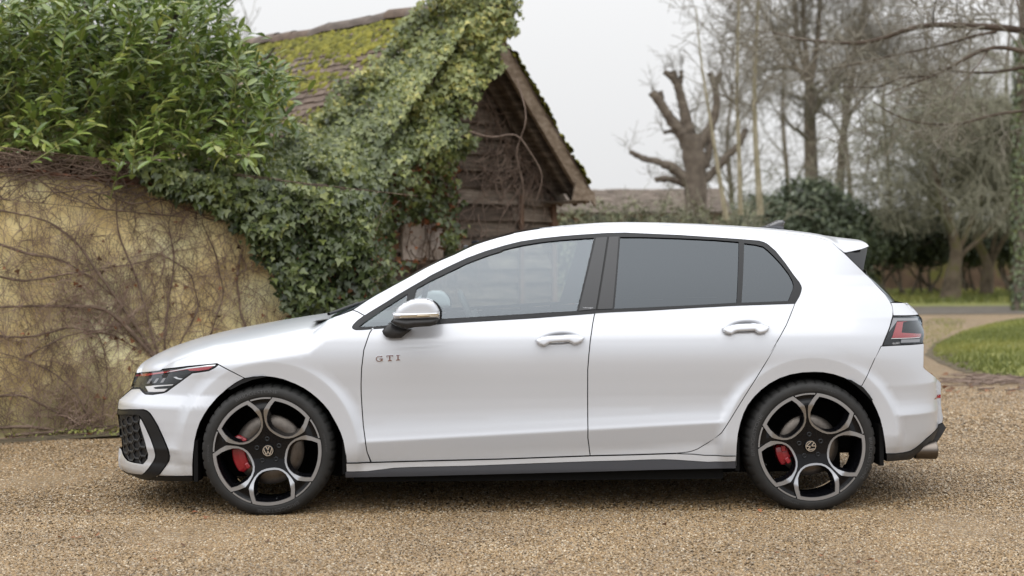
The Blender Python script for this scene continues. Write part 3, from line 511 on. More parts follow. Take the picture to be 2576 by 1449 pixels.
def pebble_material():
    m, t, b = nt('pebbles')
    a = N(t, 'ShaderNodeAttribute', attribute_name='tint', attribute_type='INSTANCER')
    r = ramp(t, a.outputs['Fac'], GRAVEL_STOPS)
    ge = t.nodes.new('ShaderNodeNewGeometry'); n = N(t, 'ShaderNodeTexNoise', i_Scale=1.3, i_Detail=5.0, i_Roughness=0.6); t.links.new(ge.outputs['Position'], n.inputs['Vector'])
    r2 = ramp(t, n.outputs['Fac'], [(0.36, (0.84, 0.83, 0.82)), (0.60, (1.05, 1.04, 1.02))])
    mx = N(t, 'ShaderNodeMix', data_type='RGBA', blend_type='MULTIPLY'); mx.inputs[0].default_value = 1.0
    t.links.new(r.outputs[0], mx.inputs[6]); t.links.new(r2.outputs[0], mx.inputs[7]); t.links.new(mx.outputs[2], b.inputs['Base Color'])
    b.inputs['Roughness'].default_value = 0.55
    return m
def pebbles(name, quads, dens, seed, size, label):
    """loose stones scattered over ground patches by geometry nodes"""
    V = []; Fc = []
    for (x0, y0, x1, y1) in quads:
        o = len(V); V += [(x0, y0, 0.001), (x1, y0, 0.001), (x1, y1, 0.001), (x0, y1, 0.001)]; Fc.append((o, o + 1, o + 2, o + 3))
    me = mk(name, np.array(V), Fc, False); o = obj(name, me)
    ng = bpy.data.node_groups.new(name, 'GeometryNodeTree')
    ng.interface.new_socket('Geometry', in_out='INPUT', socket_type='NodeSocketGeometry'); ng.interface.new_socket('Geometry', in_out='OUTPUT', socket_type='NodeSocketGeometry')
    gi = ng.nodes.new('NodeGroupInput'); go = ng.nodes.new('NodeGroupOutput')
    dp = ng.nodes.new('GeometryNodeDistributePointsOnFaces'); dp.inputs['Density'].default_value = dens; dp.inputs['Seed'].default_value = seed
    ico = ng.nodes.new('GeometryNodeMeshIcoSphere'); ico.inputs['Radius'].default_value = size; ico.inputs['Subdivisions'].default_value = 2
    ss = ng.nodes.new('GeometryNodeSetShadeSmooth')
    ip = ng.nodes.new('GeometryNodeInstanceOnPoints')
    rs_ = ng.nodes.new('FunctionNodeRandomValue'); rs_.data_type = 'FLOAT_VECTOR'; rs_.inputs['Min'].default_value = (0.55, 0.5, 0.35); rs_.inputs['Max'].default_value = (1.55, 1.2, 0.75); rs_.inputs['Seed'].default_value = seed + 1
    rr = ng.nodes.new('FunctionNodeRandomValue'); rr.data_type = 'FLOAT_VECTOR'; rr.inputs['Min'].default_value = (-0.5, -0.5, 0.0); rr.inputs['Max'].default_value = (0.5, 0.5, 6.28); rr.inputs['Seed'].default_value = seed + 2
    rt = ng.nodes.new('FunctionNodeRandomValue'); rt.data_type = 'FLOAT'; rt.inputs['Seed'].default_value = seed + 3
    st = ng.nodes.new('GeometryNodeStoreNamedAttribute'); st.domain = 'INSTANCE'; st.data_type = 'FLOAT'; st.inputs['Name'].default_value = 'tint'
    sm = ng.nodes.new('GeometryNodeSetMaterial'); sm.inputs['Material'].default_value = PEB
    k = ng.links.new
    k(gi.outputs[0], dp.inputs['Mesh']); k(dp.outputs['Points'], ip.inputs['Points']); k(ico.outputs['Mesh'], ss.inputs['Geometry']); k(ss.outputs[0], ip.inputs['Instance'])
    k(rs_.outputs[0], ip.inputs['Scale']); k(rr.outputs[0], ip.inputs['Rotation']); k(ip.outputs[0], st.inputs['Geometry'])
    k([q for q in rt.outputs if q.type == 'VALUE' and q.enabled][0], st.inputs['Value']); k(st.outputs[0], sm.inputs['Geometry']); k(sm.outputs[0], go.inputs[0])
    md = o.modifiers.new('scatter', 'NODES'); md.node_group = ng
    me.materials.append(PEB)
    return tag(o, label, 'gravel', kind='stuff')
PEB = pebble_material()
pebbles('loose_gravel', [(-2.75, 5.2, 2.75, 6.9)], 15000, 3, 0.0050, 'loose tan and grey gravel stones in front of the car')
pebbles('loose_gravel', [(-4.6, 6.9, 4.6, 9.9)], 6000, 13, 0.0058, 'loose gravel stones beneath and behind the car')

pebbles('loose_gravel', [(2.0, 9.9, 5.2, 13.5)], 2600, 23, 0.0085, 'loose gravel stones on the drive behind the rear bumper')

# ------------------------------------------------------------------ lawns, earth, far path
def blob(name, outline, z, mat, dome=0.0, grid=0.6, nz=0.0):
    vo, T, loops = tri2d(np.asarray(outline, float), (), grid * 0.6, grid)
    d = edge_dist(outline, vo)
    zz = z + dome * (1 - np.exp(-d / 0.5)) + nz * rng.normal(size=len(vo)) * (d > 0.1)
    V = np.stack([vo[:, 0], vo[:, 1], zz], axis=1)
    a, b, c = V[T[:, 0]], V[T[:, 1]], V[T[:, 2]]; fl = np.cross(b - a, c - a)[:, 2] < 0; T[fl] = T[fl][:, [0, 2, 1]]
    return obj(name, mk(name, V, T, True), mat)
def gpt(u, v):
    d = ground_d(u, v); p = at(u, v, d); return (p.x, p.y)
grass_soil = noisy('lawn_turf', [(0.25, (0.09, 0.10, 0.034)), (0.5, (0.17, 0.18, 0.05)), (0.75, (0.24, 0.235, 0.065))], 2.2, rough=0.9, bump=0.5, bscale=60)
earth_mat = noisy('dark_earth', [(0.3, (0.040, 0.032, 0.020)), (0.5, (0.11, 0.085, 0.055)), (0.7, (0.10, 0.10, 0.04))], 8, rough=0.95, bump=0.8, bscale=50)
path_mat = noisy('worn_track', [(0.3, (0.060, 0.052, 0.044)), (0.7, (0.115, 0.10, 0.082))], 3, rough=0.95, bump=0.4)
isl = smooth_path([gpt(2345, 893), gpt(2350, 876), gpt(2372, 862), gpt(2420, 838), gpt(2500, 818), gpt(2600, 806), (13, 30), (17, 24), (14, 16), (8.2, 13.0), gpt(2576, 962), gpt(2500, 950), gpt(2440, 938), gpt(2385, 918), gpt(2345, 893)], 90)[:-1]
lawn = tag(blob('lawn', isl, 0.0, grass_soil, 0.15, 0.45, 0.012), kind='structure')
edge = inset_poly(isl, -0.06) + rng.normal(0, 0.03, isl.shape)
tag(blob('earth_edge', edge, 0.004, earth_mat, 0.06, 0.22, 0.016), kind='structure')
far_l = [(4, 36.5), (60, 36.5), (60, 90), (-20, 90), (-20, 40)]
tag(blob('far_lawn', far_l, 0.006, grass_soil, 0.03, 3.0), kind='structure')
tag(blob('track', [(-20, 31.5), (60, 31.5), (60, 37.2), (-20, 37.2)], 0.010, path_mat, 0.0, 3.0), kind='structure')
GR = leafmat('grass_blades', [(0.0, (0.11, 0.135, 0.038)), (0.5, (0.215, 0.235, 0.062)), (1.0, (0.32, 0.31, 0.09))], 0.6, 0.3)
def grass(name, outline, n, h, label, zf):
    o = np.asarray(outline); lo, hi = o.min(0), o.max(0)
    P = rng.uniform(lo, hi, (n * 2, 2)); P = P[inside(o, P)][:n]
    k = len(P); a = rng.uniform(0, 6.28, k); hh = h * rng.uniform(0.5, 1.3, k); w_ = hh * 0.16 + 0.004
    lean = rng.normal(0, 0.35, (k, 2)) * hh[:, None]; z = zf(P)
    b0 = np.stack([P[:, 0] - np.cos(a) * w_, P[:, 1] - np.sin(a) * w_, z], axis=1); b1 = np.stack([P[:, 0] + np.cos(a) * w_, P[:, 1] + np.sin(a) * w_, z], axis=1)
    tp = np.stack([P[:, 0] + lean[:, 0], P[:, 1] + lean[:, 1], z + hh], axis=1)
    V = np.stack([b0, b1, tp], axis=1).reshape(-1, 3); T = np.arange(3 * k).reshape(-1, 3)
    patch = 0.5 + 0.28 * np.sin(P[:, 0] * 1.3 + 2 * np.sin(P[:, 1] * 0.7)) + 0.15 * rng.normal(size=k)
    ob = obj(name, mk(name, V, T, False, tint=np.repeat(np.clip(patch, 0, 1), 3)), GR)
    return tag(ob, label, 'grass', kind='stuff')
grass('grass', isl, 70000, 0.055, 'bright mossy grass of the raised lawn beside the car', lambda P: 0.14 * (1 - np.exp(-edge_dist(isl, P) / 0.5)))
grass('grass', [(6, 38.5), (30, 38.5), (30, 60), (0, 60)], 30000, 0.16, 'strip of lawn grass under the far trees', lambda P: np.full(len(P), 0.03))

# ------------------------------------------------------------------ garden wall
WA = np.array([-6.28, 8.63]); WB = np.array([-1.15, 11.12]); WL = float(np.linalg.norm(WB - WA)); WD = (WB - WA) / WL; WN = np.array([WD[1], -WD[0]])
def wtop(a): return 1.995 - 0.082 * np.asarray(a) * 0.78 + 0.0
def wpt(a, z, out=0.0):
    a = np.asarray(a, float); z = np.asarray(z, float); out = np.asarray(out, float)
    p = WA[0] + WD[0] * a + WN[0] * out, WA[1] + WD[1] * a + WN[1] * out
    return np.stack([p[0], p[1], z + 0 * a], axis=-1)
a_u0 = 3.0
def wz(a): return 1.876 - 0.09 * (np.asarray(a) - a_u0)      # underside of the coping
wall = empty('garden_wall', (float(WA[0]), float(WA[1]), 0)); tag(wall, 'tall ochre rendered garden wall with brick coping behind the car bonnet', 'wall')
def render_material():
    m, t, b = nt('ochre_render')
    tc = t.nodes.new('ShaderNodeTexCoord')
    n = N(t, 'ShaderNodeTexNoise', i_Scale=1.6, i_Detail=8.0, i_Roughness=0.62); t.links.new(tc.outputs['Object'], n.inputs['Vector'])
    r = ramp(t, n.outputs['Fac'], [(0.28, (0.545, 0.418, 0.187)), (0.45, (0.858, 0.710, 0.359)), (0.62, (0.900, 0.850, 0.499)), (0.78, (0.900, 0.891, 0.655))])
    n2 = N(t, 'ShaderNodeTexNoise', i_Scale=7.0, i_Detail=9.0, i_Roughness=0.7); t.links.new(tc.outputs['Object'], n2.inputs['Vector'])
    r2 = ramp(t, n2.outputs['Fac'], [(0.30, (0.66, 0.60, 0.52)), (0.55, (1.0, 1.0, 1.0))])
    mx = N(t, 'ShaderNodeMix', data_type='RGBA', blend_type='MULTIPLY'); mx.inputs[0].default_value = 0.6
    t.links.new(r.outputs[0], mx.inputs[6]); t.links.new(r2.outputs[0], mx.inputs[7])
    # algae and damp near the foot
    sp = t.nodes.new('ShaderNodeSeparateXYZ'); t.links.new(tc.outputs['Object'], sp.inputs[0])
    mr = N(t, 'ShaderNodeMapRange', i_From_Min=0.55, i_From_Max=0.0); t.links.new(sp.outputs['Z'], mr.inputs['Value'])
    ml = N(t, 'ShaderNodeMath', operation='MULTIPLY'); t.links.new(mr.outputs[0], ml.inputs[0]); t.links.new(n.outputs['Fac'], ml.inputs[1])
    mx2 = N(t, 'ShaderNodeMix', data_type='RGBA'); mx2.inputs[7].default_value = (0.10, 0.10, 0.028, 1)
    t.links.new(ml.outputs[0], mx2.inputs[0]); t.links.new(mx.outputs[2], mx2.inputs[6]); t.links.new(mx2.outputs[2], b.inputs['Base Color'])
    bp = N(t, 'ShaderNodeBump', i_Strength=0.5, i_Distance=0.02); t.links.new(n2.outputs['Fac'], bp.inputs['Height']); t.links.new(bp.outputs[0], b.inputs['Normal'])
    b.inputs['Roughness'].default_value = 0.9
    return m
na, nz_ = 110, 44
A_, Z_ = np.meshgrid(np.linspace(0, WL, na), np.linspace(0, 1, nz_), indexing='ij')
bump = 0.012 * np.sin(A_ * 3.1 + 2 * np.sin(Z_ * 4)) + 0.008 * np.sin(A_ * 9 + Z_ * 13) + 0.004 * rng.normal(size=A_.shape)
front = wpt(A_, Z_ * wz(A_), bump); 
rows = np.concatenate([front, wpt(A_[:, -1:], wz(A_[:, -1:]), -0.24), wpt(A_[:, -1:], 0 * A_[:, -1:], -0.24)], axis=1)
I = np.arange(rows.shape[0] * rows.shape[1]).reshape(rows.shape[:2])
Q = np.stack([I[:-1, :-1].ravel(), I[1:, :-1].ravel(), I[1:, 1:].ravel(), I[:-1, 1:].ravel()], axis=1)
adopt(obj('rendered_face', mk('rendered_face', rows.reshape(-1, 3), Q, True), render_material()), wall)
BR = noisy('old_red_brick', [(0.25, (0.06, 0.035, 0.022)), (0.5, (0.17, 0.075, 0.045)), (0.75, (0.24, 0.13, 0.085))], 9, rough=0.9, bump=0.5, bscale=60)
BRD = noisy('dark_mossy_brick', [(0.25, (0.035, 0.026, 0.018)), (0.5, (0.09, 0.055, 0.038)), (0.75, (0.09, 0.085, 0.035))], 7, rough=0.95, bump=0.6, bscale=60)
def block_me(name, l, w_, h, j=0.05):
    mb = MB(); mb.box((0, 0, 0), (l, w_, h)); V = np.array([tuple(p) for p in mb.v]); V += rng.normal(size=V.shape) * np.array([l, w_, h]) * j * 0.3
    return mk(name, V, mb.f, False)
ck = [block_me('coping_brick', 0.072, 0.23, 0.105, 0.12) for _ in range(4)]; tk = [block_me('coping_tile', 0.165, 0.30, 0.014, 0.10) for _ in range(3)]
wall_rz = math.atan2(WD[1], WD[0]); slope_w = math.atan(0.09)
a = 0.04
while a < WL:
    o = obj('coping_brick', ck[rng.integers(4)], BRD, wall); p = wpt(a, wz(a) + 0.085 + rng.normal() * 0.004, -0.11)
    o.location = Vector(p) - Vector(wall.location); o.rotation_euler = (0, slope_w + rng.normal() * 0.03, wall_rz + rng.normal() * 0.02); a += 0.083
for lay in (0, 1):
    a = 0.08 + lay * 0.07
    while a < WL:
        o = obj('coping_tile', tk[rng.integers(3)], BR, wall); p = wpt(a, wz(a) + 0.008 + lay * 0.018, -0.105 + lay * 0.012)
        o.location = Vector(p) - Vector(wall.location); o.rotation_euler = (rng.normal() * 0.02, slope_w + rng.normal() * 0.015, wall_rz); a += 0.171
# earth strip with low green at the wall foot
bed = [tuple(wpt(-0.2, 0, 0.02)[:2]), tuple(wpt(-0.2, 0, 0.30)[:2]), tuple(wpt(2.0, 0, 0.22)[:2]), tuple(wpt(3.2, 0, 0.27)[:2]), tuple(wpt(4.4, 0, 0.14)[:2]), tuple(wpt(WL + 0.5, 0, 0.3)[:2]), tuple(wpt(WL + 0.5, 0, -0.1)[:2])]
tag(blob('earth_bed', bed, 0.004, earth_mat, 0.03, 0.15, 0.006), kind='structure')

# ------------------------------------------------------------------ bare creeper on the wall
VM = noisy('creeper_bark', [(0.3, (0.090, 0.062, 0.046)), (0.6, (0.192, 0.138, 0.102)), (0.8, (0.300, 0.234, 0.180))], 14, rough=0.95, bump=0.6, bscale=70)
VT = noisy('creeper_twig_bark', [(0.3, (0.141, 0.094, 0.071)), (0.55, (0.300, 0.213, 0.163)), (0.8, (0.483, 0.368, 0.294))], 6, rough=0.95)
creeper = empty('bare_creeper', tuple(wpt(4.2, 0.0, 0.1))); tag(creeper, 'leafless brown creeper matted over the ochre wall', 'creeper')
def uv2wall(u, v):
    """wall coordinates (along, height) behind a pixel of the photograph"""
    d0 = at(u, v, 1.0) - Vector((0, 0, CAM_H)); num = WN[0] * WA[0] + WN[1] * WA[1]; den = WN[0] * d0.x + WN[1] * d0.y
    t = num / den; p = np.array([d0.x * t, d0.y * t]); return float((p - WA) @ WD), CAM_H + d0.z * t
stems = [([(395, 905), (360, 870), (300, 800), (240, 770), (150, 770), (40, 770), (-60, 775)], 0.030, 0.012), ([(390, 900), (330, 810), (250, 700), (200, 620), (120, 560), (0, 540), (-60, 520)], 0.028, 0.010),
    ([(400, 905), (370, 800), (345, 700), (300, 590), (290, 480), (260, 440)], 0.022, 0.008), ([(410, 905), (420, 760), (440, 640), (420, 560), (450, 450)], 0.018, 0.006),
    ([(430, 900), (500, 780), (480, 690), (400, 640), (330, 650)], 0.014, 0.006), ([(-40, 690), (60, 710), (170, 690), (300, 670), (380, 660), (460, 600)], 0.016, 0.007),
    ([(-40, 600), (40, 625), (160, 650), (240, 700), (330, 780)], 0.018, 0.009), ([(-40, 1000), (60, 990), (160, 1040), (230, 1080), (300, 1085)], 0.016, 0.010),
    ([(-40, 1075), (80, 1070), (180, 1082), (290, 1068), (330, 1060)], 0.022, 0.014), ([(20, 1095), (120, 1085), (240, 1075), (330, 1072)], 0.020, 0.012),
    ([(230, 1080), (200, 1000), (120, 930), (40, 900), (-40, 880)], 0.014, 0.006), ([(250, 1075), (270, 960), (260, 860), (200, 760)], 0.011, 0.005),
    ([(520, 870), (560, 740), (540, 640), (500, 560), (520, 480)], 0.012, 0.005), ([(640, 900), (600, 780), (590, 700), (600, 640)], 0.022, 0.016),
    ([(0, 400), (100, 410), (220, 425), (330, 440), (420, 470)], 0.010, 0.006), ([(60, 900), (160, 850), (260, 830), (330, 850)], 0.012, 0.005), ([(-40, 840), (60, 850), (170, 820), (280, 840), (350, 880)], 0.016, 0.008)]
stem_pts = []
for pts, r0, r1 in stems:
    q = np.array([uv2wall(u, v) for u, v in pts]); q = smooth_path(q, 28); q += np.cumsum(rng.normal(0, 0.006, q.shape), axis=0) * 0.4
    rr = np.linspace(r0, r1, 28) * (1 + 0.18 * rng.normal(size=28)) * 0.55
    P = wpt(q[:, 0], np.maximum(q[:, 1], 0.012), rr + 0.012 + 0.02 * np.abs(np.sin(np.linspace(0, 5, 28))))
    V, Qd = tubes(P[None], rr[None], 7); adopt(obj('stem', mk('stem', V, Qd, True), VM), creeper); stem_pts.append(q)
SP = np.concatenate(stem_pts)
# tangle of thin twigs
B, n = 3500, 12
base = np.stack([rng.uniform(0.1, WL - 0.05, B), rng.uniform(0.0, 1.95, B)], axis=1)
k = int(B * 0.45); base[:k] = SP[rng.integers(len(SP), size=k)] + rng.normal(0, 0.05, (k, 2))
th = np.where(rng.random(B) < 0.65, rng.normal(1.75, 0.55, B), rng.uniform(0, 6.28, B)); ln = rng.uniform(0.18, 0.75, B)
turn = np.cumsum(rng.normal(0, 0.28, (B, n)), axis=1); st = ln[:, None] / n
q = np.stack([base[:, 0:1] + np.cumsum(np.cos(th[:, None] + turn) * st, axis=1), base[:, 1:2] + np.cumsum(np.sin(th[:, None] + turn) * st, axis=1)], axis=2)
outw = 0.012 + np.abs(np.cumsum(rng.normal(0, 0.006, (B, n)), axis=1)) + rng.uniform(0, 0.03, (B, 1))
q[:, :, 1] = np.clip(q[:, :, 1], 0.01, wz(q[:, :, 0]) + 0.15)
P = wpt(q[:, :, 0], q[:, :, 1], outw); rr = (rng.uniform(0.0010, 0.0027, B)[:, None]) * np.linspace(1.2, 0.5, n)[None]
V, Qd = tubes(P, rr, 3); tw = adopt(obj('twigs', mk('twigs', V, Qd, True), VT), creeper); tw['kind'] = 'stuff'
# coarse twigs over the coping
B = 340; base = np.stack([rng.uniform(0.6, 4.6, B), wz(rng.uniform(1.8, 4.6, B)) + rng.uniform(-0.12, 0.12, B)], axis=1); base[:, 1] = wz(base[:, 0]) + rng.uniform(-0.10, 0.13, B)
th = rng.choice([0.0, 3.14], B) + rng.normal(0, 0.45, B); ln = rng.uniform(0.2, 0.8, B); turn = np.cumsum(rng.normal(0, 0.25, (B, n)), axis=1)
q = np.stack([base[:, 0:1] + np.cumsum(np.cos(th[:, None] + turn) * ln[:, None] / n, axis=1), base[:, 1:2] + np.cumsum(np.sin(th[:, None] + turn) * ln[:, None] / n, axis=1)], axis=2)
q[:, :, 1] = np.clip(q[:, :, 1], wz(q[:, :, 0]) - 0.2, wz(q[:, :, 0]) + 0.16)
P = wpt(q[:, :, 0], q[:, :, 1], 0.05 + np.abs(np.cumsum(rng.normal(0, 0.006, (B, n)), axis=1))); rr = (rng.uniform(0.002, 0.006, B)[:, None]) * np.linspace(1.2, 0.5, n)[None]
V, Qd = tubes(P, rr, 4); tw = adopt(obj('coping_twigs', mk('coping_twigs', V, Qd, True), VM), creeper); tw['kind'] = 'stuff'

# ------------------------------------------------------------------ weatherboarded shed
SA = at(1203, 2, 14.0)                      # roof apex at the verge
g_dir = Vector((math.cos(R(45)), math.sin(R(45)), 0)); r_dir = Vector((-math.sin(R(45)), math.cos(R(45)), 0))
HS = 1.588; RISE = SA.z - 1.979; PITCH = math.atan2(RISE, HS); SL = math.hypot(HS, RISE); ROOFLEN = 4.6
shed = empty('old_shed', (SA.x, SA.y, 0)); tag(shed, 'old brown weatherboarded shed with mossy clay tile roof under ivy', 'shed')
def spt(s, z, t=0.0): return Vector((SA.x, SA.y, 0)) + g_dir * s + r_dir * t + Vector((0, 0, z))
WOOD = noisy('weathered_boards', [(0.25, (0.031, 0.024, 0.019)), (0.5, (0.101, 0.079, 0.061)), (0.72, (0.203, 0.166, 0.133))], 3.0, rough=0.85, bump=0.5, bscale=22, stretch=(1.2, 1.2, 9.0), dist=0.01)
WOODS = [WOOD, noisy('grey_boards', [(0.25, (0.044, 0.036, 0.030)), (0.5, (0.138, 0.110, 0.088)), (0.72, (0.250, 0.208, 0.169))], 3.4, rough=0.85, bump=0.5, bscale=22, stretch=(1.2, 1.2, 9.0), dist=0.01), noisy('dark_boards', [(0.25, (0.019, 0.014, 0.011)), (0.5, (0.060, 0.044, 0.033)), (0.72, (0.119, 0.089, 0.068))], 3.0, rough=0.85, bump=0.5, bscale=22, stretch=(1.2, 1.2, 9.0), dist=0.01)]
WOODL = noisy('silvered_timber', [(0.25, (0.085, 0.062, 0.043)), (0.5, (0.19, 0.145, 0.105)), (0.75, (0.30, 0.25, 0.20))], 5.0, rough=0.85, bump=0.5, bscale=25, stretch=(2, 2, 4))
WOODR = noisy('red_brown_post', [(0.3, (0.072, 0.040, 0.024)), (0.7, (0.145, 0.085, 0.055))], 8, rough=0.8)
INSET = 0.45
def roof_z(s): return SA.z - abs(s) * math.tan(PITCH)
# dark backing wall
mb = MB(); cor = [(-1.50, 0.0), (1.50, 0.0), (1.50, 1.99), (0.0, SA.z - 0.10), (-1.50, 1.99)]
mb.prism([spt(s, z, INSET + 0.05) for s, z in cor], [spt(s, z, INSET + 0.10) for s, z in cor]); adopt(mb.build('backing_wall', WOOD), shed)
mb = MB(); mb.prism([spt(1.49, 0, INSET + 0.1), spt(1.49, 0, ROOFLEN), spt(1.49, 1.95, ROOFLEN), spt(1.49, 1.95, INSET + 0.1)], [spt(1.44, 0, INSET + 0.1), spt(1.44, 0, ROOFLEN), spt(1.44, 1.95, ROOFLEN), spt(1.44, 1.95, INSET + 0.1)]); adopt(mb.build('side_wall', WOOD), shed)
mb = MB(); mb.prism([spt(-1.49, 0, INSET + 0.1), spt(-1.49, 0, ROOFLEN), spt(-1.49, 1.95, ROOFLEN), spt(-1.49, 1.95, INSET + 0.1)], [spt(-1.44, 0, INSET + 0.1), spt(-1.44, 0, ROOFLEN), spt(-1.44, 1.95, ROOFLEN), spt(-1.44, 1.95, INSET + 0.1)]); adopt(mb.build('side_wall', WOOD), shed)
z = 0.05; row = 0
while z < 3.4:
    h = 0.165 + rng.normal() * 0.006
    lim = 1.50 if z + h * 0.6 < 1.95 else (SA.z - 0.12 - z - h * 0.5) / math.tan(PITCH)
    if lim < 0.15: break
    cuts = [-lim] + sorted(rng.uniform(-lim, lim, 2 if lim > 0.8 else 1)) + [lim]
    for a, b in zip(cuts[:-1], cuts[1:]):
        if b - a < 0.12: continue
        tl_ = rng.normal() * 0.006; o1 = 0.004 + abs(rng.normal()) * 0.004
        mb = MB(); q = [(a + 0.002, z + tl_), (b - 0.002, z - tl_), (b - 0.002, z + h + 0.02 - tl_), (a + 0.002, z + h + 0.02 + tl_)]
        f = [spt(q[0][0], q[0][1], INSET - 0.036 - o1), spt(q[1][0], q[1][1], INSET - 0.036 - o1), spt(q[2][0], q[2][1], INSET + 0.012), spt(q[3][0], q[3][1], INSET + 0.012)]
        bk = [p + r_dir * 0.016 for p in f]; mb.prism(f, bk); adopt(mb.build('weatherboard', WOODS[rng.integers(3)], None, False), shed)
    z += h; row += 1
def beam(name, p, q, w_, h, mat, up=Vector((0, 0, 1))):
    d = (q - p).normalized(); x = d.cross(up).normalized(); u = x.cross(d)
    mb = MB(); mb.prism([p + x * sx * w_ / 2 + u * sz * h / 2 for sx, sz in ((-1, -1), (1, -1), (1, 1), (-1, 1))], [q + x * sx * w_ / 2 + u * sz * h / 2 for sx, sz in ((-1, -1), (1, -1), (1, 1), (-1, 1))])
    return adopt(mb.build(name, mat, None, False, 0.006), shed)
beam('corner_post', spt(1.50, 0, INSET - 0.02), spt(1.50, 1.97, INSET - 0.02), 0.07, 0.07, WOODR, r_dir)
beam('batten', spt(0.98, 0.6, INSET - 0.055), spt(0.985, 1.93, INSET - 0.055), 0.055, 0.035, WOODR, r_dir)
beam('batten', spt(0.30, 1.42, INSET - 0.05), spt(0.62, 1.41, INSET - 0.05), 0.03, 0.10, plain('blue_grey_strip', (0.07, 0.09, 0.13), 0.6), r_dir)
for sgn in (1, -1):
    for (t0, ww, hh, mat, dz) in ((0.0, 0.045, 0.165, WOODL, -0.10), (0.16, 0.05, 0.12, WOOD, -0.13), (0.38, 0.05, 0.12, WOOD, -0.13)):
        beam('bargeboard' if t0 == 0 else 'rafter', spt(0.0, SA.z + dz - 0.02, t0), spt(sgn * (HS + 0.02), roof_z(HS) + dz, t0), ww, hh, mat)
mb = MB(); q = [(1.30, 1.86), (1.60, 1.86), (1.66, 1.80), (1.64, 1.95), (1.50, 2.02), (1.36, 2.06)]
mb.prism([spt(s, z, -0.03) for s, z in q], [spt(s, z, -0.055) for s, z in q]); adopt(mb.build('verge_end_board', WOODL), shed)
mb = MB(); mb.prism([spt(1.30, 1.84, 0.0), spt(1.62, 1.84, 0.0), spt(1.62, 1.84, 0.5), spt(1.30, 1.84, 0.5)], [spt(1.30, 1.865, 0.0), spt(1.62, 1.865, 0.0), spt(1.62, 1.865, 0.5), spt(1.30, 1.865, 0.5)]); adopt(mb.build('soffit', WOOD), shed)
# pale plaster panel low on the gable
PLAS = noisy('stained_plaster', [(0.3, (0.26, 0.21, 0.18)), (0.5, (0.52, 0.46, 0.42)), (0.7, (0.62, 0.57, 0.53))], 6, rough=0.9, bump=0.4)
mb = MB(); mb.prism([spt(s, z, INSET - 0.06) for s, z in ((-0.66, 1.24), (-0.13, 1.24), (-0.13, 1.60), (-0.66, 1.60))], [spt(s, z, INSET - 0.02) for s, z in ((-0.66, 1.24), (-0.13, 1.24), (-0.13, 1.60), (-0.66, 1.60))]); adopt(mb.build('plaster_panel', PLAS, None, False, 0.008), shed)
# roof decks and tiles
def rpt(t, w_, side, lift=0.0):
    s = side * w_ * math.cos(PITCH); nrm = g_dir * side * math.sin(PITCH) + Vector((0, 0, math.cos(PITCH)))
    return Vector((SA.x, SA.y, SA.z)) + r_dir * t + g_dir * s + Vector((0, 0, -w_ * math.sin(PITCH))) + nrm * lift
for side in (-1, 1):
    mb = MB(); mb.prism([rpt(0.03, 0, side, -0.05), rpt(ROOFLEN, 0, side, -0.05), rpt(ROOFLEN, SL, side, -0.05), rpt(0.03, SL, side, -0.05)], [rpt(0.03, 0, side, -0.005), rpt(ROOFLEN, 0, side, -0.005), rpt(ROOFLEN, SL, side, -0.005), rpt(0.03, SL, side, -0.005)])
    adopt(mb.build('roof_deck', WOOD), shed)
TILES = [noisy('clay_tile', [(0.25, (0.062, 0.049, 0.041)), (0.5, (0.132, 0.096, 0.075)), (0.75, (0.194, 0.152, 0.122))], 4, rough=0.9, bump=0.4, bscale=40), noisy('grey_clay_tile', [(0.25, (0.06, 0.052, 0.047)), (0.5, (0.13, 0.105, 0.090)), (0.75, (0.20, 0.17, 0.15))], 5, rough=0.9, bump=0.4, bscale=40), noisy('pale_clay_tile', [(0.25, (0.097, 0.076, 0.061)), (0.5, (0.185, 0.142, 0.117)), (0.75, (0.255, 0.216, 0.184))], 5, rough=0.9, bump=0.4, bscale=40)]
EXP, TW = 0.095, 0.165; TILT = 7.0
tile_mes = []
for mt in TILES:
    for _ in range(2):
        me = block_me('roof_tile', TW - 0.006, 0.15, 0.020, 0.14); me.materials.append(mt); tile_mes.append(me)
def tile_matrix(t, w_, side, jit=1.0):
    c = rpt(t, w_ + 0.045, side, 0.012 + abs(rng.normal()) * 0.004 * jit)
    ex = r_dir * (1 if side < 0 else -1); ey = (g_dir * side * math.cos(PITCH) + Vector((0, 0, -math.sin(PITCH)))); ez = ex.cross(ey)
    if ez.z < 0: ex = -ex; ez = -ez
    rot = Matrix((ex, ey, ez)).transposed().to_4x4()
    return Matrix.Translation(c) @ rot @ Matrix.Rotation(R(TILT) + rng.normal() * 0.035 * jit, 4, 'X') @ Matrix.Rotation(rng.normal() * 0.025 * jit, 4, 'Z')
spots = []
for row in range(int(SL / EXP)):
    off = (row % 2) * TW / 2
    for c in range(int((ROOFLEN - 0.05) / TW)):
        spots.append((-1, 0.06 + off + c * TW + TW / 2, row * EXP + 0.01))
    spots.append((1, TW / 2 - 0.03, row * EXP + 0.01)); spots.append((1, 0.06 + TW * 1.5, row * EXP + 0.01))
def tile_score(s):
    side, t, w_ = s
    if side > 0: return 0.5 if t < 0.2 else 5
    vis = t > 1.15 - 0.0 + w_ * 0.9
    return (0 if vis else 3) + w_ * 0.5 + 0.1 * abs(t - 2.2)
spots.sort(key=tile_score)
restV, restF = [], MB()
for i, (side, t, w_) in enumerate(spots):
    M = tile_matrix(t, w_, side)
    if i < 300:
        o = obj('roof_tile', tile_mes[rng.integers(6)], None, shed); o.matrix_local = Matrix.Translation(-Vector(shed.location)) @ M
    else:
        me = tile_mes[rng.integers(6)]; restF.add([M @ v.co for v in me.vertices], [tuple(p.vertices) for p in me.polygons])
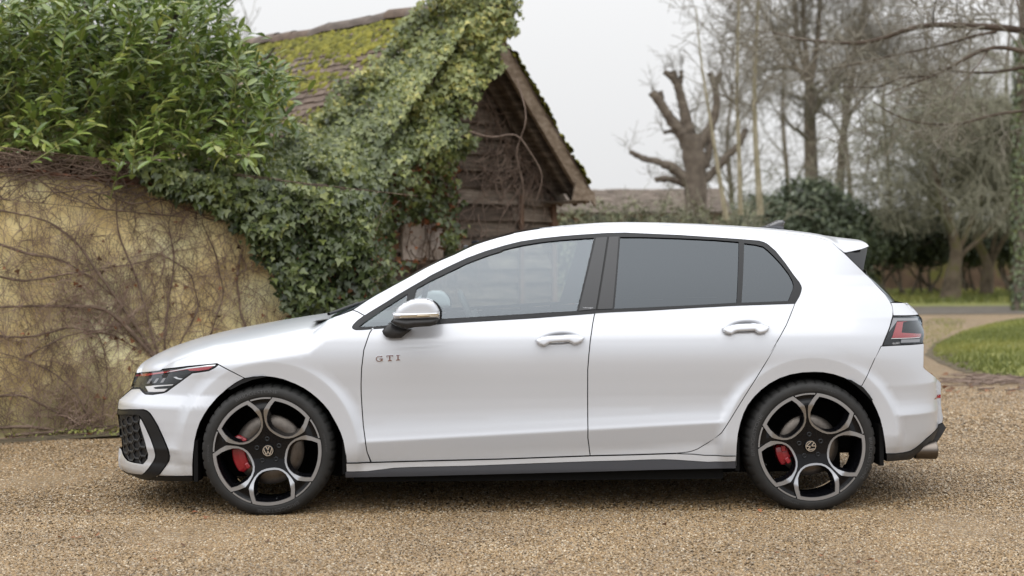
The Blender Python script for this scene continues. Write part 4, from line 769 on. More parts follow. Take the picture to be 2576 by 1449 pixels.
adopt(restF.build('lower_roof_tiles', TILES[0]), shed)['kind'] = 'stuff'
# half-round ridge tiles
rv = MB().lathe([(0.105, -0.17), (0.108, 0.17)], 12, 'y', a0=0, a1=math.pi); ri = MB().lathe([(0.088, -0.17), (0.09, 0.17)], 12, 'y', a0=0, a1=math.pi)
rt_ = 0.15
while rt_ < ROOFLEN:
    mb = MB(); mb.add(rv.v, rv.f); mb.add(ri.v, [f[::-1] for f in ri.f])
    o = obj('ridge_tile', mk('ridge_tile', np.array(mb.v), mb.f, True), TILES[rng.integers(3)], shed)
    ez = Vector((0, 0, 1)); ey = r_dir; ex = ey.cross(ez)
    o.matrix_local = Matrix.Translation(rpt(rt_, 0.0, 1, 0.0) + Vector((0, 0, -0.035 + rng.normal() * 0.012)) - Vector(shed.location)) @ Matrix((ex, ey, ez)).transposed().to_4x4() @ Matrix.Rotation(rng.normal() * 0.05, 4, 'X') @ Matrix.Rotation(rng.normal() * 0.03, 4, 'Z')
    rt_ += 0.335
# moss cushions on the tiles
MOSS = leafmat('moss', [(0.0, (0.055, 0.058, 0.010)), (0.5, (0.135, 0.132, 0.014)), (1.0, (0.23, 0.21, 0.028))], 0.9, 0.0)
ico_v = None
def lump(n=26):
    p = rng.normal(size=(n, 3)); p /= np.linalg.norm(p, axis=1, keepdims=True); return p
def moss(name, pts, nrm, size, parent):
    """cushions: each a little low dome of 9 vertices"""
    a = np.arange(8) * math.pi / 4; ring = np.stack([np.cos(a), np.sin(a), np.zeros(8) - 0.1], axis=1)
    ring2 = np.stack([0.65 * np.cos(a + 0.4), 0.65 * np.sin(a + 0.4), np.full(8, 0.38)], axis=1)
    base = np.concatenate([ring, ring2, [[0, 0, 0.55]]]); F3 = []
    for i in range(8):
        j = (i + 1) % 8; F3 += [(i, j, 8 + i), (j, 8 + j, 8 + i), (8 + i, 8 + j, 16)]
    Bn = len(pts); dirs = rng.normal(size=(Bn, 3)); up = np.repeat(np.array(nrm)[None], Bn, 0) + rng.normal(0, 0.2, (Bn, 3))
    d = dirs - (dirs * up).sum(1, keepdims=True) * up / (up * up).sum(1, keepdims=True)
    M = frames(d, up, size); V, Qt = instance(base, np.array(F3), M, pts)
    V += rng.normal(0, 0.004, V.shape)
    o = obj(name, mk(name, V, Qt, True, tint=np.repeat(np.clip(rng.normal(0.5, 0.25, Bn), 0, 1), 17)), MOSS); adopt(o, parent); o['kind'] = 'stuff'; return o
pts = []; sz = []
cl = [(rng.uniform(0.9, 4.3), 1.9 * rng.random() ** 1.4 + 0.05) for _ in range(48)] + [(2.2, 0.3)] * 12
while len(pts) < 2600:
    c = cl[rng.integers(60)]; t, w_ = c[0] + rng.normal() * 0.22, c[1] + rng.normal() * 0.045
    if rng.random() < 0.25: t, w_ = rng.uniform(0.5, 4.4), abs(rng.normal() * 0.12) + 0.08
    if not (0.1 < t < 4.5 and 0.05 < w_ < 2.2): continue
    pts.append(tuple(rpt(t, w_, -1, 0.022))); sz.append(rng.uniform(0.014, 0.055))
nl = -g_dir * math.sin(PITCH) + Vector((0, 0, math.cos(PITCH)))
moss('roof_moss', np.array(pts), tuple(nl), np.array(sz), shed)
pts = []; sz = []
for _ in range(1000):
    w_ = rng.uniform(0.55, 2.35); 
    if rng.random() > 0.35 + 0.65 * (0.75 < w_ < 1.55): continue
    pts.append(tuple(rpt(rng.uniform(-0.05, 0.12), w_, 1, 0.03))); sz.append(rng.uniform(0.018, 0.05))
nr_ = g_dir * math.sin(PITCH) + Vector((0, 0, math.cos(PITCH)))
moss('verge_moss', np.array(pts), tuple(nr_), np.array(sz), shed)
# ------------------------------------------------------------------ car
def paint():
    m, t, b = nt('pearl_white_paint')
    b.inputs['Base Color'].default_value = (0.550, 0.572, 0.618, 1)
    b.inputs['Metallic'].default_value = 0.24
    b.inputs['Roughness'].default_value = 0.30
    b.inputs['Coat Weight'].default_value = 0.55
    b.inputs['Coat Roughness'].default_value = 0.04
    b.inputs['Specular IOR Level'].default_value = 0.35
    b.inputs['Coat IOR'].default_value = 1.5
    tc = t.nodes.new('ShaderNodeTexCoord')
    n = N(t, 'ShaderNodeTexNoise', i_Scale=900.0, i_Detail=2.0); t.links.new(tc.outputs['Object'], n.inputs['Vector'])
    bp = N(t, 'ShaderNodeBump', i_Strength=0.06, i_Distance=0.001); t.links.new(n.outputs['Fac'], bp.inputs['Height'])
    t.links.new(bp.outputs[0], b.inputs['Normal'])
    # road dirt low on the flanks
    sp = t.nodes.new('ShaderNodeSeparateXYZ'); t.links.new(tc.outputs['Object'], sp.inputs[0])
    mr = N(t, 'ShaderNodeMapRange', i_From_Min=0.36, i_From_Max=0.20); t.links.new(sp.outputs['Z'], mr.inputs['Value'])
    n2 = N(t, 'ShaderNodeTexNoise', i_Scale=22.0, i_Detail=9.0, i_Roughness=0.7); t.links.new(tc.outputs['Object'], n2.inputs['Vector'])
    ml = N(t, 'ShaderNodeMath', operation='MULTIPLY'); t.links.new(mr.outputs[0], ml.inputs[0]); t.links.new(n2.outputs['Fac'], ml.inputs[1])
    mx = N(t, 'ShaderNodeMix', data_type='RGBA'); mx.inputs[6].default_value = (0.550, 0.572, 0.618, 1); mx.inputs[7].default_value = (0.42, 0.38, 0.31, 1)
    m2 = N(t, 'ShaderNodeMath', operation='MULTIPLY'); m2.inputs[1].default_value = 0.55; t.links.new(ml.outputs[0], m2.inputs[0])
    t.links.new(m2.outputs[0], mx.inputs[0]); t.links.new(mx.outputs[2], b.inputs['Base Color'])
    return m
CM = dict(
    paint=paint(),
    gap=plain('panel_gap_black', (0.006, 0.006, 0.007), 0.7),
    liner=plain('arch_liner_felt', (0.010, 0.010, 0.010), 0.95, spec=0.1),
    blacktrim=plain('satin_black_trim', (0.008, 0.009, 0.011), 0.40, spec=0.32),
    gloss=plain('gloss_black', (0.005, 0.006, 0.009), 0.10, coat=0.25, spec=0.4),
    bumpblack=noisy('grained_black_plastic', [(0.3, (0.020, 0.021, 0.023)), (0.7, (0.034, 0.034, 0.036))], 30, rough=0.52, bump=0.15, bscale=500, dist=0.001),
    sidegl=glass('side_glass', (0.82, 0.88, 0.86), 0.12),
    tintgl=glass('privacy_glass', (0.04, 0.045, 0.05), 0.07),
    screen=glass('windscreen_glass', (0.50, 0.56, 0.54), 0.08),
    lens=glass('lamp_lens', (0.9, 0.9, 0.9), 0.04),
    lampdark=plain('lamp_housing_dark', (0.012, 0.012, 0.013), 0.25),
    lampchrome=plain('lamp_chrome', (0.75, 0.76, 0.78), 0.16, 1.0),
    lampred=plain('lamp_red', (0.30, 0.007, 0.013), 0.25, coat=1.0),
    lampgrey=plain('lamp_grey', (0.30, 0.30, 0.32), 0.35, 0.5),
    lampwhite=plain('lamp_frosted_white', (0.70, 0.70, 0.72), 0.3),
    tyre=noisy('tyre_rubber', [(0.3, (0.009, 0.009, 0.009)), (0.7, (0.019, 0.0185, 0.018))], 14, rough=0.62, bump=0.12, bscale=160, dist=0.002),
    letter=plain('tyre_lettering_rubber', (0.05, 0.05, 0.052), 0.5),
    rimblack=plain('rim_gloss_black', (0.004, 0.004, 0.005), 0.06, coat=0.08, spec=0.22),
    rimsilver=plain('rim_machined_silver', (0.40, 0.41, 0.435), 0.36, 1.0),
    disc=noisy('brake_disc_steel', [(0.3, (0.095, 0.085, 0.076)), (0.7, (0.15, 0.132, 0.118))], 30, rough=0.35),
    calred=plain('caliper_red', (0.27, 0.010, 0.018), 0.3, coat=0.4),
    steel=plain('dull_steel', (0.16, 0.14, 0.125), 0.32, 1.0),
    chrome=plain('badge_chrome', (0.80, 0.80, 0.82), 0.12, 1.0),
    badgered=plain('badge_red', (0.085, 0.008, 0.016), 0.3, coat=1.0),
    seat=plain('seat_fabric_grey', (0.035, 0.035, 0.04), 0.85),
    dash=plain('dash_plastic', (0.03, 0.03, 0.032), 0.6),
    amber=plain('indicator_amber_clear', (0.36, 0.29, 0.19), 0.2, coat=1.0),
    antgrey=plain('antenna_gloss_grey', (0.05, 0.05, 0.055), 0.2, coat=1.0),
    skirt=plain('satin_skirt_plastic', (0.048, 0.051, 0.060), 0.36),
    headl=plain('headliner_cloth', (0.30, 0.30, 0.30), 0.9),
)
CM['disc'].node_tree.nodes['Principled BSDF'].inputs['Metallic'].default_value = 0.9

CAR_YAW = R(0.985)
car = empty('hatchback_car', (-1.19894, 7.72487, 0.0))
car.rotation_euler = (0, 0, CAR_YAW)
tag(car, 'white five-door hatchback with black and silver wheels parked on the gravel', 'car')

def wnorm(x, z, off=0.0):
    e = 0.003
    dx = (W(x + e, z) - W(x - e, z)) / (2 * e); dz = (W(x, z + e) - W(x, z - e)) / (2 * e)
    n = np.stack([-dx, -np.ones_like(dx), -dz], axis=1)      # surface y = -W
    n = np.stack([-dx, -np.ones_like(dx), -dz], axis=1)
    return n / np.linalg.norm(n, axis=1, keepdims=True)
def panel_mesh(name, poly, inset=0.0025, off=0.0, grid=0.02, step=0.012, thick=0.010, holes=(), extra=None, dent=None, flat=False):
    p = inset_poly(poly, inset)
    hs = [inset_poly(h, -inset) if inset else np.asarray(h, float) for h in holes]
    vo, T, loops = tri2d(p, hs, step, grid, extra)
    x, z = vo[:, 0], vo[:, 1]
    w = W(x, z) + off
    nr = wnorm(x, z)
    if dent is not None:
        w = w + dent(x, z); e = 0.002
        nr[:, 0] -= (dent(x + e, z) - dent(x - e, z)) / (2 * e); nr[:, 2] -= (dent(x, z + e) - dent(x, z - e)) / (2 * e)
        nr /= np.linalg.norm(nr, axis=1, keepdims=True)
    V = np.stack([x, -w, z], axis=1)
    # wind faces so that they look outwards (-y)
    a, b_, c = V[T[:, 0]], V[T[:, 1]], V[T[:, 2]]
    fl = np.cross(b_ - a, c - a)[:, 1] > 0
    T[fl] = T[fl][:, [0, 2, 1]]
    faces = [tuple(t) for t in T]
    Vl = [tuple(v) for v in V]; Nl = [tuple(n) for n in nr]
    if thick:
        for l in loops:
            n = len(l); o1 = len(Vl)
            for q in range(n):
                i = l[q]; pa = V[l[q - 1]]; pb = V[l[(q + 1) % n]]; t = pb - pa
                nn = np.array([t[2], 0, -t[0]]); nn /= np.linalg.norm(nn) + 1e-9
                Vl.append(tuple(V[i])); Nl.append(tuple(nn))
                Vl.append((V[i][0], V[i][1] + thick, V[i][2])); Nl.append(tuple(nn))
            for q in range(n):
                a0, a1 = o1 + 2 * q, o1 + 2 * ((q + 1) % n)
                faces.append((a0, a1, a1 + 1, a0 + 1))
    return mk(name, np.array(Vl), faces, True, None if flat else Nl)
def panel(name, key, mat, parent=car, mirror=True, **kw):
    poly = PAN[key] if isinstance(key, str) else key
    me = panel_mesh(name, poly, **kw)
    o = obj(name, me, CM[mat], parent)
    if mirror:
        m = o.copy(); COL.objects.link(m); m.parent = parent; m.scale = (1, -1, 1)
        return o, m
    return o, None
def copy_to(o, parent):
    c = o.copy(); COL.objects.link(c); c.parent = parent
    return c

# recess behind each door handle
def mkdent(cx, cz, tilt=0.0):
    def f(x, z):
        q = ((x - cx) / 0.070) ** 2 + ((z - cz - tilt * (x - cx)) / 0.022) ** 2
        return -0.016 * np.exp(-q * q)
    return f
def fine(cx, cz, rx=0.11, rz=0.045, s=0.006):
    gx, gz = np.meshgrid(np.arange(cx - rx, cx + rx, s), np.arange(cz - rz, cz + rz, s))
    return np.stack([gx.ravel(), gz.ravel()], axis=1)
HF, HR = (1.412, 0.846), (2.316, 0.896)
def dent_front(x, z):
    q = mkdent(*HF, 0.06)(x, z)
    # short swage under the mirror
    zz = 0.798 + (x - 0.58) * 0.055
    return q + 0.0003 * np.exp(-((z - zz - 0.004) / 0.006) ** 2) * _sm(0.58, 0.66, x) * _sm(0.88, 0.80, x) - 0.0003 * np.exp(-((z - zz + 0.006) / 0.006) ** 2) * _sm(0.58, 0.66, x) * _sm(0.88, 0.80, x)
ex_f = np.concatenate([fine(*HF), fine(0.73, 0.803, 0.16, 0.03, 0.008)])

def low_rows(x0, x1):
    gx, gz = np.meshgrid(np.arange(x0, x1, 0.02), np.r_[-0.08, -0.065, -0.05, -0.038, -0.028, -0.02, -0.013, -0.008, -0.004, 0.0, 0.004, 0.008, 0.013, 0.02, 0.028, 0.038, 0.05, 0.065]); return np.stack([gx.ravel(), gz.ravel() + 0.352 + 0.047 * (gx.ravel() - 0.5)], axis=1)
ex_f = np.concatenate([ex_f, low_rows(0.45, 1.6)])
def rings(wx):
    r_, a_ = np.meshgrid(np.r_[0.372, 0.385, 0.40, 0.412, 0.422, 0.428, 0.434, 0.440, 0.446, 0.454, 0.465], np.linspace(R(-30), R(210), 150)); return np.stack([wx + 0.004 + (r_ * np.cos(a_)).ravel(), ZW + (r_ * np.sin(a_)).ravel()], axis=1)
fender, fender2 = panel('front_wing', 'fender', 'paint', grid=0.014, extra=np.concatenate([low_rows(0.36, 0.52), rings(0.0)]))
bumper, bumper2 = panel('front_bumper', 'front_bumper', 'paint', grid=0.013, extra=rings(0.0))
fdoor, fdoor2 = panel('front_door', 'front_door', 'paint', extra=ex_f, dent=dent_front)
rdoor, rdoor2 = panel('rear_door', 'rear_door', 'paint', extra=np.concatenate([fine(*HR), low_rows(1.5, 2.5), rings(2.631)]), dent=mkdent(*HR, 0.06))
frame, frame2 = panel('side_frame', 'side_frame', 'paint', inset=0.0015, grid=0.016, extra=rings(2.631))
sill, sill2 = panel('sill', 'sill', 'paint', inset=0.001, off=0.012, thick=0.02)
skirt, skirt2 = panel('sill_skirt', 'sill_skirt', 'skirt', inset=0.0, off=0.016, thick=0.05)
rbump, rbump2 = panel('rear_bumper', 'rear_bumper', 'paint', inset=0.0015, grid=0.014, extra=rings(2.631))
tgate_u, tgate_u2 = panel('tailgate_corner', 'tailgate_upper', 'paint', inset=0.002)
rskirt, rskirt2 = panel('rear_skirt', 'rear_skirt', 'bumpblack', inset=0.0, off=0.006, thick=0.05)
wing_, wing2 = panel('spoiler_winglet', 'spoiler_winglet', 'gloss', inset=0.001)
btrim, btrim2 = panel('bumper_trim', 'bumper_trim', 'blacktrim', inset=0.001, off=0.006, thick=0.03)
blade, blade2 = panel('bumper_blade', 'bumper_blade', 'paint', inset=0.001, off=0.010, thick=0.03)
lip, lip2 = panel('front_lip', 'front_lip', 'blacktrim', inset=0.0, off=0.004, thick=0.04)
alf, alf2 = panel('arch_lip', 'arch_lip_front', 'blacktrim', inset=0.0, off=0.012, thick=0.03)
alr, alr2 = panel('arch_lip', 'arch_lip_rear', 'blacktrim', inset=0.0, off=0.012, thick=0.03)
refl, refl2 = panel('reflector', 'reflector', 'lampred', parent=rbump, mirror=False, inset=0.0, off=0.003, thick=0.005)

# window surrounds and panes
def gl(k): return inset_poly(PAN[k], 0.0)
panes = ['quarter_glass', 'front_glass', 'rear_glass', 'rear_quarter_glass']
trim, trim2 = panel('window_trim', 'trim', 'blacktrim', inset=0.0, off=-0.002, thick=0.012, holes=[gl(k) for k in panes])
for k, mat, par in (('quarter_glass', 'sidegl', fender), ('front_glass', 'sidegl', fdoor), ('rear_glass', 'tintgl', rdoor), ('rear_quarter_glass', 'tintgl', rdoor)):
    o, _ = panel('window_pane', k, mat, parent=par, mirror=False, inset=-0.004, off=-0.010, thick=0.0, grid=0.03)
    for far in ({fender: fender2, fdoor: fdoor2, rdoor: rdoor2}[par],):
        c = copy_to(o, far)                    # far parent is already mirrored
# proud outer moulding round the whole side window and belt
def strip(curve, w_, off, name, mat, parent, close=False):
    p = np.array(curve, float); t = np.gradient(p, axis=0); t /= np.linalg.norm(t, axis=1, keepdims=True) + 1e-9
    nn = np.stack([-t[:, 1], t[:, 0]], axis=1)
    poly = np.concatenate([p + nn * w_ / 2, (p - nn * w_ / 2)[::-1]])
    o, m = panel(name, poly, mat, parent=parent, inset=0.0, off=off, thick=0.008, grid=0.05, mirror=False)
    return o
belt_up = [(x, z + 0.006) for x, z in PAN['belt'][1:]]
strip(smooth_path(belt_up, 60), 0.012, 0.003, 'belt_moulding', 'blacktrim', trim)
for k, par in (('pillar_front', fdoor), ('pillar_rear', rdoor)):
    o, _ = panel('pillar_cover', k, 'gloss', parent=par, mirror=False, inset=0.001, off=0.002, thick=0.004)
# dark joint between the two doors' window frames
strip([PAN['pillar_front'][1], PAN['pillar_front'][2]], 0.006, 0.0035, 'door_joint', 'gap', trim).location = (0.006, 0, 0)

# inner shell that closes the panel gaps
def shell():
    keys = ['fender', 'front_bumper', 'front_door', 'rear_door', 'side_frame', 'sill', 'rear_bumper', 'tailgate_upper', 'sill_skirt', 'bumper_trim', 'grille', 'bumper_blade', 'headlight', 'tail_light', 'spoiler_winglet', 'rear_skirt']
    s = 0.012
    xs = np.arange(-0.83, 3.36, s); zs = np.arange(0.13, 1.38, s)
    gx, gz = np.meshgrid(xs, zs, indexing='ij'); P = np.stack([gx.ravel(), gz.ravel()], axis=1)
    ok = np.zeros(len(P), bool)
    for k in keys:
        q = inset_poly(PAN[k], -0.004); ok |= inside(q, P)
    ok &= ~inside(inset_poly(PAN['trim'], 0.006), P)
    ok = ok.reshape(gx.shape)
    V = np.stack([P[:, 0], -(W(P[:, 0], P[:, 1]) - 0.014), P[:, 1]], axis=1)
    n = len(zs); I = np.arange(len(P)).reshape(gx.shape)
    m = ok[:-1, :-1] & ok[1:, :-1] & ok[:-1, 1:] & ok[1:, 1:]
    Q = np.stack([I[:-1, :-1][m], I[1:, :-1][m], I[1:, 1:][m], I[:-1, 1:][m]], axis=1)
    return mk('inner_shell', V, Q, True)
sh = obj('inner_shell', shell(), CM['gap'], car)
c = copy_to(sh, car); c.scale = (1, -1, 1)

# ---- top surfaces
def grid_mesh(name, rows, smooth=True):
    rows = np.asarray(rows, float); a, b_, _ = rows.shape
    I = np.arange(a * b_).reshape(a, b_)
    Q = np.stack([I[:-1, :-1].ravel(), I[1:, :-1].ravel(), I[1:, 1:].ravel(), I[:-1, 1:].ravel()], axis=1)
    return mk(name, rows.reshape(-1, 3), Q, smooth)
vv = np.sin(np.linspace(-1, 1, 61) * math.pi / 2)
def Wraw(x, z):
    return W(x, z)
hl = np.array(PAN['headlight'][:6]); hl = hl[np.argsort(hl[:, 0])]
def zs_bonnet(x):
    return np.where(x < -0.573, np.interp(x, [-0.79, -0.7417, -0.5743], [0.652, 0.661, 0.688]), np.interp(x, SHP[:, 0], SHP[:, 1]))
SHP = np.array(PAN['shut'] + [(0.34, 0.962), (0.42, 0.99)])
bs = np.array(PAN['bonnetsil'] + [[0.25, 0.951], [0.36, 0.962]])
xb = np.concatenate([-0.788 + 0.12 * np.linspace(0, 1, 14) ** 2, np.linspace(-0.65, 0.30, 40)])
rows = []
for x in xb:
    z0 = float(zs_bonnet(x)); c_ = max(float(np.interp(x, bs[:, 0], bs[:, 1])) - z0, 0.003)
    u = np.clip((x + 0.79) / 0.80, 0, 1)
    y0 = float(W(x, z0)) if x > -0.72 else float(0.86 * max(1 - (1 - u) ** 2, 1e-6) ** (1 / 2.8))
    y0 = y0 + 0.001; z0 -= 0.003; c_ += 0.003
    xc = x
    rows.append([(xc, v * y0, z0 + c_ * (1 - abs(v) ** 2.6) ** 0.62) for v in vv])
bonnet = obj('bonnet', grid_mesh('bonnet', rows), CM['paint'], car)
# windscreen
ap = np.array(PAN['apill']); ap = ap[np.argsort(ap[:, 0])]
t_ = np.linspace(0.24, 1.40, 40); rows = []
for x in t_:
    z0 = float(np.interp(x, ap[:, 0], ap[:, 1])) if x > ap[0, 0] else float(ap[0, 1] - (ap[0, 0] - x) * 0.45)
    xx = max(x, 0.33); y0 = float(W(xx, max(z0, 0.95))) - 0.004
    sl = math.atan2(0.05, 0.09)
    rows.append([(x - 0.012 * (1 - v * v) * math.sin(0.5), v * y0, z0 - 0.002 + 0.020 * (1 - v * v)) for v in vv])
wscr = obj('windscreen', grid_mesh('windscreen', rows), CM['screen'], car)
# black scuttle below it and wipers
mb = MB()
rows = [[(0.20 + 0.10 * q, v * 0.72, 0.925 + 0.018 * q + 0.004 * (1 - v * v)) for v in vv] for q in (0, 0.5, 1.0)]
scut = obj('scuttle', grid_mesh('scuttle', rows), CM['blacktrim'], car)
for y_ in (-0.62, 0.05):
    Pw = np.array([[(0.27, y_, 0.962), (0.30, y_ + 0.12, 0.972), (0.33, y_ + 0.30, 0.985), (0.37, y_ + 0.55, 1.0)]])
    V, Q = tubes(Pw, np.full((1, 4), 0.008), 6); obj('wiper', mk('wiper', V, Q), CM['blacktrim'], car)
# roof with spoiler
rl = np.array(PAN['rail']); rl = rl[np.argsort(rl[:, 0])]
rs = np.array(PAN['roofsil']); rs = rs[np.argsort(rs[:, 0])]
se = PAN['spoiler_edge']
rail_x = np.r_[ap[ap[:, 0] < 1.44, 0], rl[:, 0], se[1][0], se[2][0], 2.95, se[3][0], 3.03]
rail_z = np.r_[ap[ap[:, 0] < 1.44, 1], rl[:, 1], se[1][1], se[2][1] + 0.004, 1.270, se[3][1], 1.292]
rows = []
for x in np.r_[np.linspace(1.33, 2.80, 50), np.linspace(2.82, 2.992, 16)]:
    z0 = float(np.interp(x, rail_x, rail_z)); zc = float(np.interp(x, rs[:, 0], rs[:, 1]))
    y0 = float(W(min(x, 2.86), z0)) - (0.0 if x < 2.86 else (x - 2.86) * 0.25)
    c_ = max(zc - z0, 0.002)
    dx = 0.0 if x < 2.9 else 0.03 * ((x - 2.9) / 0.12) ** 2
    rows.append([(x + dx * (1 - abs(v) ** 3) * 0.6, v * y0, z0 + c_ * (1 - abs(v) ** 2.5) ** 0.60) for v in vv])
last = np.array(rows[-1])
rows.append([(p[0] + 0.004, p[1] * 0.995, z0 + (p[2] - z0) * 0.5) for p in last])
rows.append([(p[0] - 0.004, p[1] * 0.99, 1.285) for p in last])
rows.append([(2.90, p[1] * 0.97, 1.262) for p in last])
roof = obj('roof', grid_mesh('roof', rows), CM['paint'], car)
rows = []
for x in np.linspace(1.2, 2.75, 20):
    z0 = float(np.interp(x, rail_x, rail_z)) - 0.03; y0 = float(W(x, z0)) - 0.05
    rows.append([(x, v * y0, z0 + 0.02 * (1 - v * v)) for v in vv])
obj('headliner', grid_mesh('headliner', rows), CM['headl'], car)
# rear screen
rn = np.array(PAN['rearglass_near']); ro = np.array(PAN['rearglass_out'])
rn = rn[np.argsort(rn[:, 1])]; ro = ro[np.argsort(ro[:, 1])]
rows = []
for z_ in np.linspace(1.003, 1.27, 22):
    xn_ = float(np.interp(z_, rn[:, 1], rn[:, 0])) if z_ < 1.155 else 2.971 - (z_ - 1.155) * 0.9
    xo_ = float(np.interp(z_, ro[:, 1], ro[:, 0])) + 0.005 if z_ < 1.2 else 3.006 - (z_ - 1.2) * 1.05
    y0 = float(W(xn_, z_)) - 0.004
    rows.append([(xn_ + (xo_ - xn_) * (1 - abs(v) ** 2.6), v * y0, z_) for v in vv])
rgl = obj('rear_screen', grid_mesh('rear_screen', rows), CM['tintgl'], car)
# tail and nose closing surfaces
def edge_x(z_):
    """rearmost side-panel edge at a height"""
    best = -9.0
    for k in ('rear_bumper', 'tail_light', 'tailgate_upper', 'rear_skirt'):
        q = np.array(PAN[k]); n_ = len(q)
        for i in range(n_):
            (xa, za), (xb_, zb_) = q[i], q[(i + 1) % n_]
            if (za - z_) * (zb_ - z_) <= 0 and abs(za - zb_) > 1e-6: best = max(best, xa + (xb_ - xa) * (z_ - za) / (zb_ - za))
    return best - 0.003
def close(name, zlist, X, ins, ytip, bulge, mat, parent=car, n=31, follow=False):
    v2 = np.linspace(-1, 1, n); rows = []
    for z_ in zlist:
        xc = float(np.interp(z_, X[0], X[1])) + ins
        if follow: xc = edge_x(z_)
        yt = float(W(xc, z_)) + 0.001 if follow else ytip
        rows.append([(xc + bulge * (1 - v * v), v * yt, z_) for v in v2])
    return obj(name, grid_mesh(name, rows), CM[mat], parent)
TX = (TAIL_Z, TAIL_X); NX = (NOSE_Z, NOSE_X)
tailg = close('tailgate', np.linspace(0.60, 0.998, 30), TX, -0.037, 0.502, 0.06, 'paint', follow=True)
close('rear_bumper_centre', np.linspace(0.355, 0.60, 16), TX, -0.037, 0.502, 0.06, 'paint', follow=True)
close('rear_diffuser', np.linspace(0.215, 0.355, 10), TX, -0.037, 0.502, 0.06, 'bumpblack', follow=True)
close('nose_light_bar', np.linspace(0.575, 0.66, 8), NX, 0.043, 0.402, -0.030, 'gloss')
close('front_bumper_centre', np.linspace(0.47, 0.58, 10), NX, 0.047, 0.402, -0.030, 'paint')
close('front_grille_centre', np.linspace(0.16, 0.47, 16), NX, 0.047, 0.402, -0.030, 'bumpblack')
# exhaust tips
for sy in (-1, 1):
    m = MB().lathe([(0.041, 0.0), (0.043, 0.004), (0.045, 0.10), (0.046, 0.105), (0.044, 0.108), (0.040, 0.104), (0.040, 0.02)], 32, 'y')
    o = m.build('exhaust_tip', CM['steel'], car, True)
    o.rotation_euler = (0, 0, R(-90)); o.location = (3.208, sy * 0.62, 0.256)
# underside, arch liners
mb = MB(); mb.box((1.15, 0, 0.225), (3.4, 1.10, 0.16)); mb.box((1.25, 0, 0.27), (3.9, 1.0, 0.08)); mb.box((1.31, 0, 0.205), (1.80, 1.62, 0.11))
mb.build('underbody', CM['liner'], car)
for wx in (0.0, 2.631):
    for sy in (-1, 1):
        prof = [(0.385, sy * 0.79), (0.385, sy * 0.56), (0.05, sy * 0.56)]
        o = MB().lathe(prof, 40, 'y', a0=R(-12), a1=R(192)).build('arch_liner', CM['liner'], car, True)
        o.location = (wx + 0.004, 0, ZW)
mb = MB(); mb.box((2.985, -0.77, 0.31), (0.02, 0.12, 0.20)); mb.box((2.28, -0.76, 0.27), (0.02, 0.12, 0.16))
mb.box((-0.355, -0.76, 0.26), (0.02, 0.12, 0.20)); mb.box((0.365, -0.76, 0.27), (0.02, 0.12, 0.16))
mb.build('splash_guard', CM['liner'], car)['kind'] = 'stuff'

# ---- lamps
lampbase, lb2 = panel('headlight', 'headlight', 'lampdark', inset=0.002, off=-0.016, thick=0.0)
for k, mat, off in (('hl_red', 'lampred', -0.007), ('hl_white', 'lampchrome', -0.006), ('hl_drl', 'lampwhite', -0.008), ('hl_bar1', 'lampgrey', -0.009), ('hl_bar2', 'lampgrey', -0.009), ('hl_bar3', 'lampgrey', -0.009), ('hl_chrome', 'lampchrome', -0.009)):
    nm = {'hl_red': 'red_strip', 'hl_white': 'chrome_strip', 'hl_drl': 'daylight_strip', 'hl_chrome': 'reflector_fin'}.get(k, 'lamp_module')
    o, _ = panel(nm, k, mat, parent=lampbase, mirror=False, inset=0.0, off=off, thick=0.006, grid=0.03)
    copy_to(o, lb2)
o, _ = panel('lens', 'headlight', 'lens', parent=lampbase, mirror=False, inset=0.0035, off=0.001, thick=0.0)
copy_to(o, lb2)
tl, tl2 = panel('tail_light', 'tail_light', 'lampdark', inset=0.002, off=-0.016, thick=0.0)
for k, mat, off in (('tl_red', 'lampred', -0.007), ('tl_silver', 'lampgrey', -0.009), ('tl_line', 'lampwhite', -0.006), ('tl_bar', 'lampgrey', -0.007)):
    nm = {'tl_red': 'red_lamp', 'tl_silver': 'silver_trim', 'tl_line': 'light_line', 'tl_bar': 'reverse_lamp'}[k]
    o, _ = panel(nm, k, mat, parent=tl, mirror=False, inset=0.0, off=off, thick=0.006, grid=0.03)
    copy_to(o, tl2)
o, _ = panel('lens', 'tail_light', 'lens', parent=tl, mirror=False, inset=0.003, off=0.002, thick=0.0)
copy_to(o, tl2)

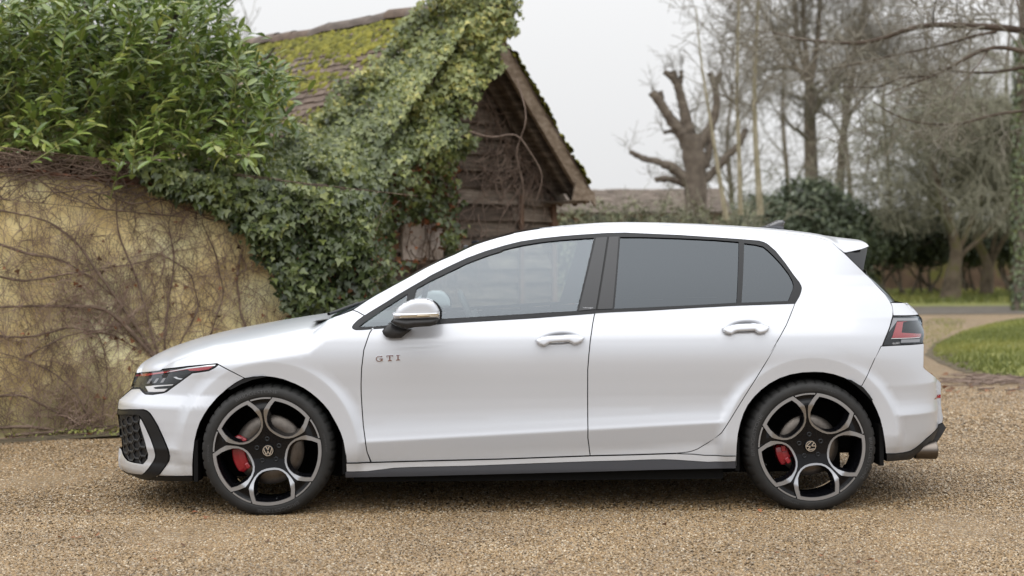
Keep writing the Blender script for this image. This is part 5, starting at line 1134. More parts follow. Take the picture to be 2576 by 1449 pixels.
# ---- grille: dark bed with raised hexagon cells
gr, gr2 = panel('side_grille', 'grille', 'gap', inset=0.0, off=-0.022, thick=0.0)
gp = inset_poly(PAN['grille'], 0.003); cells = []
hx_, hz_ = 0.054, 0.046
for a in range(-2, 9):
    for b_ in range(-1, 9):
        cx = -0.86 + a * hx_ * 0.78; cz = 0.20 + b_ * hz_ + (a % 2) * hz_ / 2 - (a * 0.006)
        q = [(cx + 0.5 * hx_ * math.cos(k * math.pi / 3), cz + 0.56 * hz_ * math.sin(k * math.pi / 3)) for k in range(6)]
        if inside(gp, np.array([(cx, cz)]))[0]: cells.append((cx, cz, np.array(q)))
gV, gF = [], []
hexes = []
for cx, cz, q in cells:
    for sc, in ((1.0,),):
        inn = np.array([cx, cz]) + (q - np.array([cx, cz])) * 0.80
        outp = np.array([cx, cz]) + (q - np.array([cx, cz])) * 1.0
        ok = inside(inset_poly(PAN['grille'], -0.012), outp)
        if not ok.all():
            outp[~ok] = np.array([cx, cz]) + (outp[~ok] - np.array([cx, cz])) * 0.55
            inn = np.array([cx, cz]) + (outp - np.array([cx, cz])) * 0.8
        V = [(x, -(float(W(x, z)) + 0.000), z) for x, z in outp] + [(x, -(float(W(x, z)) - 0.003), z) for x, z in inn] + [(x, -(float(W(x, z)) - 0.016), z) for x, z in (np.array([cx, cz]) + (inn - np.array([cx, cz])) * 0.86)]
        Fc = [(k, (k + 1) % 6, 6 + (k + 1) % 6, 6 + k) for k in range(6)] + [(6 + k, 6 + (k + 1) % 6, 12 + (k + 1) % 6, 12 + k) for k in range(6)] + [tuple(range(12, 18))]
        o = obj('grille_cell', mk('grille_cell', np.array(V), Fc, False), CM['bumpblack'], gr)

# ---- pillowy small parts
def pillow(name, poly, y_out, y_in, bulge, edge, mat, parent, grid=0.008, step=0.006, wave=None):
    p = inset_poly(poly, 0.0); vo, T, loops = tri2d(p, (), step, grid)
    d = np.clip(edge_dist(p, vo) / edge, 0, 1); h = bulge * np.sqrt(1 - (1 - d) ** 2)
    n = len(vo); yo = y_out(vo[:, 0], vo[:, 1]) if callable(y_out) else np.full(n, y_out)
    yi = y_in(vo[:, 0], vo[:, 1]) if callable(y_in) else np.full(n, y_in)
    V = np.concatenate([np.stack([vo[:, 0], yo - h, vo[:, 1]], axis=1), np.stack([vo[:, 0], yi + h * 0.3, vo[:, 1]], axis=1)])
    a, b_, c = V[T[:, 0]], V[T[:, 1]], V[T[:, 2]]; fl = np.cross(b_ - a, c - a)[:, 1] > 0
    T[fl] = T[fl][:, [0, 2, 1]]
    faces = [tuple(t) for t in T] + [tuple(t[::-1] + n) for t in T]
    l = loops[0]; m = len(l)
    for q in range(m): faces.append((l[q], l[(q + 1) % m], n + l[(q + 1) % m], n + l[q]))
    me = mk(name, V, faces, True)
    return obj(name, me, CM[mat], parent)
def wat(off): return lambda x, z: -(W(x, z) + off)
for par, par2, k in ((fdoor, fdoor2, 'handle_f'), (rdoor, rdoor2, 'handle_r')):
    h = pillow('handle', PAN[k], wat(0.020), wat(0.002), 0.014, 0.014, 'paint', par, 0.005, 0.004)
    copy_to(h, par2)
capp = [(x, z if z > 0.99 else z - 0.035) for x, z in PAN['mirror_cap']]
mir = pillow('door_mirror', capp, -1.000, -0.90, 0.020, 0.03, 'paint', car)
pillow('mirror_band', PAN['mirror_band'], -1.012, -0.90, 0.022, 0.03, 'paint', mir)
pillow('mirror_indicator', PAN['mirror_ind'], -1.026, -0.95, 0.014, 0.010, 'amber', mir)
pillow('mirror_base', PAN['mirror_low'], -0.998, -0.90, 0.036, 0.035, 'bumpblack', mir)
pillow('mirror_arm', PAN['mirror_arm'], -0.915, -0.83, 0.025, 0.03, 'bumpblack', mir)
pillow('mirror_rim', PAN['mirror_glass'], -0.985, -0.90, 0.02, 0.01, 'blacktrim', mir)
m2 = mir.copy(); COL.objects.link(m2); m2.parent = car; m2.scale = (1, -1, 1)
for ch in list(mir.children):
    c = ch.copy(); COL.objects.link(c); c.parent = m2
ant = pillow('roof_antenna', PAN['antenna'], -0.012, 0.012, 0.016, 0.02, 'antgrey', car)
ps = MB().lathe([(0.0, 0), (0.007, 0.0), (0.008, 0.002)], 20, 'y').build('parking_sensor', CM['paint'], rbump, True)
ps.location = (3.335, -float(W(3.335, 0.553)) - 0.001, 0.553); ps.rotation_euler = (0, 0, R(38))

# ---- badge letters
def slab(name, polys, z0, x0, sc, off, mat, parent, hh=0.003, slope=0.055):
    mb = MB()
    for poly in polys:
        q = [(x0 + a * sc, z0 + b_ * sc + slope * a * sc) for a, b_ in poly]
        if area2(q) < 0: q = q[::-1]
        A = [(x, -(float(W(x, z)) + off), z) for x, z in q]; B = [(x, -(float(W(x, z)) + off - hh), z) for x, z in q]
        mb.prism(B, A)
    return mb.build(name, CM[mat], parent)
def arc(cx, cz, r0, r1, a0, a1, n=14, sx=1.25):
    out = []
    for i in range(n):
        a = [R(a0 + (a1 - a0) * (i + k) / n) for k in (0, 1)]
        out.append([(cx + sx * r1 * math.cos(a[0]), cz + r1 * math.sin(a[0])), (cx + sx * r1 * math.cos(a[1]), cz + r1 * math.sin(a[1])), (cx + sx * r0 * math.cos(a[1]), cz + r0 * math.sin(a[1])), (cx + sx * r0 * math.cos(a[0]), cz + r0 * math.sin(a[0]))])
    return out
def rect(x0, z0, x1, z1): return [(x0, z0), (x1, z0), (x1, z1), (x0, z1)]
for g, mat, off, nm in ((0.05, 'chrome', 0.0025, 'badge_outline'), (0.0, 'badgered', 0.0045, 'badge_letter')):
    t2 = 0.10 + g
    Gp = arc(0.62, 0.5, 0.5 - t2, 0.5 + g * 0.5, 40, 330, 20, 1.2) + [rect(0.70 - g, 0.40 - g / 2, 1.28 + g, 0.52 + g / 2), rect(1.05 - g, 0.08 - g, 1.22 + g, 0.5), rect(0.98 - g, 0.78 - g, 1.16 + g, 0.98 + g)]
    Tp = [rect(1.95 - g, 0.86 - g, 3.15 + g, 1.0 + g), rect(2.45 - g, 0.0 - g, 2.65 + g, 1.0), rect(2.25 - g, 0.0 - g, 2.85 + g, 0.12 + g), rect(1.95 - g, 0.72 - g, 2.07 + g, 0.95), rect(3.03 - g, 0.72 - g, 3.15 + g, 0.95)]
    Ip = [rect(3.95 - g, 0.0 - g, 4.15 + g, 1.0 + g), rect(3.72 - g, 0.88 - g, 4.38 + g, 1.0 + g), rect(3.72 - g, 0.0 - g, 4.38 + g, 0.12 + g)]
    for lp in (Gp, Tp, Ip):
        slab(nm, lp, 0.7405, 0.525, 0.0265, off, mat, fdoor)

def text_mesh(s, size):
    cu = bpy.data.curves.new('lettering', 'FONT'); cu.body = s; cu.size = size; cu.extrude = 0.0
    o = bpy.data.objects.new('lettering_source', cu); COL.objects.link(o)
    dg = bpy.context.evaluated_depsgraph_get(); dg.update()
    me = bpy.data.meshes.new_from_object(o.evaluated_get(dg))
    V = np.array([tuple(v.co) for v in me.vertices]); Fc = [tuple(p.vertices) for p in me.polygons]
    bpy.data.objects.remove(o); bpy.data.curves.remove(cu); bpy.data.meshes.remove(me)
    return V, Fc
V, Fc = text_mesh('IQ.LIGHT', 0.0125)
q = np.stack([V[:, 0] * 0.8 + 3.045, V[:, 1] + 0.8015], axis=1)
q[:, 1] += (q[:, 0] - 3.045) * 0.03
obj('lamp_lettering', mk('lamp_lettering', np.stack([q[:, 0], -(W(q[:, 0], q[:, 1]) - 0.004), q[:, 1]], axis=1), Fc, False), CM['lampwhite'], tl)
V, Fc = text_mesh('Volkswagen', 0.0105)
q = np.stack([V[:, 0] + 1.528, V[:, 1] + 0.988], axis=1)
obj('pillar_lettering', mk('pillar_lettering', np.stack([q[:, 0], -(W(q[:, 0], q[:, 1]) + 0.0035), q[:, 1]], axis=1), Fc, False), CM['lampgrey'], fdoor)

# ---- interior
mb = MB(); mb.box((1.35, 0, 0.33), (1.9, 1.36, 0.05)); mb.build('cabin_floor', CM['dash'], car)
mb = MB(); mb.prism([(0.42, -0.66, 0.60), (0.86, -0.66, 0.60), (0.84, -0.66, 0.86), (0.70, -0.66, 0.94), (0.42, -0.66, 0.935)], [(0.42, 0.66, 0.60), (0.86, 0.66, 0.60), (0.84, 0.66, 0.86), (0.70, 0.66, 0.94), (0.42, 0.66, 0.935)])
mb.build('dashboard', CM['dash'], car, bevel=0.03, seg=3)
st = MB(); prof = [(0.178 + 0.016 * math.cos(a), 0.016 * math.sin(a)) for a in np.linspace(0, 2 * math.pi, 13)]
st.lathe(prof, 36, 'y'); st.box((0, 0.01, 0), (0.30, 0.02, 0.05)); st.box((0, 0.01, -0.08), (0.05, 0.02, 0.16)); st.box((0, 0.02, 0), (0.13, 0.05, 0.11))
stw = st.build('steering_wheel', CM['dash'], car, True); stw.location = (0.98, 0.36, 0.90); stw.rotation_euler = (0, R(0), R(0))
stw.rotation_euler = (R(0), R(0), R(90)); stw.matrix_local = Matrix.Translation((0.98, 0.36, 0.88)) @ Matrix.Rotation(R(-24), 4, 'Y') @ Matrix.Rotation(R(-90), 4, 'Z')
def seat(x, y, w_):
    s = pillow('seat', [(x - 0.30, 0.40), (x + 0.12, 0.36), (x + 0.34, 0.95), (x + 0.36, 1.02), (x + 0.22, 1.03), (x + 0.02, 0.56), (x - 0.30, 0.56)], y - w_ / 2 + 0.02, y + w_ / 2 - 0.02, 0.02, 0.06, 'seat', car, 0.04, 0.03)
    pillow('head_rest', [(x + 0.28, 1.04), (x + 0.38, 1.03), (x + 0.41, 1.17), (x + 0.33, 1.19), (x + 0.27, 1.14)], y - 0.12, y + 0.12, 0.02, 0.03, 'seat', s, 0.03, 0.02)
seat(1.45, -0.36, 0.52); seat(1.45, 0.36, 0.52)
seat(2.25, 0.0, 1.20)
mb = MB(); mb.box((0.95, 0, 1.28), (0.03, 0.22, 0.06)); mb.build('rear_view_mirror', CM['dash'], car, bevel=0.012)

# ---- wheels
RW = 0.2615
def dep(r): return 0.034 * np.clip(1 - (r / 0.20) ** 2, 0, 1)
OUT = [(-0.1015, 0.2405), (-0.1085, 0.200), (-0.1105, 0.168), (-0.103, 0.152), (-0.094, 0.138), (-0.080, 0.1185), (-0.062, 0.1015), (-0.042, 0.0905), (-0.020, 0.0855)]
OUT = OUT + [(0.0, 0.0845)] + [(-a, b_) for a, b_ in OUT[::-1]]
ang = np.linspace(math.atan2(0.1015, 0.2405), -math.atan2(0.1015, 0.2405), 16)[1:-1]
OUT = OUT + [(0.261 * math.sin(a), 0.261 * math.cos(a)) for a in ang]
INN = [(-0.0845, 0.2305), (-0.0900, 0.200), (-0.0885, 0.170), (-0.0840, 0.145), (-0.0720, 0.1225), (-0.056, 0.1075), (-0.038, 0.0985), (-0.019, 0.0950)]
INN = INN + [(0.0, 0.0945)] + [(-a, b_) for a, b_ in INN[::-1]]
ang = np.linspace(math.atan2(0.0845, 0.2305), -math.atan2(0.0845, 0.2305), 14)[1:-1]
INN = INN + [(0.2455 * math.sin(a), 0.2455 * math.cos(a)) for a in ang]
def rot2(poly, deg):
    a = R(deg); c, s_ = math.cos(a), math.sin(a)
    # local (s, r): r axis points along angle 'deg'
    return np.array([(r * c + s * s_, r * s_ - s * c) for s, r in poly])
ANG = [-83 + 72 * k for k in range(5)]
def plate(name, poly, holes, y0f, thick, grid, step, shrink=0.86):
    vo, T, loops = tri2d(poly, holes, step, grid)
    r = np.hypot(vo[:, 0], vo[:, 1]); V = np.stack([vo[:, 0], y0f(r), vo[:, 1]], axis=1)
    a, b_, c = V[T[:, 0]], V[T[:, 1]], V[T[:, 2]]; fl = np.cross(b_ - a, c - a)[:, 1] > 0
    T[fl] = T[fl][:, [0, 2, 1]]
    Vl = [tuple(v) for v in V]; faces = [tuple(t) for t in T]
    for li, l in enumerate(loops):
        n = len(l); o1 = len(Vl); cen = V[l].mean(axis=0)
        for i in l:
            Vl.append(tuple(V[i]))
            p = V[i].copy()
            if li > 0: p[0] = cen[0] + (p[0] - cen[0]) * shrink; p[2] = cen[2] + (p[2] - cen[2]) * shrink
            p[1] += thick; Vl.append(tuple(p))
        for q in range(n):
            a0, a1 = o1 + 2 * q, o1 + 2 * ((q + 1) % n); faces.append((a0, a1, a1 + 1, a0 + 1))
    me = mk(name, np.array(Vl), faces, True)
    return me
circ = [(0.2605 * math.cos(a), 0.2605 * math.sin(a)) for a in np.linspace(0, 2 * math.pi, 97)[:-1]]
holes5 = [rot2(inset_poly(INN, -0.001), a) for a in ANG]
spider_me = plate('wheel_spider', circ, holes5, lambda r: -0.004 + dep(r) + 0.010 * np.exp(-((r - 0.235) / 0.02) ** 2), 0.045, 0.012, 0.008)
def loop_me():
    parts = []
    for a in ANG:
        o = rot2(inset_poly(OUT, 0.0), a); i = rot2(inset_poly(INN, 0.0), a)
        parts.append((o, i))
    return parts
silver_mes = []
for o_, i_ in loop_me():
    silver_mes.append(plate('rim_loop', o_, [i_], lambda r: -0.0085 + dep(r), 0.008, 0.008, 0.006, 0.985))
def rimarc(a0, a1, r0=0.2535, r1=0.2605):
    P = [(r1 * math.cos(R(a)), r1 * math.sin(R(a))) for a in np.linspace(a0, a1, 14)] + [(r0 * math.cos(R(a)), r0 * math.sin(R(a))) for a in np.linspace(a1, a0, 14)]
    return plate('rim_arc', P, [], lambda r: -0.0085 + 0 * r, 0.006, 0.02, 0.01)
arc_mes = [rimarc(a + 36 - 11, a + 36 + 11) for a in ANG]
# tyre
def tyre_mesh():
    prof = [(0.248, 0.205), (0.256, 0.222), (0.285, 0.232), (0.305, 0.226), (0.316, 0.205), (0.3215, 0.17), (0.3225, 0.12), (0.3225, 0.09), (0.3215, 0.045), (0.318, 0.022), (0.3125, 0.010), (0.305, 0.001), (0.296, -0.005), (0.284, -0.008), (0.272, -0.007), (0.2655, -0.006), (0.2645, -0.0045), (0.2625, -0.006), (0.2605, -0.002), (0.256, 0.004), (0.248, 0.012)]
    n = 252; V = []
    for i in range(n):
        a = 2 * math.pi * i / n
        for j, (r, h) in enumerate(prof):
            rr, hh = r, h
            if j in (8, 9, 10) and i % 6 == 0: rr -= 0.0065
            if j in (3, 4, 5, 6, 7) and i % 6 in (0,): rr -= 0.005
            V.append((rr * math.cos(a), hh, rr * math.sin(a)))
    k = len(prof); Fc = []
    for i in range(n):
        j = (i + 1) % n
        for q in range(k - 1): Fc.append((i * k + q, i * k + q + 1, j * k + q + 1, j * k + q))
    return mk('tyre', np.array(V), np.array(Fc), True)
tyre_me = tyre_mesh()
def bend_text(s, size, r0, th0, flip=False, wide=1.0):
    V, Fc = text_mesh(s, size); V[:, 0] -= V[:, 0].mean(); V[:, 1] -= size * 0.35
    r = r0 + V[:, 1]; th = R(th0) - V[:, 0] * wide / r0
    yy = np.interp(r, [0.256, 0.265, 0.272, 0.284, 0.296, 0.305], [0.0, -0.006, -0.007, -0.008, -0.005, 0.001]) - 0.0012
    return np.stack([r * np.cos(th), yy, r * np.sin(th)], axis=1), Fc
brand_me = [None, None]
for q, (th0, th1) in enumerate(((105, -75), (172, -8))):
    V1, F1 = bend_text('BRIDGESTONE', 0.024, 0.288, th0, wide=1.35); V2, F2 = bend_text('BRIDGESTONE', 0.024, 0.288, th1, wide=1.35)
    V3, F3 = bend_text('235/35R19 91Y', 0.012, 0.283, th0 - 95, wide=1.2); V4, F4 = bend_text('POTENZA', 0.014, 0.284, th0 + 80, wide=1.3)
    allV = np.concatenate([V1, V2, V3, V4]); allF = list(F1); o_ = len(V1)
    for Vn, Fn in ((V2, F2), (V3, F3), (V4, F4)):
        allF += [tuple(i + o_ for i in f) for f in Fn]; o_ += len(Vn)
    brand_me[q] = mk('tyre_lettering', allV, allF, False)
def emblem_mesh():
    mb = MB(); y0, y1 = -0.001, 0.003
    def ringp(r0, r1, n=40):
        for i in range(n):
            a, b_ = 2 * math.pi * i / n, 2 * math.pi * (i + 1) / n
            q = [(r0 * math.cos(a), r0 * math.sin(a)), (r1 * math.cos(a), r1 * math.sin(a)), (r1 * math.cos(b_), r1 * math.sin(b_)), (r0 * math.cos(b_), r0 * math.sin(b_))]
            mb.prism([(x, y1, z) for x, z in q], [(x, y0, z) for x, z in q])
    def bar(p, q, w_):
        p, q = np.array(p), np.array(q); d = (q - p) / np.linalg.norm(q - p); n_ = np.array([-d[1], d[0]]) * w_ / 2
        P = [p + n_, q + n_, q - n_, p - n_]; mb.prism([(a, y1, b_) for a, b_ in P], [(a, y0, b_) for a, b_ in P])
    ringp(0.0225, 0.0255); w_ = 0.0040
    bar((-0.0088, 0.0215), (0.0, 0.0035), w_); bar((0.0088, 0.0215), (0.0, 0.0035), w_)
    bar((-0.0200, 0.0120), (-0.0085, -0.0205), w_); bar((0.0200, 0.0120), (0.0085, -0.0205), w_)
    bar((-0.0085, -0.0205), (0.0, -0.0010), w_); bar((0.0085, -0.0205), (0.0, -0.0010), w_)
    return mk('emblem', np.array(mb.v), mb.f, False)
emblem_me = emblem_mesh()
cap_me = mk('centre_cap', np.array(MB().lathe([(0.0, 0.0), (0.0265, 0.001), (0.029, 0.004), (0.031, 0.02)], 40).v), MB().lathe([(0.0, 0.0), (0.0265, 0.001), (0.029, 0.004), (0.031, 0.02)], 40).f, True)
_b = MB().lathe([(0.0, 0.004), (0.005, 0.004), (0.006, 0.0), (0.011, -0.001), (0.013, 0.003), (0.0135, 0.02)], 20)
bolt_me = mk('wheel_bolt', np.array(_b.v), _b.f, True)
_b = MB().lathe([(0.252, -0.002), (0.2535, -0.004), (0.2615, -0.004), (0.2625, 0.002), (0.2600, 0.012), (0.246, 0.020), (0.236, 0.05), (0.230, 0.14), (0.236, 0.19), (0.255, 0.21)], 96)
barrel_v, barrel_f = np.array(_b.v), _b.f
def wheel_base():
    mb = MB(); mb.add(barrel_v, barrel_f)
    mb.add([tuple(v.co) for v in spider_me.vertices], [tuple(p.vertices) for p in spider_me.polygons])
    return mk('wheel', np.array(mb.v), mb.f, True)
wheel_me = wheel_base()
_d = MB().lathe([(0.09, 0.075), (0.10, 0.072), (0.168, 0.072), (0.170, 0.076), (0.170, 0.098), (0.09, 0.10)], 72); disc_me = mk('brake_disc', np.array(_d.v), _d.f, True)
_d = MB().lathe([(0.0, 0.06), (0.085, 0.06), (0.09, 0.065), (0.09, 0.12)], 48); hat_me = mk('disc_hub', np.array(_d.v), _d.f, True)
def caliper(front):
    mb = MB()
    a0, r0, r1 = (188, 0.115, 0.182) if front else (200, 0.105, 0.165)
    h = 34 if front else 20
    n = 10; P = []
    for q in range(n + 1):
        aq = R(a0 - h + 2 * h * q / n); e = abs(q / n - 0.5) * 2; ra, rb = r0 + 0.012 * (e > 0.7), r1 - 0.014 * (e > 0.85)
        P.append((ra * math.cos(aq), ra * math.sin(aq), rb * math.cos(aq), rb * math.sin(aq), 0.050 + 0.012 * e ** 3))
    V = []
    for (xa, za, xb_, zb_, y_) in P: V += [(xa, y_ + 0.004, za), ((xa + xb_) / 2, y_, (za + zb_) / 2), (xb_, y_ + 0.006, zb_), (xb_, 0.115, zb_), (xa, 0.115, za)]
    Fc = [(q * 5 + k, q * 5 + (k + 1) % 5, q * 5 + 5 + (k + 1) % 5, q * 5 + 5 + k) for q in range(n) for k in range(5)] + [(4, 3, 2, 1, 0), tuple(n * 5 + k for k in range(5))]
    mb.add(V, Fc)
    for sgn in (-1, 1):
        a = R(a0 + sgn * (h - 6)); c = (0.128 * math.cos(a), 0.05, 0.128 * math.sin(a))
        mb.box(c, (0.022, 0.02, 0.030), Matrix.Rotation(-a, 3, 'Y'))
    return mk('brake_caliper', np.array([tuple(p) for p in mb.v]), mb.f, False)
cal_me = [caliper(True), caliper(False)]
for me in (wheel_me, spider_me, cap_me): me.materials.append(CM['rimblack'])
for (wx, sy, rearw) in ((0.0, -1, 0), (2.631, -1, 1), (0.0, 1, 0), (2.631, 1, 1)):
    wh = obj('wheel', wheel_me, None, car)
    wh.location = (wx, sy * 0.873, ZW)
    if sy > 0: wh.rotation_euler = (0, 0, R(180))
    obj('tyre', tyre_me, CM['tyre'], wh)
    if sy > 0: continue
    obj('tyre_lettering', brand_me[rearw], CM['letter'], wh)
    for me in silver_mes: obj('rim_loop', me, CM['rimsilver'], wh)
    for me in arc_mes: obj('rim_arc', me, CM['rimsilver'], wh)
    cp = obj('centre_cap', cap_me, None, wh); cp.location = (0, 0.016, 0)
    em = obj('emblem', emblem_me, CM['chrome'], wh); em.location = (0, 0.0145, 0); em.rotation_euler = (0, R(65 if rearw else -4), 0)
    for k in range(5):
        a = R(-83 + 36 + 72 * k + 142); bo = obj('wheel_bolt', bolt_me, CM['blacktrim'], wh)
        bo.location = (0.056 * math.cos(a), 0.024, 0.056 * math.sin(a))
    dsc = obj('brake_disc', disc_me, CM['disc'], wh); dh = obj('disc_hub', hat_me, CM['lampdark'], wh)
    if rearw: dsc.scale = dh.scale = (0.88, 1, 0.88)
    cl = obj('brake_caliper', cal_me[rearw], CM['calred'], wh)
    b = cl.modifiers.new('bevel', 'BEVEL'); b.width = 0.006; b.segments = 2
    vl = MB().lathe([(0.0, -0.004), (0.004, -0.004), (0.0045, 0.03)], 10).build('valve', CM['blacktrim'], wh, True)
    va = R(-80 if not rearw else -158); vl.location = (0.236 * math.cos(va), 0.015, 0.236 * math.sin(va))

# ------------------------------------------------------------------ foliage
# leaf shapes: y along the leaf, z is the upper face
_t = np.array([0.0, 0.22, 0.5, 0.78, 1.0]); _w = np.array([0.02, 0.125, 0.165, 0.12, 0.0])
LAUREL_V = np.concatenate([np.stack([sx * _w, _t, 0.07 * abs(sx) * (_w / 0.185) - 0.16 * _t ** 2], axis=1) for sx in (-1, 0, 1)])
LAUREL_F = np.array([(r * 5 + i, (r + 1) * 5 + i, (r + 1) * 5 + i + 1, r * 5 + i + 1) for r in (0, 1) for i in range(4)])
IVY_V = np.array([(0, 0.32, -0.05), (0, 0.0, 0.0), (0.34, -0.10, 0.03), (0.52, 0.24, 0.06), (0.24, 0.44, 0.04), (0, 1.0, -0.10), (-0.24, 0.44, 0.04), (-0.52, 0.24, 0.06), (-0.34, -0.10, 0.03)], float)
IVY_F = np.array([(0, i, i + 1 if i < 8 else 1) for i in range(1, 9)])
OVAL_V = np.array([(0, 0, 0), (0.28, 0.4, 0.05), (0, 1.0, -0.08), (-0.28, 0.4, 0.05)], float); OVAL_F = np.array([(0, 1, 2, 3)])
def leaf_objects(name, BV, BF, M, T, tints, mat, parent, keep):
    """the chosen leaves as single objects that share a few meshes, the rest as one 'stuff' part"""
    mes = []
    for q in range(8):
        me = mk(name, BV, BF, True, tint=np.full(len(BV), (q + 0.5) / 8)); me.materials.append(mat); mes.append(me)
    inv = Matrix.Translation(-Vector(parent.location))
    for i in keep:
        o = bpy.data.objects.new(name, mes[int(np.clip(tints[i] * 8, 0, 7))]); COL.objects.link(o); o.parent = parent
        m4 = Matrix([list(M[i][0]) + [T[i][0]], list(M[i][1]) + [T[i][1]], list(M[i][2]) + [T[i][2]], [0, 0, 0, 1]]); o.matrix_local = inv @ m4
    rest = np.ones(len(T), bool); rest[keep] = False
    V, Q = instance(BV, BF, M[rest], T[rest])
    o = obj('foliage', mk('foliage', V, Q, True, tint=np.repeat(tints[rest], len(BV))), mat); adopt(o, parent); o['kind'] = 'stuff'
    return o

# ---- laurel above the wall
LM = leafmat('laurel_leaf', [(0.0, (0.044, 0.078, 0.022)), (0.45, (0.112, 0.173, 0.036)), (0.8, (0.206, 0.266, 0.056)), (1.0, (0.333, 0.347, 0.092))], 0.32, 0.22, 0.25)
LB = noisy('laurel_bark', [(0.3, (0.035, 0.030, 0.020)), (0.7, (0.10, 0.085, 0.055))], 20, rough=0.9)
LS = plain('laurel_shoot', (0.16, 0.17, 0.045), 0.6)
lb = wpt(3.6, 0, -0.9); laurel = empty('laurel_shrub', (float(lb[0]), float(lb[1]), 0)); tag(laurel, 'big glossy green laurel shrub spilling over the ochre garden wall', 'shrub')
lau_poly = np.array([(-260, -60), (545, -60), (575, 5), (590, 70), (640, 110), (690, 125), (740, 185), (765, 250), (735, 320), (690, 365), (640, 398), (560, 412), (470, 398), (380, 372), (300, 388), (200, 385), (90, 372), (-60, 350), (-260, 330)], float)
S = 790
uv = rng.uniform((-260, -60), (770, 415), (S * 4, 2)); uv = uv[inside(lau_poly, uv)][:S]; S = len(uv)
dd = 10.2 + 2.0 * rng.random(S) ** 1.1 - 0.55 * np.clip((uv[:, 1] - 250) / 160, 0, 1) + 0.5 * np.clip((uv[:, 0] - 550) / 200, 0, 1)
tipw = np.array([tuple(at(u, v, d)) for (u, v), d in zip(uv, dd)])
dirs = np.stack([rng.normal(0.42, 0.42, S), rng.normal(-0.28, 0.35, S), rng.normal(0.50, 0.38, S) - 0.55 * np.clip((uv[:, 1] - 280) / 120, 0, 1)], axis=1)
dirs /= np.linalg.norm(dirs, axis=1, keepdims=True); sl = rng.uniform(0.26, 0.52, S)
n = 8; tt = np.linspace(0, 1, n)
curve = tipw[:, None, :] - dirs[:, None, :] * (sl[:, None, None] * (1 - tt)[None, :, None]); curve[:, :, 2] += -0.10 * sl[:, None] * ((1 - tt) ** 2)[None]
V, Q = tubes(curve, np.linspace(0.0045, 0.002, n)[None].repeat(S, 0), 4)
o = adopt(obj('shoots', mk('shoots', V, Q, True), LS), laurel); o['kind'] = 'stuff'
Ms, Ts, tn, sc = [], [], [], []
for s_ in range(S):
    nl_ = rng.integers(9, 15); ts = np.linspace(0.12, 1.0, nl_)
    for q in range(nl_):
        p = curve[s_, min(int(ts[q] * (n - 1)), n - 1)]; ax = dirs[s_]; side = np.cross(ax, (0, 0, 1.0)); side /= np.linalg.norm(side) + 1e-9
        a = (q % 2) * math.pi + rng.normal(0, 0.5); lat = side * math.cos(a) + np.cross(side, ax) * math.sin(a) * 0.8
        d = ax * (0.75 + 0.5 * (ts[q] > 0.85)) + lat * 0.85 + rng.normal(0, 0.14, 3); d[2] -= 0.08
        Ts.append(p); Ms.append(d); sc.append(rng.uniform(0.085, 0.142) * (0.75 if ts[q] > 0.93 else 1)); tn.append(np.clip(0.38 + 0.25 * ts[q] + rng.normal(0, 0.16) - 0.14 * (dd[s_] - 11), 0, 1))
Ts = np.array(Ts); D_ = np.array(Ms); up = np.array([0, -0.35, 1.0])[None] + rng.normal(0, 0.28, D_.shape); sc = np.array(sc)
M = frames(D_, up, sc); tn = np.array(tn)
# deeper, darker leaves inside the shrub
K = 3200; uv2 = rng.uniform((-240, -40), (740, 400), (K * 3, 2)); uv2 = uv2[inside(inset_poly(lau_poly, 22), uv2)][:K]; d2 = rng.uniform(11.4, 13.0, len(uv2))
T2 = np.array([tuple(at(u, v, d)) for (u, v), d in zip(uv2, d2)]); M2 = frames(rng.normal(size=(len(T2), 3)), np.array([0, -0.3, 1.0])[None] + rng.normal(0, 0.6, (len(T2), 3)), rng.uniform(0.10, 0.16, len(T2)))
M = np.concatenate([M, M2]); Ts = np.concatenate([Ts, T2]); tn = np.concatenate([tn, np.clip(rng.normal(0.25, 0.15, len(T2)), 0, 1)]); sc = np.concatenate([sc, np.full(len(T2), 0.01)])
face = np.abs(M[:, 1, 2]) / (np.linalg.norm(M[:, :, 2], axis=1) + 1e-9)
vis = sc * (0.4 + face) / Ts[:, 1] * (rng.random(len(Ts)) * 0.5 + 0.5)
vis[(Ts[:, 2] > 3.4) | (Ts[:, 0] < -3.75)] = 0
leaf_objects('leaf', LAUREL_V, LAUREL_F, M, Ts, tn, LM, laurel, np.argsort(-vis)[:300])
for (pts, r0, r1) in (([(40, 330), (45, 200), (60, 80), (75, -60)], 0.035, 0.02), ([(330, 360), (350, 240), (420, 120), (470, -60)], 0.03, 0.014), ([(200, 360), (230, 250), (190, 120), (230, -60)], 0.03, 0.015), ([(480, 380), (560, 280), (640, 190), (690, 120)], 0.02, 0.008), ([(120, 370), (200, 300), (330, 240), (470, 200)], 0.02, 0.008)):
    P = smooth_path(np.array([tuple(at(u, v, 11.5)) for u, v in pts]), 14); V, Q = tubes(P[None], np.linspace(r0, r1, 14)[None], 7); adopt(obj('branch', mk('branch', V, Q, True), LB), laurel)
P = smooth_path(np.array([tuple(lb[:2]) + (0,), tuple(lb[:2]) + (1.2,), tuple(at(330, 330, 11.6))]), 12); V, Q = tubes(P[None], np.linspace(0.07, 0.04, 12)[None], 8); adopt(obj('trunk', mk('trunk', V, Q, True), LB), laurel)

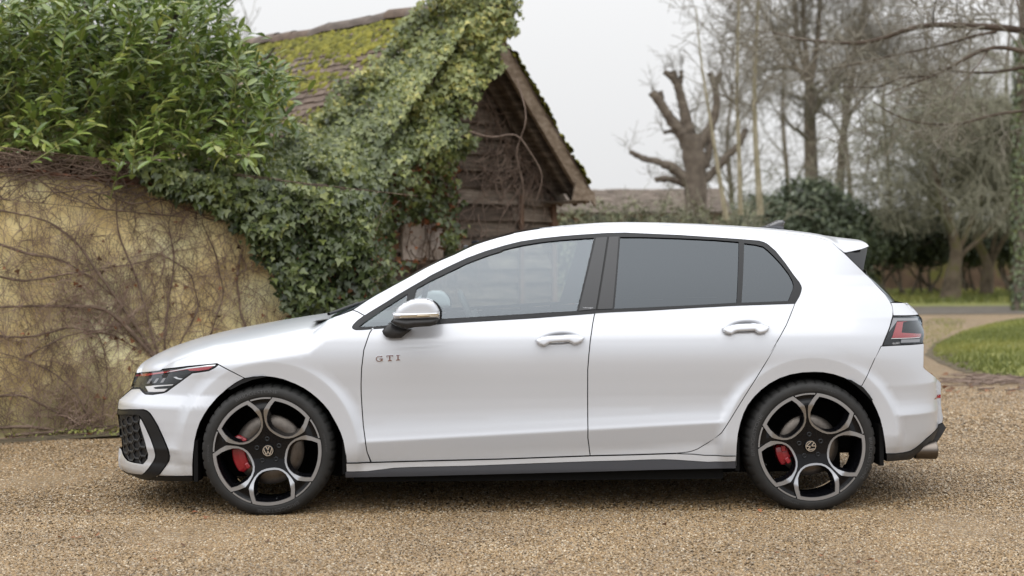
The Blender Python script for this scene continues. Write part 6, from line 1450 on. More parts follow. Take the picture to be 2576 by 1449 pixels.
u_ = np.linspace(0, 2 * math.pi, 33)[:-1]; v_ = np.linspace(-math.pi / 2, math.pi / 2, 15); cc_ = np.array(tuple(at(190, 250, 12.9)))
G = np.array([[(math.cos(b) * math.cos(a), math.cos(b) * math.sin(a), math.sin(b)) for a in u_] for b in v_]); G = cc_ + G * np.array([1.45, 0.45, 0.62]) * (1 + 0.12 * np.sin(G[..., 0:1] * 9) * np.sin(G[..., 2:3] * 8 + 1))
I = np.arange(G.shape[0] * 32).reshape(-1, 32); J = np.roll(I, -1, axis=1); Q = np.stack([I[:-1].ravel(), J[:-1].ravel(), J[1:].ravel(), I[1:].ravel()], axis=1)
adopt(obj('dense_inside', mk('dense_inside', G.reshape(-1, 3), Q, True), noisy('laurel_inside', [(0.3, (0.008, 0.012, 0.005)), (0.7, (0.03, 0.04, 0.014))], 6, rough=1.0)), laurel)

# ---- ivy over the wall end, shed roof and gable
IM = leafmat('ivy_leaf', [(0.0, (0.036, 0.054, 0.020)), (0.4, (0.097, 0.125, 0.037)), (0.75, (0.212, 0.239, 0.065)), (1.0, (0.389, 0.359, 0.095))], 0.42, 0.15, 0.15)
ivd = np.array([(300, 420, 10.25), (420, 460, 10.4), (540, 505, 10.55), (640, 600, 10.7), (720, 780, 10.8), (820, 800, 11.1), (920, 790, 11.6), (900, 620, 11.8), (800, 560, 11.2), (700, 470, 11.0), (560, 420, 10.6), (640, 400, 11.2), (700, 340, 12.6), (790, 420, 12.1), (880, 480, 12.3), (800, 300, 13.8), (900, 250, 14.0), (950, 330, 13.2), (1000, 420, 12.9), (1000, 180, 14.3), (1080, 60, 14.2), (1040, 260, 13.5), (1100, 350, 13.2), (1150, 250, 13.5), (1200, 60, 13.75), (1290, 40, 13.85), (1240, 180, 13.7), (1180, 400, 13.8), (1150, 520, 14.0), (1080, 560, 13.7), (1000, 600, 13.3), (1000, 760, 13.3), (1150, 640, 14.2), (1190, 560, 14.3)], float)
def ivy_depth(uv):
    d = np.linalg.norm(uv[:, None, :] - ivd[None, :, :2], axis=2) + 12; w_ = 1 / d ** 3.2
    return (w_ * ivd[None, :, 2]).sum(1) / w_.sum(1)
ivy_poly = np.array([(320, 412), (430, 400), (560, 405), (650, 390), (720, 330), (780, 300), (840, 250), (850, 205), (930, 170), (985, 110), (1005, 55), (1060, 22), (1100, -40), (1300, -40), (1312, 30), (1290, 90), (1260, 120), (1248, 170), (1205, 225), (1190, 270), (1150, 300), (1165, 330), (1200, 345), (1192, 390), (1150, 400), (1150, 540), (1170, 620), (1110, 640), (1050, 665), (960, 735), (900, 810), (740, 830), (700, 730), (655, 640), (600, 575), (540, 520), (480, 500), (400, 470)], float)
ivb = wpt(WL - 0.1, 0, -0.3); ivy = empty('ivy', (float(ivb[0]), float(ivb[1]), 0)); tag(ivy, 'thick ivy smothering the end of the wall and half the shed', 'ivy')
def hard_depth(uv):
    """depth of the wall, roof slope or gable that the ivy must lie in front of"""
    out = np.full(len(uv), 99.0); o_ = Vector((0, 0, CAM_H)); nl3 = -g_dir * math.sin(PITCH) + Vector((0, 0, math.cos(PITCH))); sd_ = -g_dir * math.cos(PITCH) + Vector((0, 0, -math.sin(PITCH)))
    for i, (u, v) in enumerate(uv):
        dr = at(u, v, 1.0) - o_
        a_, z_w = uv2wall(u, v)
        if -0.1 < a_ < WL + 0.05 and z_w < wz(a_) + 0.14: out[i] = min(out[i], float(wpt(a_, 0.0)[1]) - 0.06)
        t_r = (SA - o_).dot(nl3) / dr.dot(nl3)
        if t_r > 0:
            q_ = o_ + dr * t_r - SA; rt3, w3 = q_.dot(r_dir), q_.dot(sd_)
            if -0.1 < rt3 < ROOFLEN and -0.1 < w3 < SL + 0.1: out[i] = min(out[i], t_r - 0.10)
        t_g = (Vector((SA.x, SA.y, CAM_H)) + r_dir * (INSET - 0.08) - o_).dot(r_dir) / dr.dot(r_dir)
        if t_g > 0:
            q_ = o_ + dr * t_g; s3 = (q_ - SA).dot(g_dir)
            if -1.5 < s3 < 1.5 and q_.z < roof_z(s3): out[i] = min(out[i], t_g)
    return out
def nz2(u, v, s): return np.sin(u / s + 1.3 * np.sin(v / s * 0.8)) * np.sin(v / s * 1.1 + 0.9 * np.sin(u / s * 0.7 + 2))
K = 25000
uv = rng.uniform((300, -40), (1320, 840), (K * 3, 2)); wob_ = uv + np.stack([nz2(uv[:, 0], uv[:, 1], 11), nz2(uv[:, 1], uv[:, 0], 13)], axis=1) * 16 + rng.normal(0, 7, uv.shape); uv = uv[inside(ivy_poly, wob_)][:K]
lump_ = 0.30 * nz2(uv[:, 0], uv[:, 1], 38) + 0.15 * nz2(uv[:, 0] + 77, uv[:, 1], 17)
ed = edge_dist(ivy_poly, uv)
# thinner, browner growth low on the gable
thin = (uv[:, 0] > 980) & (uv[:, 1] > 400) & (rng.random(len(uv)) < 0.62); thin |= (uv[:, 1] > 640) & (rng.random(len(uv)) < 0.35)
hole = (uv[:, 0] > 996) & (uv[:, 0] < 1112) & (uv[:, 1] > 566) & (uv[:, 1] < 655)
keep_ = ~(thin | hole); uv, lump_, ed = uv[keep_], lump_[keep_], ed[keep_]
dd = np.minimum(ivy_depth(uv), hard_depth(uv)) - 0.06 - lump_ * np.clip(ed / 40, 0.15, 1) - rng.random(len(uv)) ** 2 * 0.16
T = np.array([tuple(at(u, v, d)) for (u, v), d in zip(uv, dd)])
Kn = len(T); sc = rng.uniform(0.028, 0.068, Kn) * np.where(uv[:, 1] > 400, 1.05, 0.95)
d = np.stack([rng.normal(0, 0.5, Kn), rng.normal(-0.35, 0.25, Kn), rng.normal(-0.75, 0.35, Kn)], axis=1)
up = np.stack([rng.normal(0.05, 0.45, Kn), rng.normal(-0.8, 0.3, Kn), rng.normal(0.65, 0.4, Kn)], axis=1)
M = frames(d, up, sc)
tn = np.clip(0.40 + 0.50 * lump_ + 0.24 * np.clip((430 - uv[:, 1]) / 220, -1, 1) + rng.normal(0, 0.17, Kn), 0, 1)  # low leaves darker, high ones lighter: fall of light painted into the tint
vis = sc / T[:, 1] * (0.5 + 0.5 * rng.random(Kn)) * (lump_ > 0.0)
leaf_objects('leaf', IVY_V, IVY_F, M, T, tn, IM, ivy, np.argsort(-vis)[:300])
# woody core behind the leaves
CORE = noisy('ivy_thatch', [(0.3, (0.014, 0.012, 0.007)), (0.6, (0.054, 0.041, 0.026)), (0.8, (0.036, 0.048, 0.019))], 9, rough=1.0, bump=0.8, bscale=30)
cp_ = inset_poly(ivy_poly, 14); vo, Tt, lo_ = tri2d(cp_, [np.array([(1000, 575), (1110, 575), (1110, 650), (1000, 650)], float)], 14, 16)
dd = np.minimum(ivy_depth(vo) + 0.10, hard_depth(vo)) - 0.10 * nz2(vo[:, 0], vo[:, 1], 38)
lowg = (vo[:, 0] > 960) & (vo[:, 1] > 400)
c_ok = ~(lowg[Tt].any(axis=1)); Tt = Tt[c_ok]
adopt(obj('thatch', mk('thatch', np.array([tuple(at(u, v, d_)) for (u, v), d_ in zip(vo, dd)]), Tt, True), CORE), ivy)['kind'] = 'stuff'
# bare hanging stems on the gable and trailing ends
gs = []
for _ in range(280):
    s0 = rng.uniform(-1.1, 1.35); z1 = min(roof_z(s0) - 0.25, 3.3); z0 = rng.uniform(2.15 if s0 > 0.1 and rng.random() < 0.92 else 0.6, max(z1, 2.3))
    L_ = rng.uniform(0.25, 1.0); pth = [(s0, z0)]; th = rng.normal(-1.57, 0.6)
    for q in range(9): th += rng.normal(0, 0.38); pth.append((pth[-1][0] + math.cos(th) * L_ / 9, pth[-1][1] + math.sin(th) * L_ / 9))
    gs.append([tuple(spt(a, max(b, 0.3), INSET - 0.06 - abs(rng.normal()) * 0.03)) for a, b in pth])
gs = np.array(gs); V, Q = tubes(gs, (rng.uniform(0.0015, 0.006, len(gs))[:, None]) * np.linspace(1.2, 0.6, 10)[None], 4)
GV = noisy('dry_vine', [(0.3, (0.10, 0.070, 0.055)), (0.7, (0.25, 0.19, 0.155))], 8, rough=0.95)
adopt(obj('dry_stems', mk('dry_stems', V, Q, True), GV), ivy)['kind'] = 'stuff'
for pts, r0 in (([(940, 590), (950, 640), (935, 690), (950, 560), (945, 540)], 0.006), ([(700, 600), (740, 650), (770, 700), (760, 760)], 0.008), ([(1300, 200), (1330, 300), (1290, 390), (1320, 450), (1310, 560)], 0.007), ([(1180, 330), (1240, 350), (1300, 330), (1370, 440), (1350, 500)], 0.007)):
    P = smooth_path(np.array([tuple(at(u, v, float(ivy_depth(np.array([[u, v]], float))[0]) - 0.25)) for u, v in pts]), 16); V, Q = tubes(P[None], np.linspace(r0, r0 * 0.6, 16)[None], 6); adopt(obj('stem', mk('stem', V, Q, True), GV), ivy)
# dead brown leaves caught low in the ivy
K = 1300; uv = np.concatenate([rng.uniform((660, 540), (960, 810), (K, 2)), rng.uniform((960, 400), (1200, 700), (K, 2))]); uv = uv[inside(ivy_poly, uv)]
uv = uv[~((uv[:, 0] > 998) & (uv[:, 0] < 1110) & (uv[:, 1] > 568) & (uv[:, 1] < 652) & (rng.random(len(uv)) < 0.93))]
T = np.array([tuple(at(u, v, d)) for (u, v), d in zip(uv, np.minimum(ivy_depth(uv), hard_depth(uv)) - np.abs(rng.normal(0, 0.05, len(uv))))])
M = frames(rng.normal(size=T.shape), rng.normal(size=T.shape) + np.array([0, -1, 0.5]), rng.uniform(0.03, 0.07, len(T)))
V, Q = instance(IVY_V, IVY_F, M, T)
DL = leafmat('dead_leaf', [(0.0, (0.058, 0.033, 0.018)), (0.6, (0.169, 0.081, 0.039)), (1.0, (0.312, 0.111, 0.046))], 0.8, 0.1)
o = adopt(obj('dead_leaves', mk('dead_leaves', V, Q, True, tint=np.repeat(rng.random(len(T)), len(IVY_V))), DL), ivy); o['kind'] = 'stuff'
# dead leaves held in the bare creeper
K = 260; a = rng.uniform(1.8, WL - 0.2, K); z = np.clip(rng.normal(0.8, 0.45, K), 0.02, 1.8); T = wpt(a, z, rng.uniform(0.03, 0.09, K))
M = frames(rng.normal(size=T.shape), rng.normal(size=T.shape) + np.array([0.3, -1, 0.3]), rng.uniform(0.02, 0.045, K)); V, Q = instance(IVY_V, IVY_F, M, T)
o = adopt(obj('dead_leaves', mk('dead_leaves', V, Q, True, tint=np.repeat(rng.random(K), len(IVY_V))), DL), creeper); o['kind'] = 'stuff'
grass('grass', [gpt(2325, 812), gpt(2345, 800), gpt(2430, 806), gpt(2420, 826), gpt(2370, 850), gpt(2340, 880), gpt(2325, 870)], 2500, 0.03, 'sparse grass tufts in the gravel drive beside the lawn', lambda P: np.full(len(P), 0.0))
# fallen leaves and sticks on the gravel
K = 150; P = np.concatenate([rng.uniform((-2.8, 5.4), (2.8, 7.0), (60, 2)), np.stack([rng.uniform(3.0, 8.0, 90), rng.uniform(12.6, 15, 90)], axis=1)])
T = np.stack([P[:, 0], P[:, 1], np.full(len(P), 0.012)], axis=1); M = frames(rng.normal(size=T.shape) * np.array([1, 1, 0.15]), np.array([0, 0, 1.0])[None] + rng.normal(0, 0.25, T.shape), np.r_[rng.uniform(0.012, 0.03, 60), rng.uniform(0.04, 0.08, 90)])
V, Q = instance(IVY_V, IVY_F, M, T); tag(obj('fallen_leaves', mk('fallen_leaves', V, Q, True, tint=np.repeat(rng.random(len(T)), len(IVY_V))), DL), 'scattered brown fallen leaves on the gravel', 'leaves', kind='stuff')
B = 60; c = np.array([gpt(u, v) for u, v in zip(rng.uniform(2385, 2600, B), rng.normal(962, 10, B))]); th = rng.normal(0.2, 0.7, B); ln = rng.uniform(0.15, 0.8, B)
P = np.stack([np.stack([c[:, 0] + np.cos(th) * ln * (k / 4 - 0.5), c[:, 1] + np.sin(th) * ln * (k / 4 - 0.5), 0.012 + rng.uniform(0, 0.02, B) + 0.006 * math.sin(k)], axis=1) for k in range(5)], axis=1)
V, Q = tubes(P, rng.uniform(0.004, 0.009, B)[:, None].repeat(5, 1), 5); tag(obj('fallen_twigs', mk('fallen_twigs', V, Q, True), GV), 'heap of fallen twigs along the lawn edge', 'twigs', kind='stuff')
# weeds at the wall foot
K = 700; a = rng.uniform(1.5, 4.6, K); w_ = rng.uniform(0.05, 0.28, K); ok = rng.random(K) < (0.25 + 0.75 * (nz2(a * 100, w_ * 100, 30) > 0)); T = wpt(a, 0.02 + 0.03 * rng.random(K), w_)[ok]
M = frames(rng.normal(size=T.shape) + np.array([0, 0, 0.4]), rng.normal(size=T.shape) * 0.4 + np.array([0, -0.3, 1.0]), rng.uniform(0.015, 0.04, len(T))); V, Q = instance(OVAL_V, OVAL_F, M, T)
tag(obj('weeds', mk('weeds', V, Q, True, tint=np.repeat(np.clip(rng.normal(0.6, 0.2, len(T)), 0, 1), 4)), GR), 'low green weeds along the foot of the ochre wall', 'weeds', kind='stuff')

# ------------------------------------------------------------------ trees
def grow(P, Rr, m, l0, l1, ang, up, wob, n, rr, tmin=0.25, tmax=1.0, droop=0.0):
    """children of a batch of branches"""
    B, n0, _ = P.shape; K = B * m
    pi = np.repeat(np.arange(B), m); t = rng.uniform(tmin, tmax, K); f = t * (n0 - 1); i = np.minimum(f.astype(int), n0 - 2); fr = (f - i)[:, None]
    a = P[pi, i]; b = P[pi, i + 1]; p0 = a * (1 - fr) + b * fr; tg = b - a; tg /= np.linalg.norm(tg, axis=1, keepdims=True) + 1e-9
    rv = rng.normal(size=(K, 3)); pp = rv - (rv * tg).sum(1, keepdims=True) * tg; pp /= np.linalg.norm(pp, axis=1, keepdims=True) + 1e-9
    an = rng.normal(ang, ang * 0.25, K)[:, None]; d = tg * np.cos(an) + pp * np.sin(an) + np.array([0, 0, up]); d /= np.linalg.norm(d, axis=1, keepdims=True)
    ln = rng.uniform(l0, l1, K); r0 = (Rr[pi, i] * (1 - fr[:, 0]) + Rr[pi, i + 1] * fr[:, 0]) * rr
    wv = np.cumsum(rng.normal(0, wob, (K, n - 1, 3)), axis=1); stp = d[:, None, :] + wv; stp[:, :, 2] -= droop * np.linspace(0, 1, n - 1)[None]
    stp /= np.linalg.norm(stp, axis=2, keepdims=True)
    Q = np.concatenate([p0[:, None, :], p0[:, None, :] + np.cumsum(stp * (ln / (n - 1))[:, None, None], axis=1)], axis=1)
    return Q, r0[:, None] * np.linspace(1, 0.35, n)[None]
BARK = noisy('grey_bark', [(0.3, (0.074, 0.061, 0.046)), (0.6, (0.176, 0.149, 0.115)), (0.8, (0.257, 0.223, 0.169))], 6, rough=0.95, bump=0.5, bscale=25)  # the grey also carries the far trees' haze, put into the colour
BARKM = noisy('mossy_bark', [(0.3, (0.072, 0.058, 0.039)), (0.52, (0.182, 0.143, 0.104)), (0.68, (0.130, 0.130, 0.039)), (0.8, (0.156, 0.169, 0.039))], 2.2, rough=0.95, bump=0.5, bscale=20)
BARKP = noisy('pale_bark', [(0.3, (0.14, 0.125, 0.075)), (0.6, (0.30, 0.27, 0.19)), (0.8, (0.40, 0.37, 0.29))], 5, rough=0.9)
TWIG = noisy('grey_twigs', [(0.3, (0.13, 0.118, 0.095)), (0.7, (0.26, 0.24, 0.195))], 1.5, rough=0.95)  # twigs greyed and lightened: haze over the far trees painted in
TWIGG = noisy('hazy_lichen_twigs', [(0.3, (0.15, 0.150, 0.105)), (0.7, (0.30, 0.29, 0.215))], 1.2, rough=0.95)  # lichen grey-green, paled further so that distance haze sits in the colour
def tree(name, label, trunks, levels, bark, twig, group=None, cat='tree', rmin=0.0045, zmin=-1.0):
    """trunks: list of (world points, r0, r1); levels: argument tuples for grow"""
    base = trunks[0][0][0]; root = empty(name, (base[0], base[1], 0)); tag(root, label, cat, group)
    P = []; Rr = []
    for pts, r0, r1 in trunks:
        q = smooth_path(pts, 18); P.append(q); Rr.append(np.linspace(r0, r1, 18) * (1 + 0.25 * np.exp(-np.linspace(0, 8, 18)) * (pts is trunks[0][0])))
        V, Q = tubes(q[None], Rr[-1][None], 9)
        adopt(obj('trunk' if pts is trunks[0][0] else 'limb', mk('trunk', V, Q, True), bark), root)
    P = np.array(P); Rr = np.array(Rr); parts = []
    for (m, l0, l1, ang, up, wob, n_, rr, kw) in levels:
        P, Rr = grow(P, Rr, m, l0, l1, ang, up, wob, n_, rr, **kw)
        ok_ = P[:, :, 2].min(axis=1) > zmin; P, Rr = P[ok_], Rr[ok_]
        parts.append(tubes(P, np.maximum(Rr, rmin), 4 if len(parts) < 2 else 3))
    if parts:
        V, Q = join(parts); adopt(obj('crown', mk('crown', V, Q, True), twig), root)
    return root
def W3(pts, d): return np.array([tuple(at(u, v, d)) for u, v in pts])
def base_of(u, d): p = at(u, 660, d); return np.array([p.x, p.y, 0.0])

# pollarded trunk with sawn limbs
zc = lambda x, y: ((2200 + x / 1.811) / 1.59, (200 + y / 1.811) / 1.59)
d = 31.0; pxm = F_D / d
def limb(pts): return W3([zc(*p) for p in pts], d)
PB = noisy('pollard_bark', [(0.3, (0.069, 0.055, 0.044)), (0.7, (0.172, 0.144, 0.115))], 5, rough=0.95, bump=0.6, bscale=14)
CUT = plain('sawn_wood', (0.36, 0.28, 0.18), 0.8)
tb = limb([(1055, 990), (1050, 800), (1010, 620)]); pr = empty('pollarded_tree', (tb[0][0], tb[0][1], 0)); tag(pr, 'pollarded tree with sawn bare limbs against the white sky', 'tree')
def plimb(pts, w0, w1, nm='limb', cut=True):
    q = smooth_path(pts, 26); r = np.linspace(w0 * 0.84, w1 * 0.95, 26) / 2.88 / pxm / 2; V, Q = tubes(q[None], (r * (1 + 0.07 * rng.normal(size=26)))[None], 14)
    V[:] += rng.normal(0, 0.011, V.shape); adopt(obj(nm, mk(nm, V, Q, True), PB), pr)
    if cut:
        e = q[-1]; a = np.linspace(0, 2 * math.pi, 11)[:-1]; tg = q[-1] - q[-2]; tg /= np.linalg.norm(tg); x = np.cross(tg, (0, 1, 0)); x /= np.linalg.norm(x); y = np.cross(tg, x)
        V = np.concatenate([[e + tg * 0.004], e + tg * 0.002 + r[-1] * 1.0 * (np.cos(a)[:, None] * x + np.sin(a)[:, None] * y)]); adopt(obj('saw_cut', mk('saw_cut', V, np.array([(0, i, i % 10 + 1) for i in range(1, 11)]), False), CUT), pr)
trunk_pts = np.concatenate([[base_of(zc(1060, 990)[0], d)], tb]); plimb(trunk_pts, 225, 165, 'trunk', False)
for pts, a, b in (([(1000, 660), (870, 500), (790, 370), (735, 305)], 120, 58), ([(805, 400), (805, 350), (800, 300)], 44, 36), ([(1010, 640), (985, 500), (960, 390), (930, 260), (880, 190), (825, 155)], 120, 40), ([(915, 240), (900, 190), (890, 150)], 60, 44), ([(935, 260), (948, 200), (950, 148)], 44, 26), ([(1050, 760), (1120, 620), (1190, 500), (1210, 350), (1190, 240), (1155, 165)], 90, 40), ([(1195, 250), (1215, 210), (1238, 165)], 56, 44), ([(1120, 850), (1160, 700), (1165, 560), (1190, 480)], 70, 50), ([(1010, 960), (900, 860), (780, 810), (690, 790), (575, 740)], 100, 30), ([(920, 900), (905, 860), (900, 840)], 70, 60), ([(1000, 980), (860, 930), (760, 940)], 60, 40), ([(1120, 950), (1230, 830), (1290, 760), (1370, 690), (1420, 570)], 70, 44), ([(1040, 720), (1030, 620), (1025, 560)], 70, 50), ([(940, 620), (880, 585), (820, 600)], 40, 18)):
    plimb(limb(pts), a, b)
tips = limb([(735, 305), (825, 155), (890, 150), (950, 148), (1155, 165), (1238, 165), (1000, 480), (575, 740), (1420, 570), (820, 600), (730, 930), (990, 500)])
Pq = np.stack([tips, tips + np.array([0, 0, 0.06])], axis=1); Pg, Rg = grow(Pq, np.full((len(tips), 2), 0.014), 4, 0.15, 0.5, 0.7, 0.3, 0.25, 5, 0.6); Ph, Rh = grow(Pg, Rg, 5, 0.15, 0.4, 0.7, 0.1, 0.25, 4, 0.6)
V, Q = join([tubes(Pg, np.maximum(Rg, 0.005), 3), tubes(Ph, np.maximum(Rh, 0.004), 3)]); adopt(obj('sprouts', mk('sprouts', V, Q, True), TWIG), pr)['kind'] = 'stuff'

# three slim pale stems
zt = lambda x, y: (x / 1.59, y / 1.59)
slim = [(6, 0.4, 1.3, 1.0, 0.1, 0.14, 6, 0.45, dict(tmin=0.35)), (4, 0.25, 0.7, 0.8, 0.05, 0.2, 5, 0.6, {}), (4, 0.15, 0.4, 0.7, 0.0, 0.2, 4, 0.6, {})]
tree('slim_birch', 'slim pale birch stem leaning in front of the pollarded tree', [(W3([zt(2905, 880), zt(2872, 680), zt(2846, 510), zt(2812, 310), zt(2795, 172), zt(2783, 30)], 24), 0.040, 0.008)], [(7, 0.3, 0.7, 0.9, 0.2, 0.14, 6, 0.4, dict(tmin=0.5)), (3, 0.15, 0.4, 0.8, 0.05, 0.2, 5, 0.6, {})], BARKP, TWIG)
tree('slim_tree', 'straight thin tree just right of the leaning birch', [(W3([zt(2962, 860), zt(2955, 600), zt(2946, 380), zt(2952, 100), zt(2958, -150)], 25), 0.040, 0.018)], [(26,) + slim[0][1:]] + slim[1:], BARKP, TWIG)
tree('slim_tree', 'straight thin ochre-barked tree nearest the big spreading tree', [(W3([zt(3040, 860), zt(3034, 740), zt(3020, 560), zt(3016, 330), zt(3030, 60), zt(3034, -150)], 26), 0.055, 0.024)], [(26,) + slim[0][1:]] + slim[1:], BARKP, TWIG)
# big spreading trees
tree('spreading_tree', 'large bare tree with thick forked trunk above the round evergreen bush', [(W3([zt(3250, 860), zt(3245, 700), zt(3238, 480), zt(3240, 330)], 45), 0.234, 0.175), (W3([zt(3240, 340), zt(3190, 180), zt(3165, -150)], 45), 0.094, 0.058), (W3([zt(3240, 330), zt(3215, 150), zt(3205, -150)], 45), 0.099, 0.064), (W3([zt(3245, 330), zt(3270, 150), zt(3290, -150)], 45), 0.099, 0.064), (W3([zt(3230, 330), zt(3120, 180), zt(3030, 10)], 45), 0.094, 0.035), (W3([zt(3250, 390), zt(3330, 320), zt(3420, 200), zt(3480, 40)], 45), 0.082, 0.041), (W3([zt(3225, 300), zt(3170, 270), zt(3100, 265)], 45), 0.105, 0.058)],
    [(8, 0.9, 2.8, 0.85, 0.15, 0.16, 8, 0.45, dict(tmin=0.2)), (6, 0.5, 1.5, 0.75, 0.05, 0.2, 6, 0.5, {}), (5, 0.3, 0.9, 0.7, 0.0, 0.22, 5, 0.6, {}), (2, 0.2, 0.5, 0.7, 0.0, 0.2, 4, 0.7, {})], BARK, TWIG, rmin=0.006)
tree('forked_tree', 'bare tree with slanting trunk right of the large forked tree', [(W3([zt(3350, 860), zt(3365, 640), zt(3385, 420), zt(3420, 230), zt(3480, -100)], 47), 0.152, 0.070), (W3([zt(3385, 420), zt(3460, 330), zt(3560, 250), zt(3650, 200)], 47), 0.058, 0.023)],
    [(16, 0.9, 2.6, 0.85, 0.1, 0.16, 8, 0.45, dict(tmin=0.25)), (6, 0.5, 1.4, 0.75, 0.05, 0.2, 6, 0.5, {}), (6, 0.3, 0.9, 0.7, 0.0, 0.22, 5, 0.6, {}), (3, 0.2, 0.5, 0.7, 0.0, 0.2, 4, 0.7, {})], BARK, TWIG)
# near tree standing out of the frame on the right, its boughs reach in
zr = lambda x, y: ((3300 + x / 2.898) / 1.59, (y / 2.898) / 1.59)
d = 17.0
boughs = [([(2850, 560), (2600, 420), (2307, 340), (2000, 310), (1700, 310), (1350, 270), (1050, 285), (850, 370), (700, 450), (400, 530), (100, 490), (-200, 470), (-400, 440)], 0.085, 0.022), ([(1980, 370), (1750, 400), (1500, 490), (1200, 560), (800, 640), (300, 760), (-100, 830)], 0.03, 0.010), ([(2855, 760), (2600, 640), (2307, 610), (2050, 530), (1900, 530), (1700, 640), (1500, 740), (1300, 880), (1000, 960), (700, 1100)], 0.055, 0.014), ([(2860, 820), (2600, 740), (2307, 780), (1900, 850), (1500, 830), (1300, 800)], 0.045, 0.016), ([(1300, 890), (900, 890), (600, 1020), (200, 1000)], 0.022, 0.008), ([(2880, 1200), (2600, 1250), (1900, 1330), (1600, 1449), (1100, 1440), (850, 1370), (700, 1280), (560, 1180)], 0.035, 0.010), ([(1250, 270), (1260, 100), (1300, -60)], 0.018, 0.010), ([(2307, 340), (2250, 120), (2200, -60)], 0.030, 0.016), ([(1900, 560), (1800, 720), (1660, 880), (1500, 1050), (1460, 1180)], 0.018, 0.007), ([(-200, 470), (-500, 400), (-900, 340)], 0.02, 0.006)]
tb = W3([zr(2900, 3600), zr(2900, 1500), zr(2800, 600), zr(2700, -300)], d); tb[0][2] = 0
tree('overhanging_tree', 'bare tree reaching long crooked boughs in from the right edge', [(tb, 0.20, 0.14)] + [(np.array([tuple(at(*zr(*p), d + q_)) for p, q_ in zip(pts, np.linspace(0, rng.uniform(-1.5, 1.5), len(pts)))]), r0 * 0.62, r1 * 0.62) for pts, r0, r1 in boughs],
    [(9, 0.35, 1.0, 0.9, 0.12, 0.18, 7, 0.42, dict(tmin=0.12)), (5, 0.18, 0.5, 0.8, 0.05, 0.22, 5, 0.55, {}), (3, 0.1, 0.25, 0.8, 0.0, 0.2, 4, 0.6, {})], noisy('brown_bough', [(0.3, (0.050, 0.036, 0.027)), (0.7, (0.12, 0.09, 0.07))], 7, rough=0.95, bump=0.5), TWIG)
# mossy many-stemmed trees with drooping twiggy domes
def dome(name, label, stems, d, lv, twig):
    return tree(name, label, [(np.concatenate([[base_of(s[0][0], d)], W3(s[1:], d)]), r0, r1) for s, r0, r1 in stems], lv, BARKM, twig, rmin=0.010, zmin=1.75)
lv = [(10, 1.6, 3.6, 0.95, 0.25, 0.16, 9, 0.5, dict(tmin=0.45, droop=0.55)), (10, 0.9, 2.0, 0.8, 0.08, 0.2, 7, 0.5, dict(droop=0.45)), (7, 0.5, 1.2, 0.75, 0.0, 0.22, 5, 0.55, dict(droop=0.35)), (3, 0.3, 0.7, 0.7, -0.2, 0.2, 4, 0.7, dict(droop=0.5))]
dome('drooping_tree', 'mossy short-trunked tree with a drooping twiggy dome behind the tail light', [([(2384, 748), (2395, 690), (2410, 640), (2392, 570), (2370, 500), (2340, 400)], 0.23, 0.07), ([(2405, 640), (2405, 640), (2440, 570), (2470, 480), (2500, 380)], 0.10, 0.04), ([(2410, 640), (2410, 640), (2460, 610), (2520, 540), (2580, 480)], 0.09, 0.04)], 41.0, lv, TWIGG)
dome('drooping_tree', 'second mossy tree with twisted stems right of the drooping tree', [([(2480, 742), (2478, 700), (2490, 660), (2460, 620), (2450, 540), (2470, 420)], 0.19, 0.07), ([(2490, 660), (2490, 660), (2530, 590), (2580, 520), (2640, 400)], 0.11, 0.05), ([(2492, 650), (2492, 650), (2510, 560), (2500, 440)], 0.09, 0.04)], 45.0, lv, TWIGG)
# ivy-clad trunk at the right edge
root = tree('ivy_clad_trunk', 'straight tree trunk wrapped in dark ivy at the right edge', [(np.concatenate([[base_of(2566, 33.5)], W3([(2566, 700), (2568, 600), (2572, 300), (2580, -80)], 33.5)]), 0.17, 0.13)], [], BARK, TWIG)
K = 1500; b0 = base_of(2566, 33.5); a = rng.uniform(0, 6.28, K); z = rng.uniform(0.0, 6.5, K); rad = 0.19 + 0.06 * rng.random(K); T = np.stack([b0[0] + np.cos(a) * rad + z * 0.015, b0[1] + np.sin(a) * rad, z], axis=1)
M = frames(np.stack([np.cos(a) * 0.4, np.sin(a) * 0.4, np.full(K, -1.0)], axis=1) + rng.normal(0, 0.3, (K, 3)), np.stack([np.cos(a), np.sin(a), np.full(K, 0.4)], axis=1), rng.uniform(0.07, 0.12, K)); V, Q = instance(IVY_V, IVY_F, M, T)
o = adopt(obj('ivy_leaves', mk('ivy_leaves', V, Q, True, tint=np.repeat(np.clip(rng.normal(0.25, 0.15, K), 0, 1), 9)), IM), root); o['kind'] = 'stuff'
# bare trees further back, each with its own trunk
lvf = [(10, 1.5, 3.8, 0.75, 0.3, 0.14, 8, 0.5, dict(tmin=0.25)), (6, 1.0, 2.2, 0.75, 0.1, 0.18, 6, 0.55, {}), (5, 0.6, 1.4, 0.7, 0.05, 0.2, 5, 0.7, {}), (2, 0.4, 0.9, 0.7, 0.0, 0.2, 4, 0.8, {})]
for u, d, h, lab in ((1835, 58, 8.5, 'distant bare tree behind the slim pale stems'), (1975, 66, 12, 'distant bare tree left of the large forked trunk'), (2130, 60, 11, 'distant bare tree right of the large forked trunk'), (2230, 70, 13, 'distant bare tree over the dark shrubs'), (2330, 62, 12, 'distant bare tree behind the left side of the twiggy dome'), (2440, 72, 14, 'distant bare tree behind the middle of the twiggy dome'), (2540, 64, 13, 'distant bare tree behind the ivy-clad trunk'), (430, 44, 8.2, 'distant bare tree showing above the laurel')):
    b = base_of(u, d); tree('bare_tree', lab, [(np.array([b, b + (0.2, 0, h * 0.35), b + (-0.1, 0.2, h * 0.7), b + (0.2, 0, h)]), 0.15, 0.05)], lvf, BARK, TWIG, 'bare trees far behind', rmin=0.010)

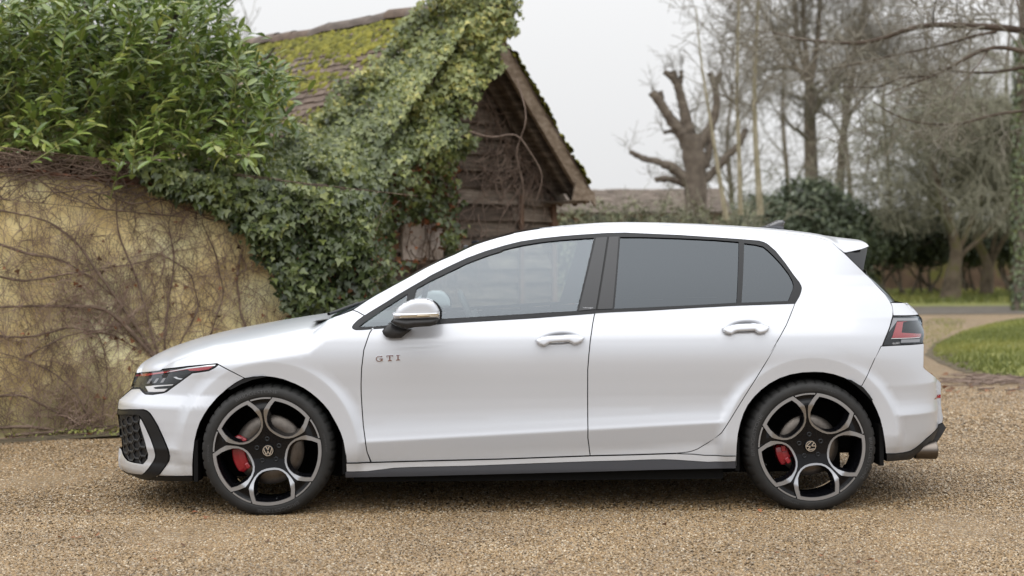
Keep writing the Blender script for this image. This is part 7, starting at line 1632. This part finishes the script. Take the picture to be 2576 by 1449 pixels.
# ------------------------------------------------------------------ shrubs and hedge
EV = leafmat('evergreen_leaf', [(0.0, (0.026, 0.038, 0.020)), (0.5, (0.058, 0.078, 0.038)), (1.0, (0.125, 0.145, 0.075))], 0.5, 0.12)
SCR = leafmat('scrub_leaf', [(0.0, (0.060, 0.072, 0.039)), (0.5, (0.128, 0.138, 0.069)), (1.0, (0.225, 0.217, 0.128))], 0.7, 0.1)
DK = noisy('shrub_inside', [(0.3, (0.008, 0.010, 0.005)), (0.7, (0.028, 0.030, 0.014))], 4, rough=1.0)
def bush(name, label, c, rad, nleaf, lsize, mat, z0=0.0, twigs=0, cat='bush', group=None, core=0.82):
    root = empty(name, (c[0], c[1], 0)); tag(root, label, cat, group); c = np.array(c, float); rad = np.array(rad, float)
    p = rng.normal(size=(nleaf, 3)); p /= np.linalg.norm(p, axis=1, keepdims=True)
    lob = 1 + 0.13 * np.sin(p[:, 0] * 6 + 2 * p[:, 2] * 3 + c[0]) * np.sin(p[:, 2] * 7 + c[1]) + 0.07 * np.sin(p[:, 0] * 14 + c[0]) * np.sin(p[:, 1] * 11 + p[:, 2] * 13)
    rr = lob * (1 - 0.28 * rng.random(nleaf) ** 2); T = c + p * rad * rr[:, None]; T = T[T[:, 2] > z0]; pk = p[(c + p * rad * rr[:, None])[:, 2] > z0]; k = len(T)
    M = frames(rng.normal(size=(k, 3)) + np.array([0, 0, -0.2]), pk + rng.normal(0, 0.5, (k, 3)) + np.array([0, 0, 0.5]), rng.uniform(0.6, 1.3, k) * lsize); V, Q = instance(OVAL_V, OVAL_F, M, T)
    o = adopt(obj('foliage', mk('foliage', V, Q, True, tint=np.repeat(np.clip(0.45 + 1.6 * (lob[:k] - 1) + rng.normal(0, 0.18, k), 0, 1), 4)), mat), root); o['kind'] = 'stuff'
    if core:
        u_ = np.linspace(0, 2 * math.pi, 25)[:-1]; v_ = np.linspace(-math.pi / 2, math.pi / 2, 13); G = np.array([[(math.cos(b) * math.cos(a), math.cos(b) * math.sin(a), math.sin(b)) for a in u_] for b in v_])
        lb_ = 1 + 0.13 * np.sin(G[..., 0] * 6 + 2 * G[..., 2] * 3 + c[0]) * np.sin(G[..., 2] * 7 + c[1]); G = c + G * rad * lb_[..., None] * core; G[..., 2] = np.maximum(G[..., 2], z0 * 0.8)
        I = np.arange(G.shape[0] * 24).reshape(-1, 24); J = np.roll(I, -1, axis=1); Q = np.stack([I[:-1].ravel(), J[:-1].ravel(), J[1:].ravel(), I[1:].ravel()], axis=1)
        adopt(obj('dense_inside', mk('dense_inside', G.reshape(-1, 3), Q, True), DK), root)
    ns = 7; st = np.array([[(c[0] + rng.normal() * rad[0] * 0.35, c[1] + rng.normal() * rad[1] * 0.3, 0), (c[0] + rng.normal() * rad[0] * 0.4, c[1] + rng.normal() * 0.2, c[2] * 0.5), (c[0] + rng.normal() * rad[0] * 0.5, c[1] + rng.normal() * 0.2, c[2])] for _ in range(ns)])
    st = np.array([smooth_path(s, 8) for s in st]); V, Q = tubes(st, np.linspace(0.05, 0.02, 8)[None].repeat(ns, 0), 5); o = adopt(obj('stems', mk('stems', V, Q, True), BARK), root); o['kind'] = 'stuff'
    if twigs:
        Pg, Rg = grow(st, np.full((ns, 8), 0.03), twigs, 0.6, 1.6, 0.6, 0.3, 0.2, 6, 0.5); Ph, Rh = grow(Pg, Rg, 5, 0.3, 0.8, 0.7, 0.1, 0.22, 5, 0.6)
        V, Q = join([tubes(Pg, Rg, 3), tubes(Ph, np.maximum(Rh, 0.005), 3)]); o = adopt(obj('twigs', mk('twigs', V, Q, True), TWIGG), root); o['kind'] = 'stuff'
    return root
def bc(u, d, z): p = at(u, 660, d); return (p.x, p.y, z)
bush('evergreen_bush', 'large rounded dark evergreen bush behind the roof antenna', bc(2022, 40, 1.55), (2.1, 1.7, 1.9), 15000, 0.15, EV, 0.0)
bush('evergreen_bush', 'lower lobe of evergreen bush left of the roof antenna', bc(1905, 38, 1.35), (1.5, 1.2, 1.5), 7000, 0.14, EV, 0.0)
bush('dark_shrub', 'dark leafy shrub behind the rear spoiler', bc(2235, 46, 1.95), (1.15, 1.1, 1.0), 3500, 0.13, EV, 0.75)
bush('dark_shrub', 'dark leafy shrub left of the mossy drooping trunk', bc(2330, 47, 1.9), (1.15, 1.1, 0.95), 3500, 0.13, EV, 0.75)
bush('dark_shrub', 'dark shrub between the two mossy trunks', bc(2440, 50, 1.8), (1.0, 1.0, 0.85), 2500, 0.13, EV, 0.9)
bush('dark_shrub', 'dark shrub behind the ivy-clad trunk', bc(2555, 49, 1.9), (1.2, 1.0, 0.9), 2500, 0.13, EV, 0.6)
for u, d, z, rx, rz, mat, lab, tw_ in ((1420, 26, 1.35, 0.75, 0.85, SCR, 'grey-green scrub bush right of the shed corner', 0), (1500, 27, 1.45, 0.8, 0.9, SCR, 'second scrub bush right of the shed corner', 4), (1590, 26, 1.3, 0.8, 0.95, SCR, 'scrub bush with bare arching stems left of the pollarded tree', 9), (1690, 27, 1.35, 0.8, 1.0, SCR, 'tangled scrub below the pollarded tree', 9), (1780, 26, 1.25, 0.8, 0.95, SCR, 'tangled scrub below the leaning birch', 8), (1850, 30, 1.3, 0.9, 1.05, SCR, 'tangled scrub below the straight thin trees', 9), (1950, 46, 2.6, 1.6, 1.6, SCR, 'pale twiggy thicket above the evergreen bush', 10), (2090, 48, 2.6, 1.6, 1.5, SCR, 'pale twiggy thicket below the large forked tree', 10), (1850, 47, 2.2, 1.4, 1.5, SCR, 'pale twiggy thicket behind the straight thin trees', 10)):
    bush('scrub', lab, bc(u, d, z), (rx, rx, rz), 1500, 0.085, mat, 0.0, tw_, 'scrub', 'scrub along the far hedge', 0.7 if u < 1880 and d < 32 else 0.0)
# low outbuilding with long tiled roof
ob_d = 35.0; p0 = at(1330, 660, ob_d); p1 = at(1840, 660, ob_d); house = empty('low_outbuilding', ((p0.x + p1.x) / 2, ob_d, 0)); tag(house, 'low outbuilding with long brown tiled roof beyond the scrub', 'building')
mb = MB(); mb.prism([(p0.x, ob_d, 0), (p1.x, ob_d, 0), (p1.x, ob_d, 2.45), (p0.x, ob_d, 2.45)], [(p0.x, ob_d + 3, 0), (p1.x, ob_d + 3, 0), (p1.x, ob_d + 3, 2.45), (p0.x, ob_d + 3, 2.45)]); adopt(mb.build('wall', BR), house)
mb = MB(); mb.prism([(p0.x, ob_d - 0.2, 2.40), (p0.x, ob_d + 3.2, 2.40), (p0.x, ob_d + 1.5, 3.05)], [(p1.x, ob_d - 0.2, 2.40), (p1.x, ob_d + 3.2, 2.40), (p1.x, ob_d + 1.5, 3.05)]); adopt(mb.build('roof', TILES[1]), house)
mb = MB(); sl_ = math.hypot(1.7, 0.65); sa = math.atan2(0.65, 1.7)
for r_ in range(17):
    f = (r_ + 0.5) / 17
    for c_ in range(30):
        x = p0.x + (c_ + 0.5 + 0.5 * (r_ % 2)) * (p1.x - p0.x) / 30.5; mb.box((x, ob_d - 0.2 + 1.7 * f, 2.41 + 0.65 * f + 0.015 + 0.006 * rng.normal()), ((p1.x - p0.x) / 30.5 - 0.008, 0.115, 0.014), Matrix.Rotation(sa - 0.08, 3, 'X'))
adopt(mb.build('roof_tiles', noisy('far_tiles', [(0.3, (0.10, 0.082, 0.068)), (0.7, (0.19, 0.155, 0.128))], 3, rough=0.95)), house)['kind'] = 'stuff'
# old brick boundary wall far behind
bw_d = 53.0; q0 = at(2200, 660, bw_d); q1 = at(2750, 660, bw_d); bw = empty('far_brick_wall', (q0.x, bw_d, 0)); tag(bw, 'old mossy brick boundary wall behind the far trees', 'wall')
MW = noisy('mossy_brick_wall', [(0.3, (0.060, 0.038, 0.025)), (0.5, (0.13, 0.085, 0.058)), (0.62, (0.12, 0.12, 0.03)), (0.8, (0.17, 0.18, 0.035))], 0.7, rough=0.95, bump=0.4)
mb = MB(); mb.prism([(q0.x, bw_d, 0), (q1.x, bw_d, 0), (q1.x, bw_d, 1.45), (q0.x, bw_d, 1.45)], [(q0.x, bw_d + 0.3, 0), (q1.x, bw_d + 0.3, 0), (q1.x, bw_d + 0.3, 1.45), (q0.x, bw_d + 0.3, 1.45)]); adopt(mb.build('wall_face', MW), bw)
mb = MB(); mb.box(((q0.x + q1.x) / 2, bw_d + 0.15, 1.49), (q1.x - q0.x, 0.4, 0.08)); adopt(mb.build('coping', BRD), bw)
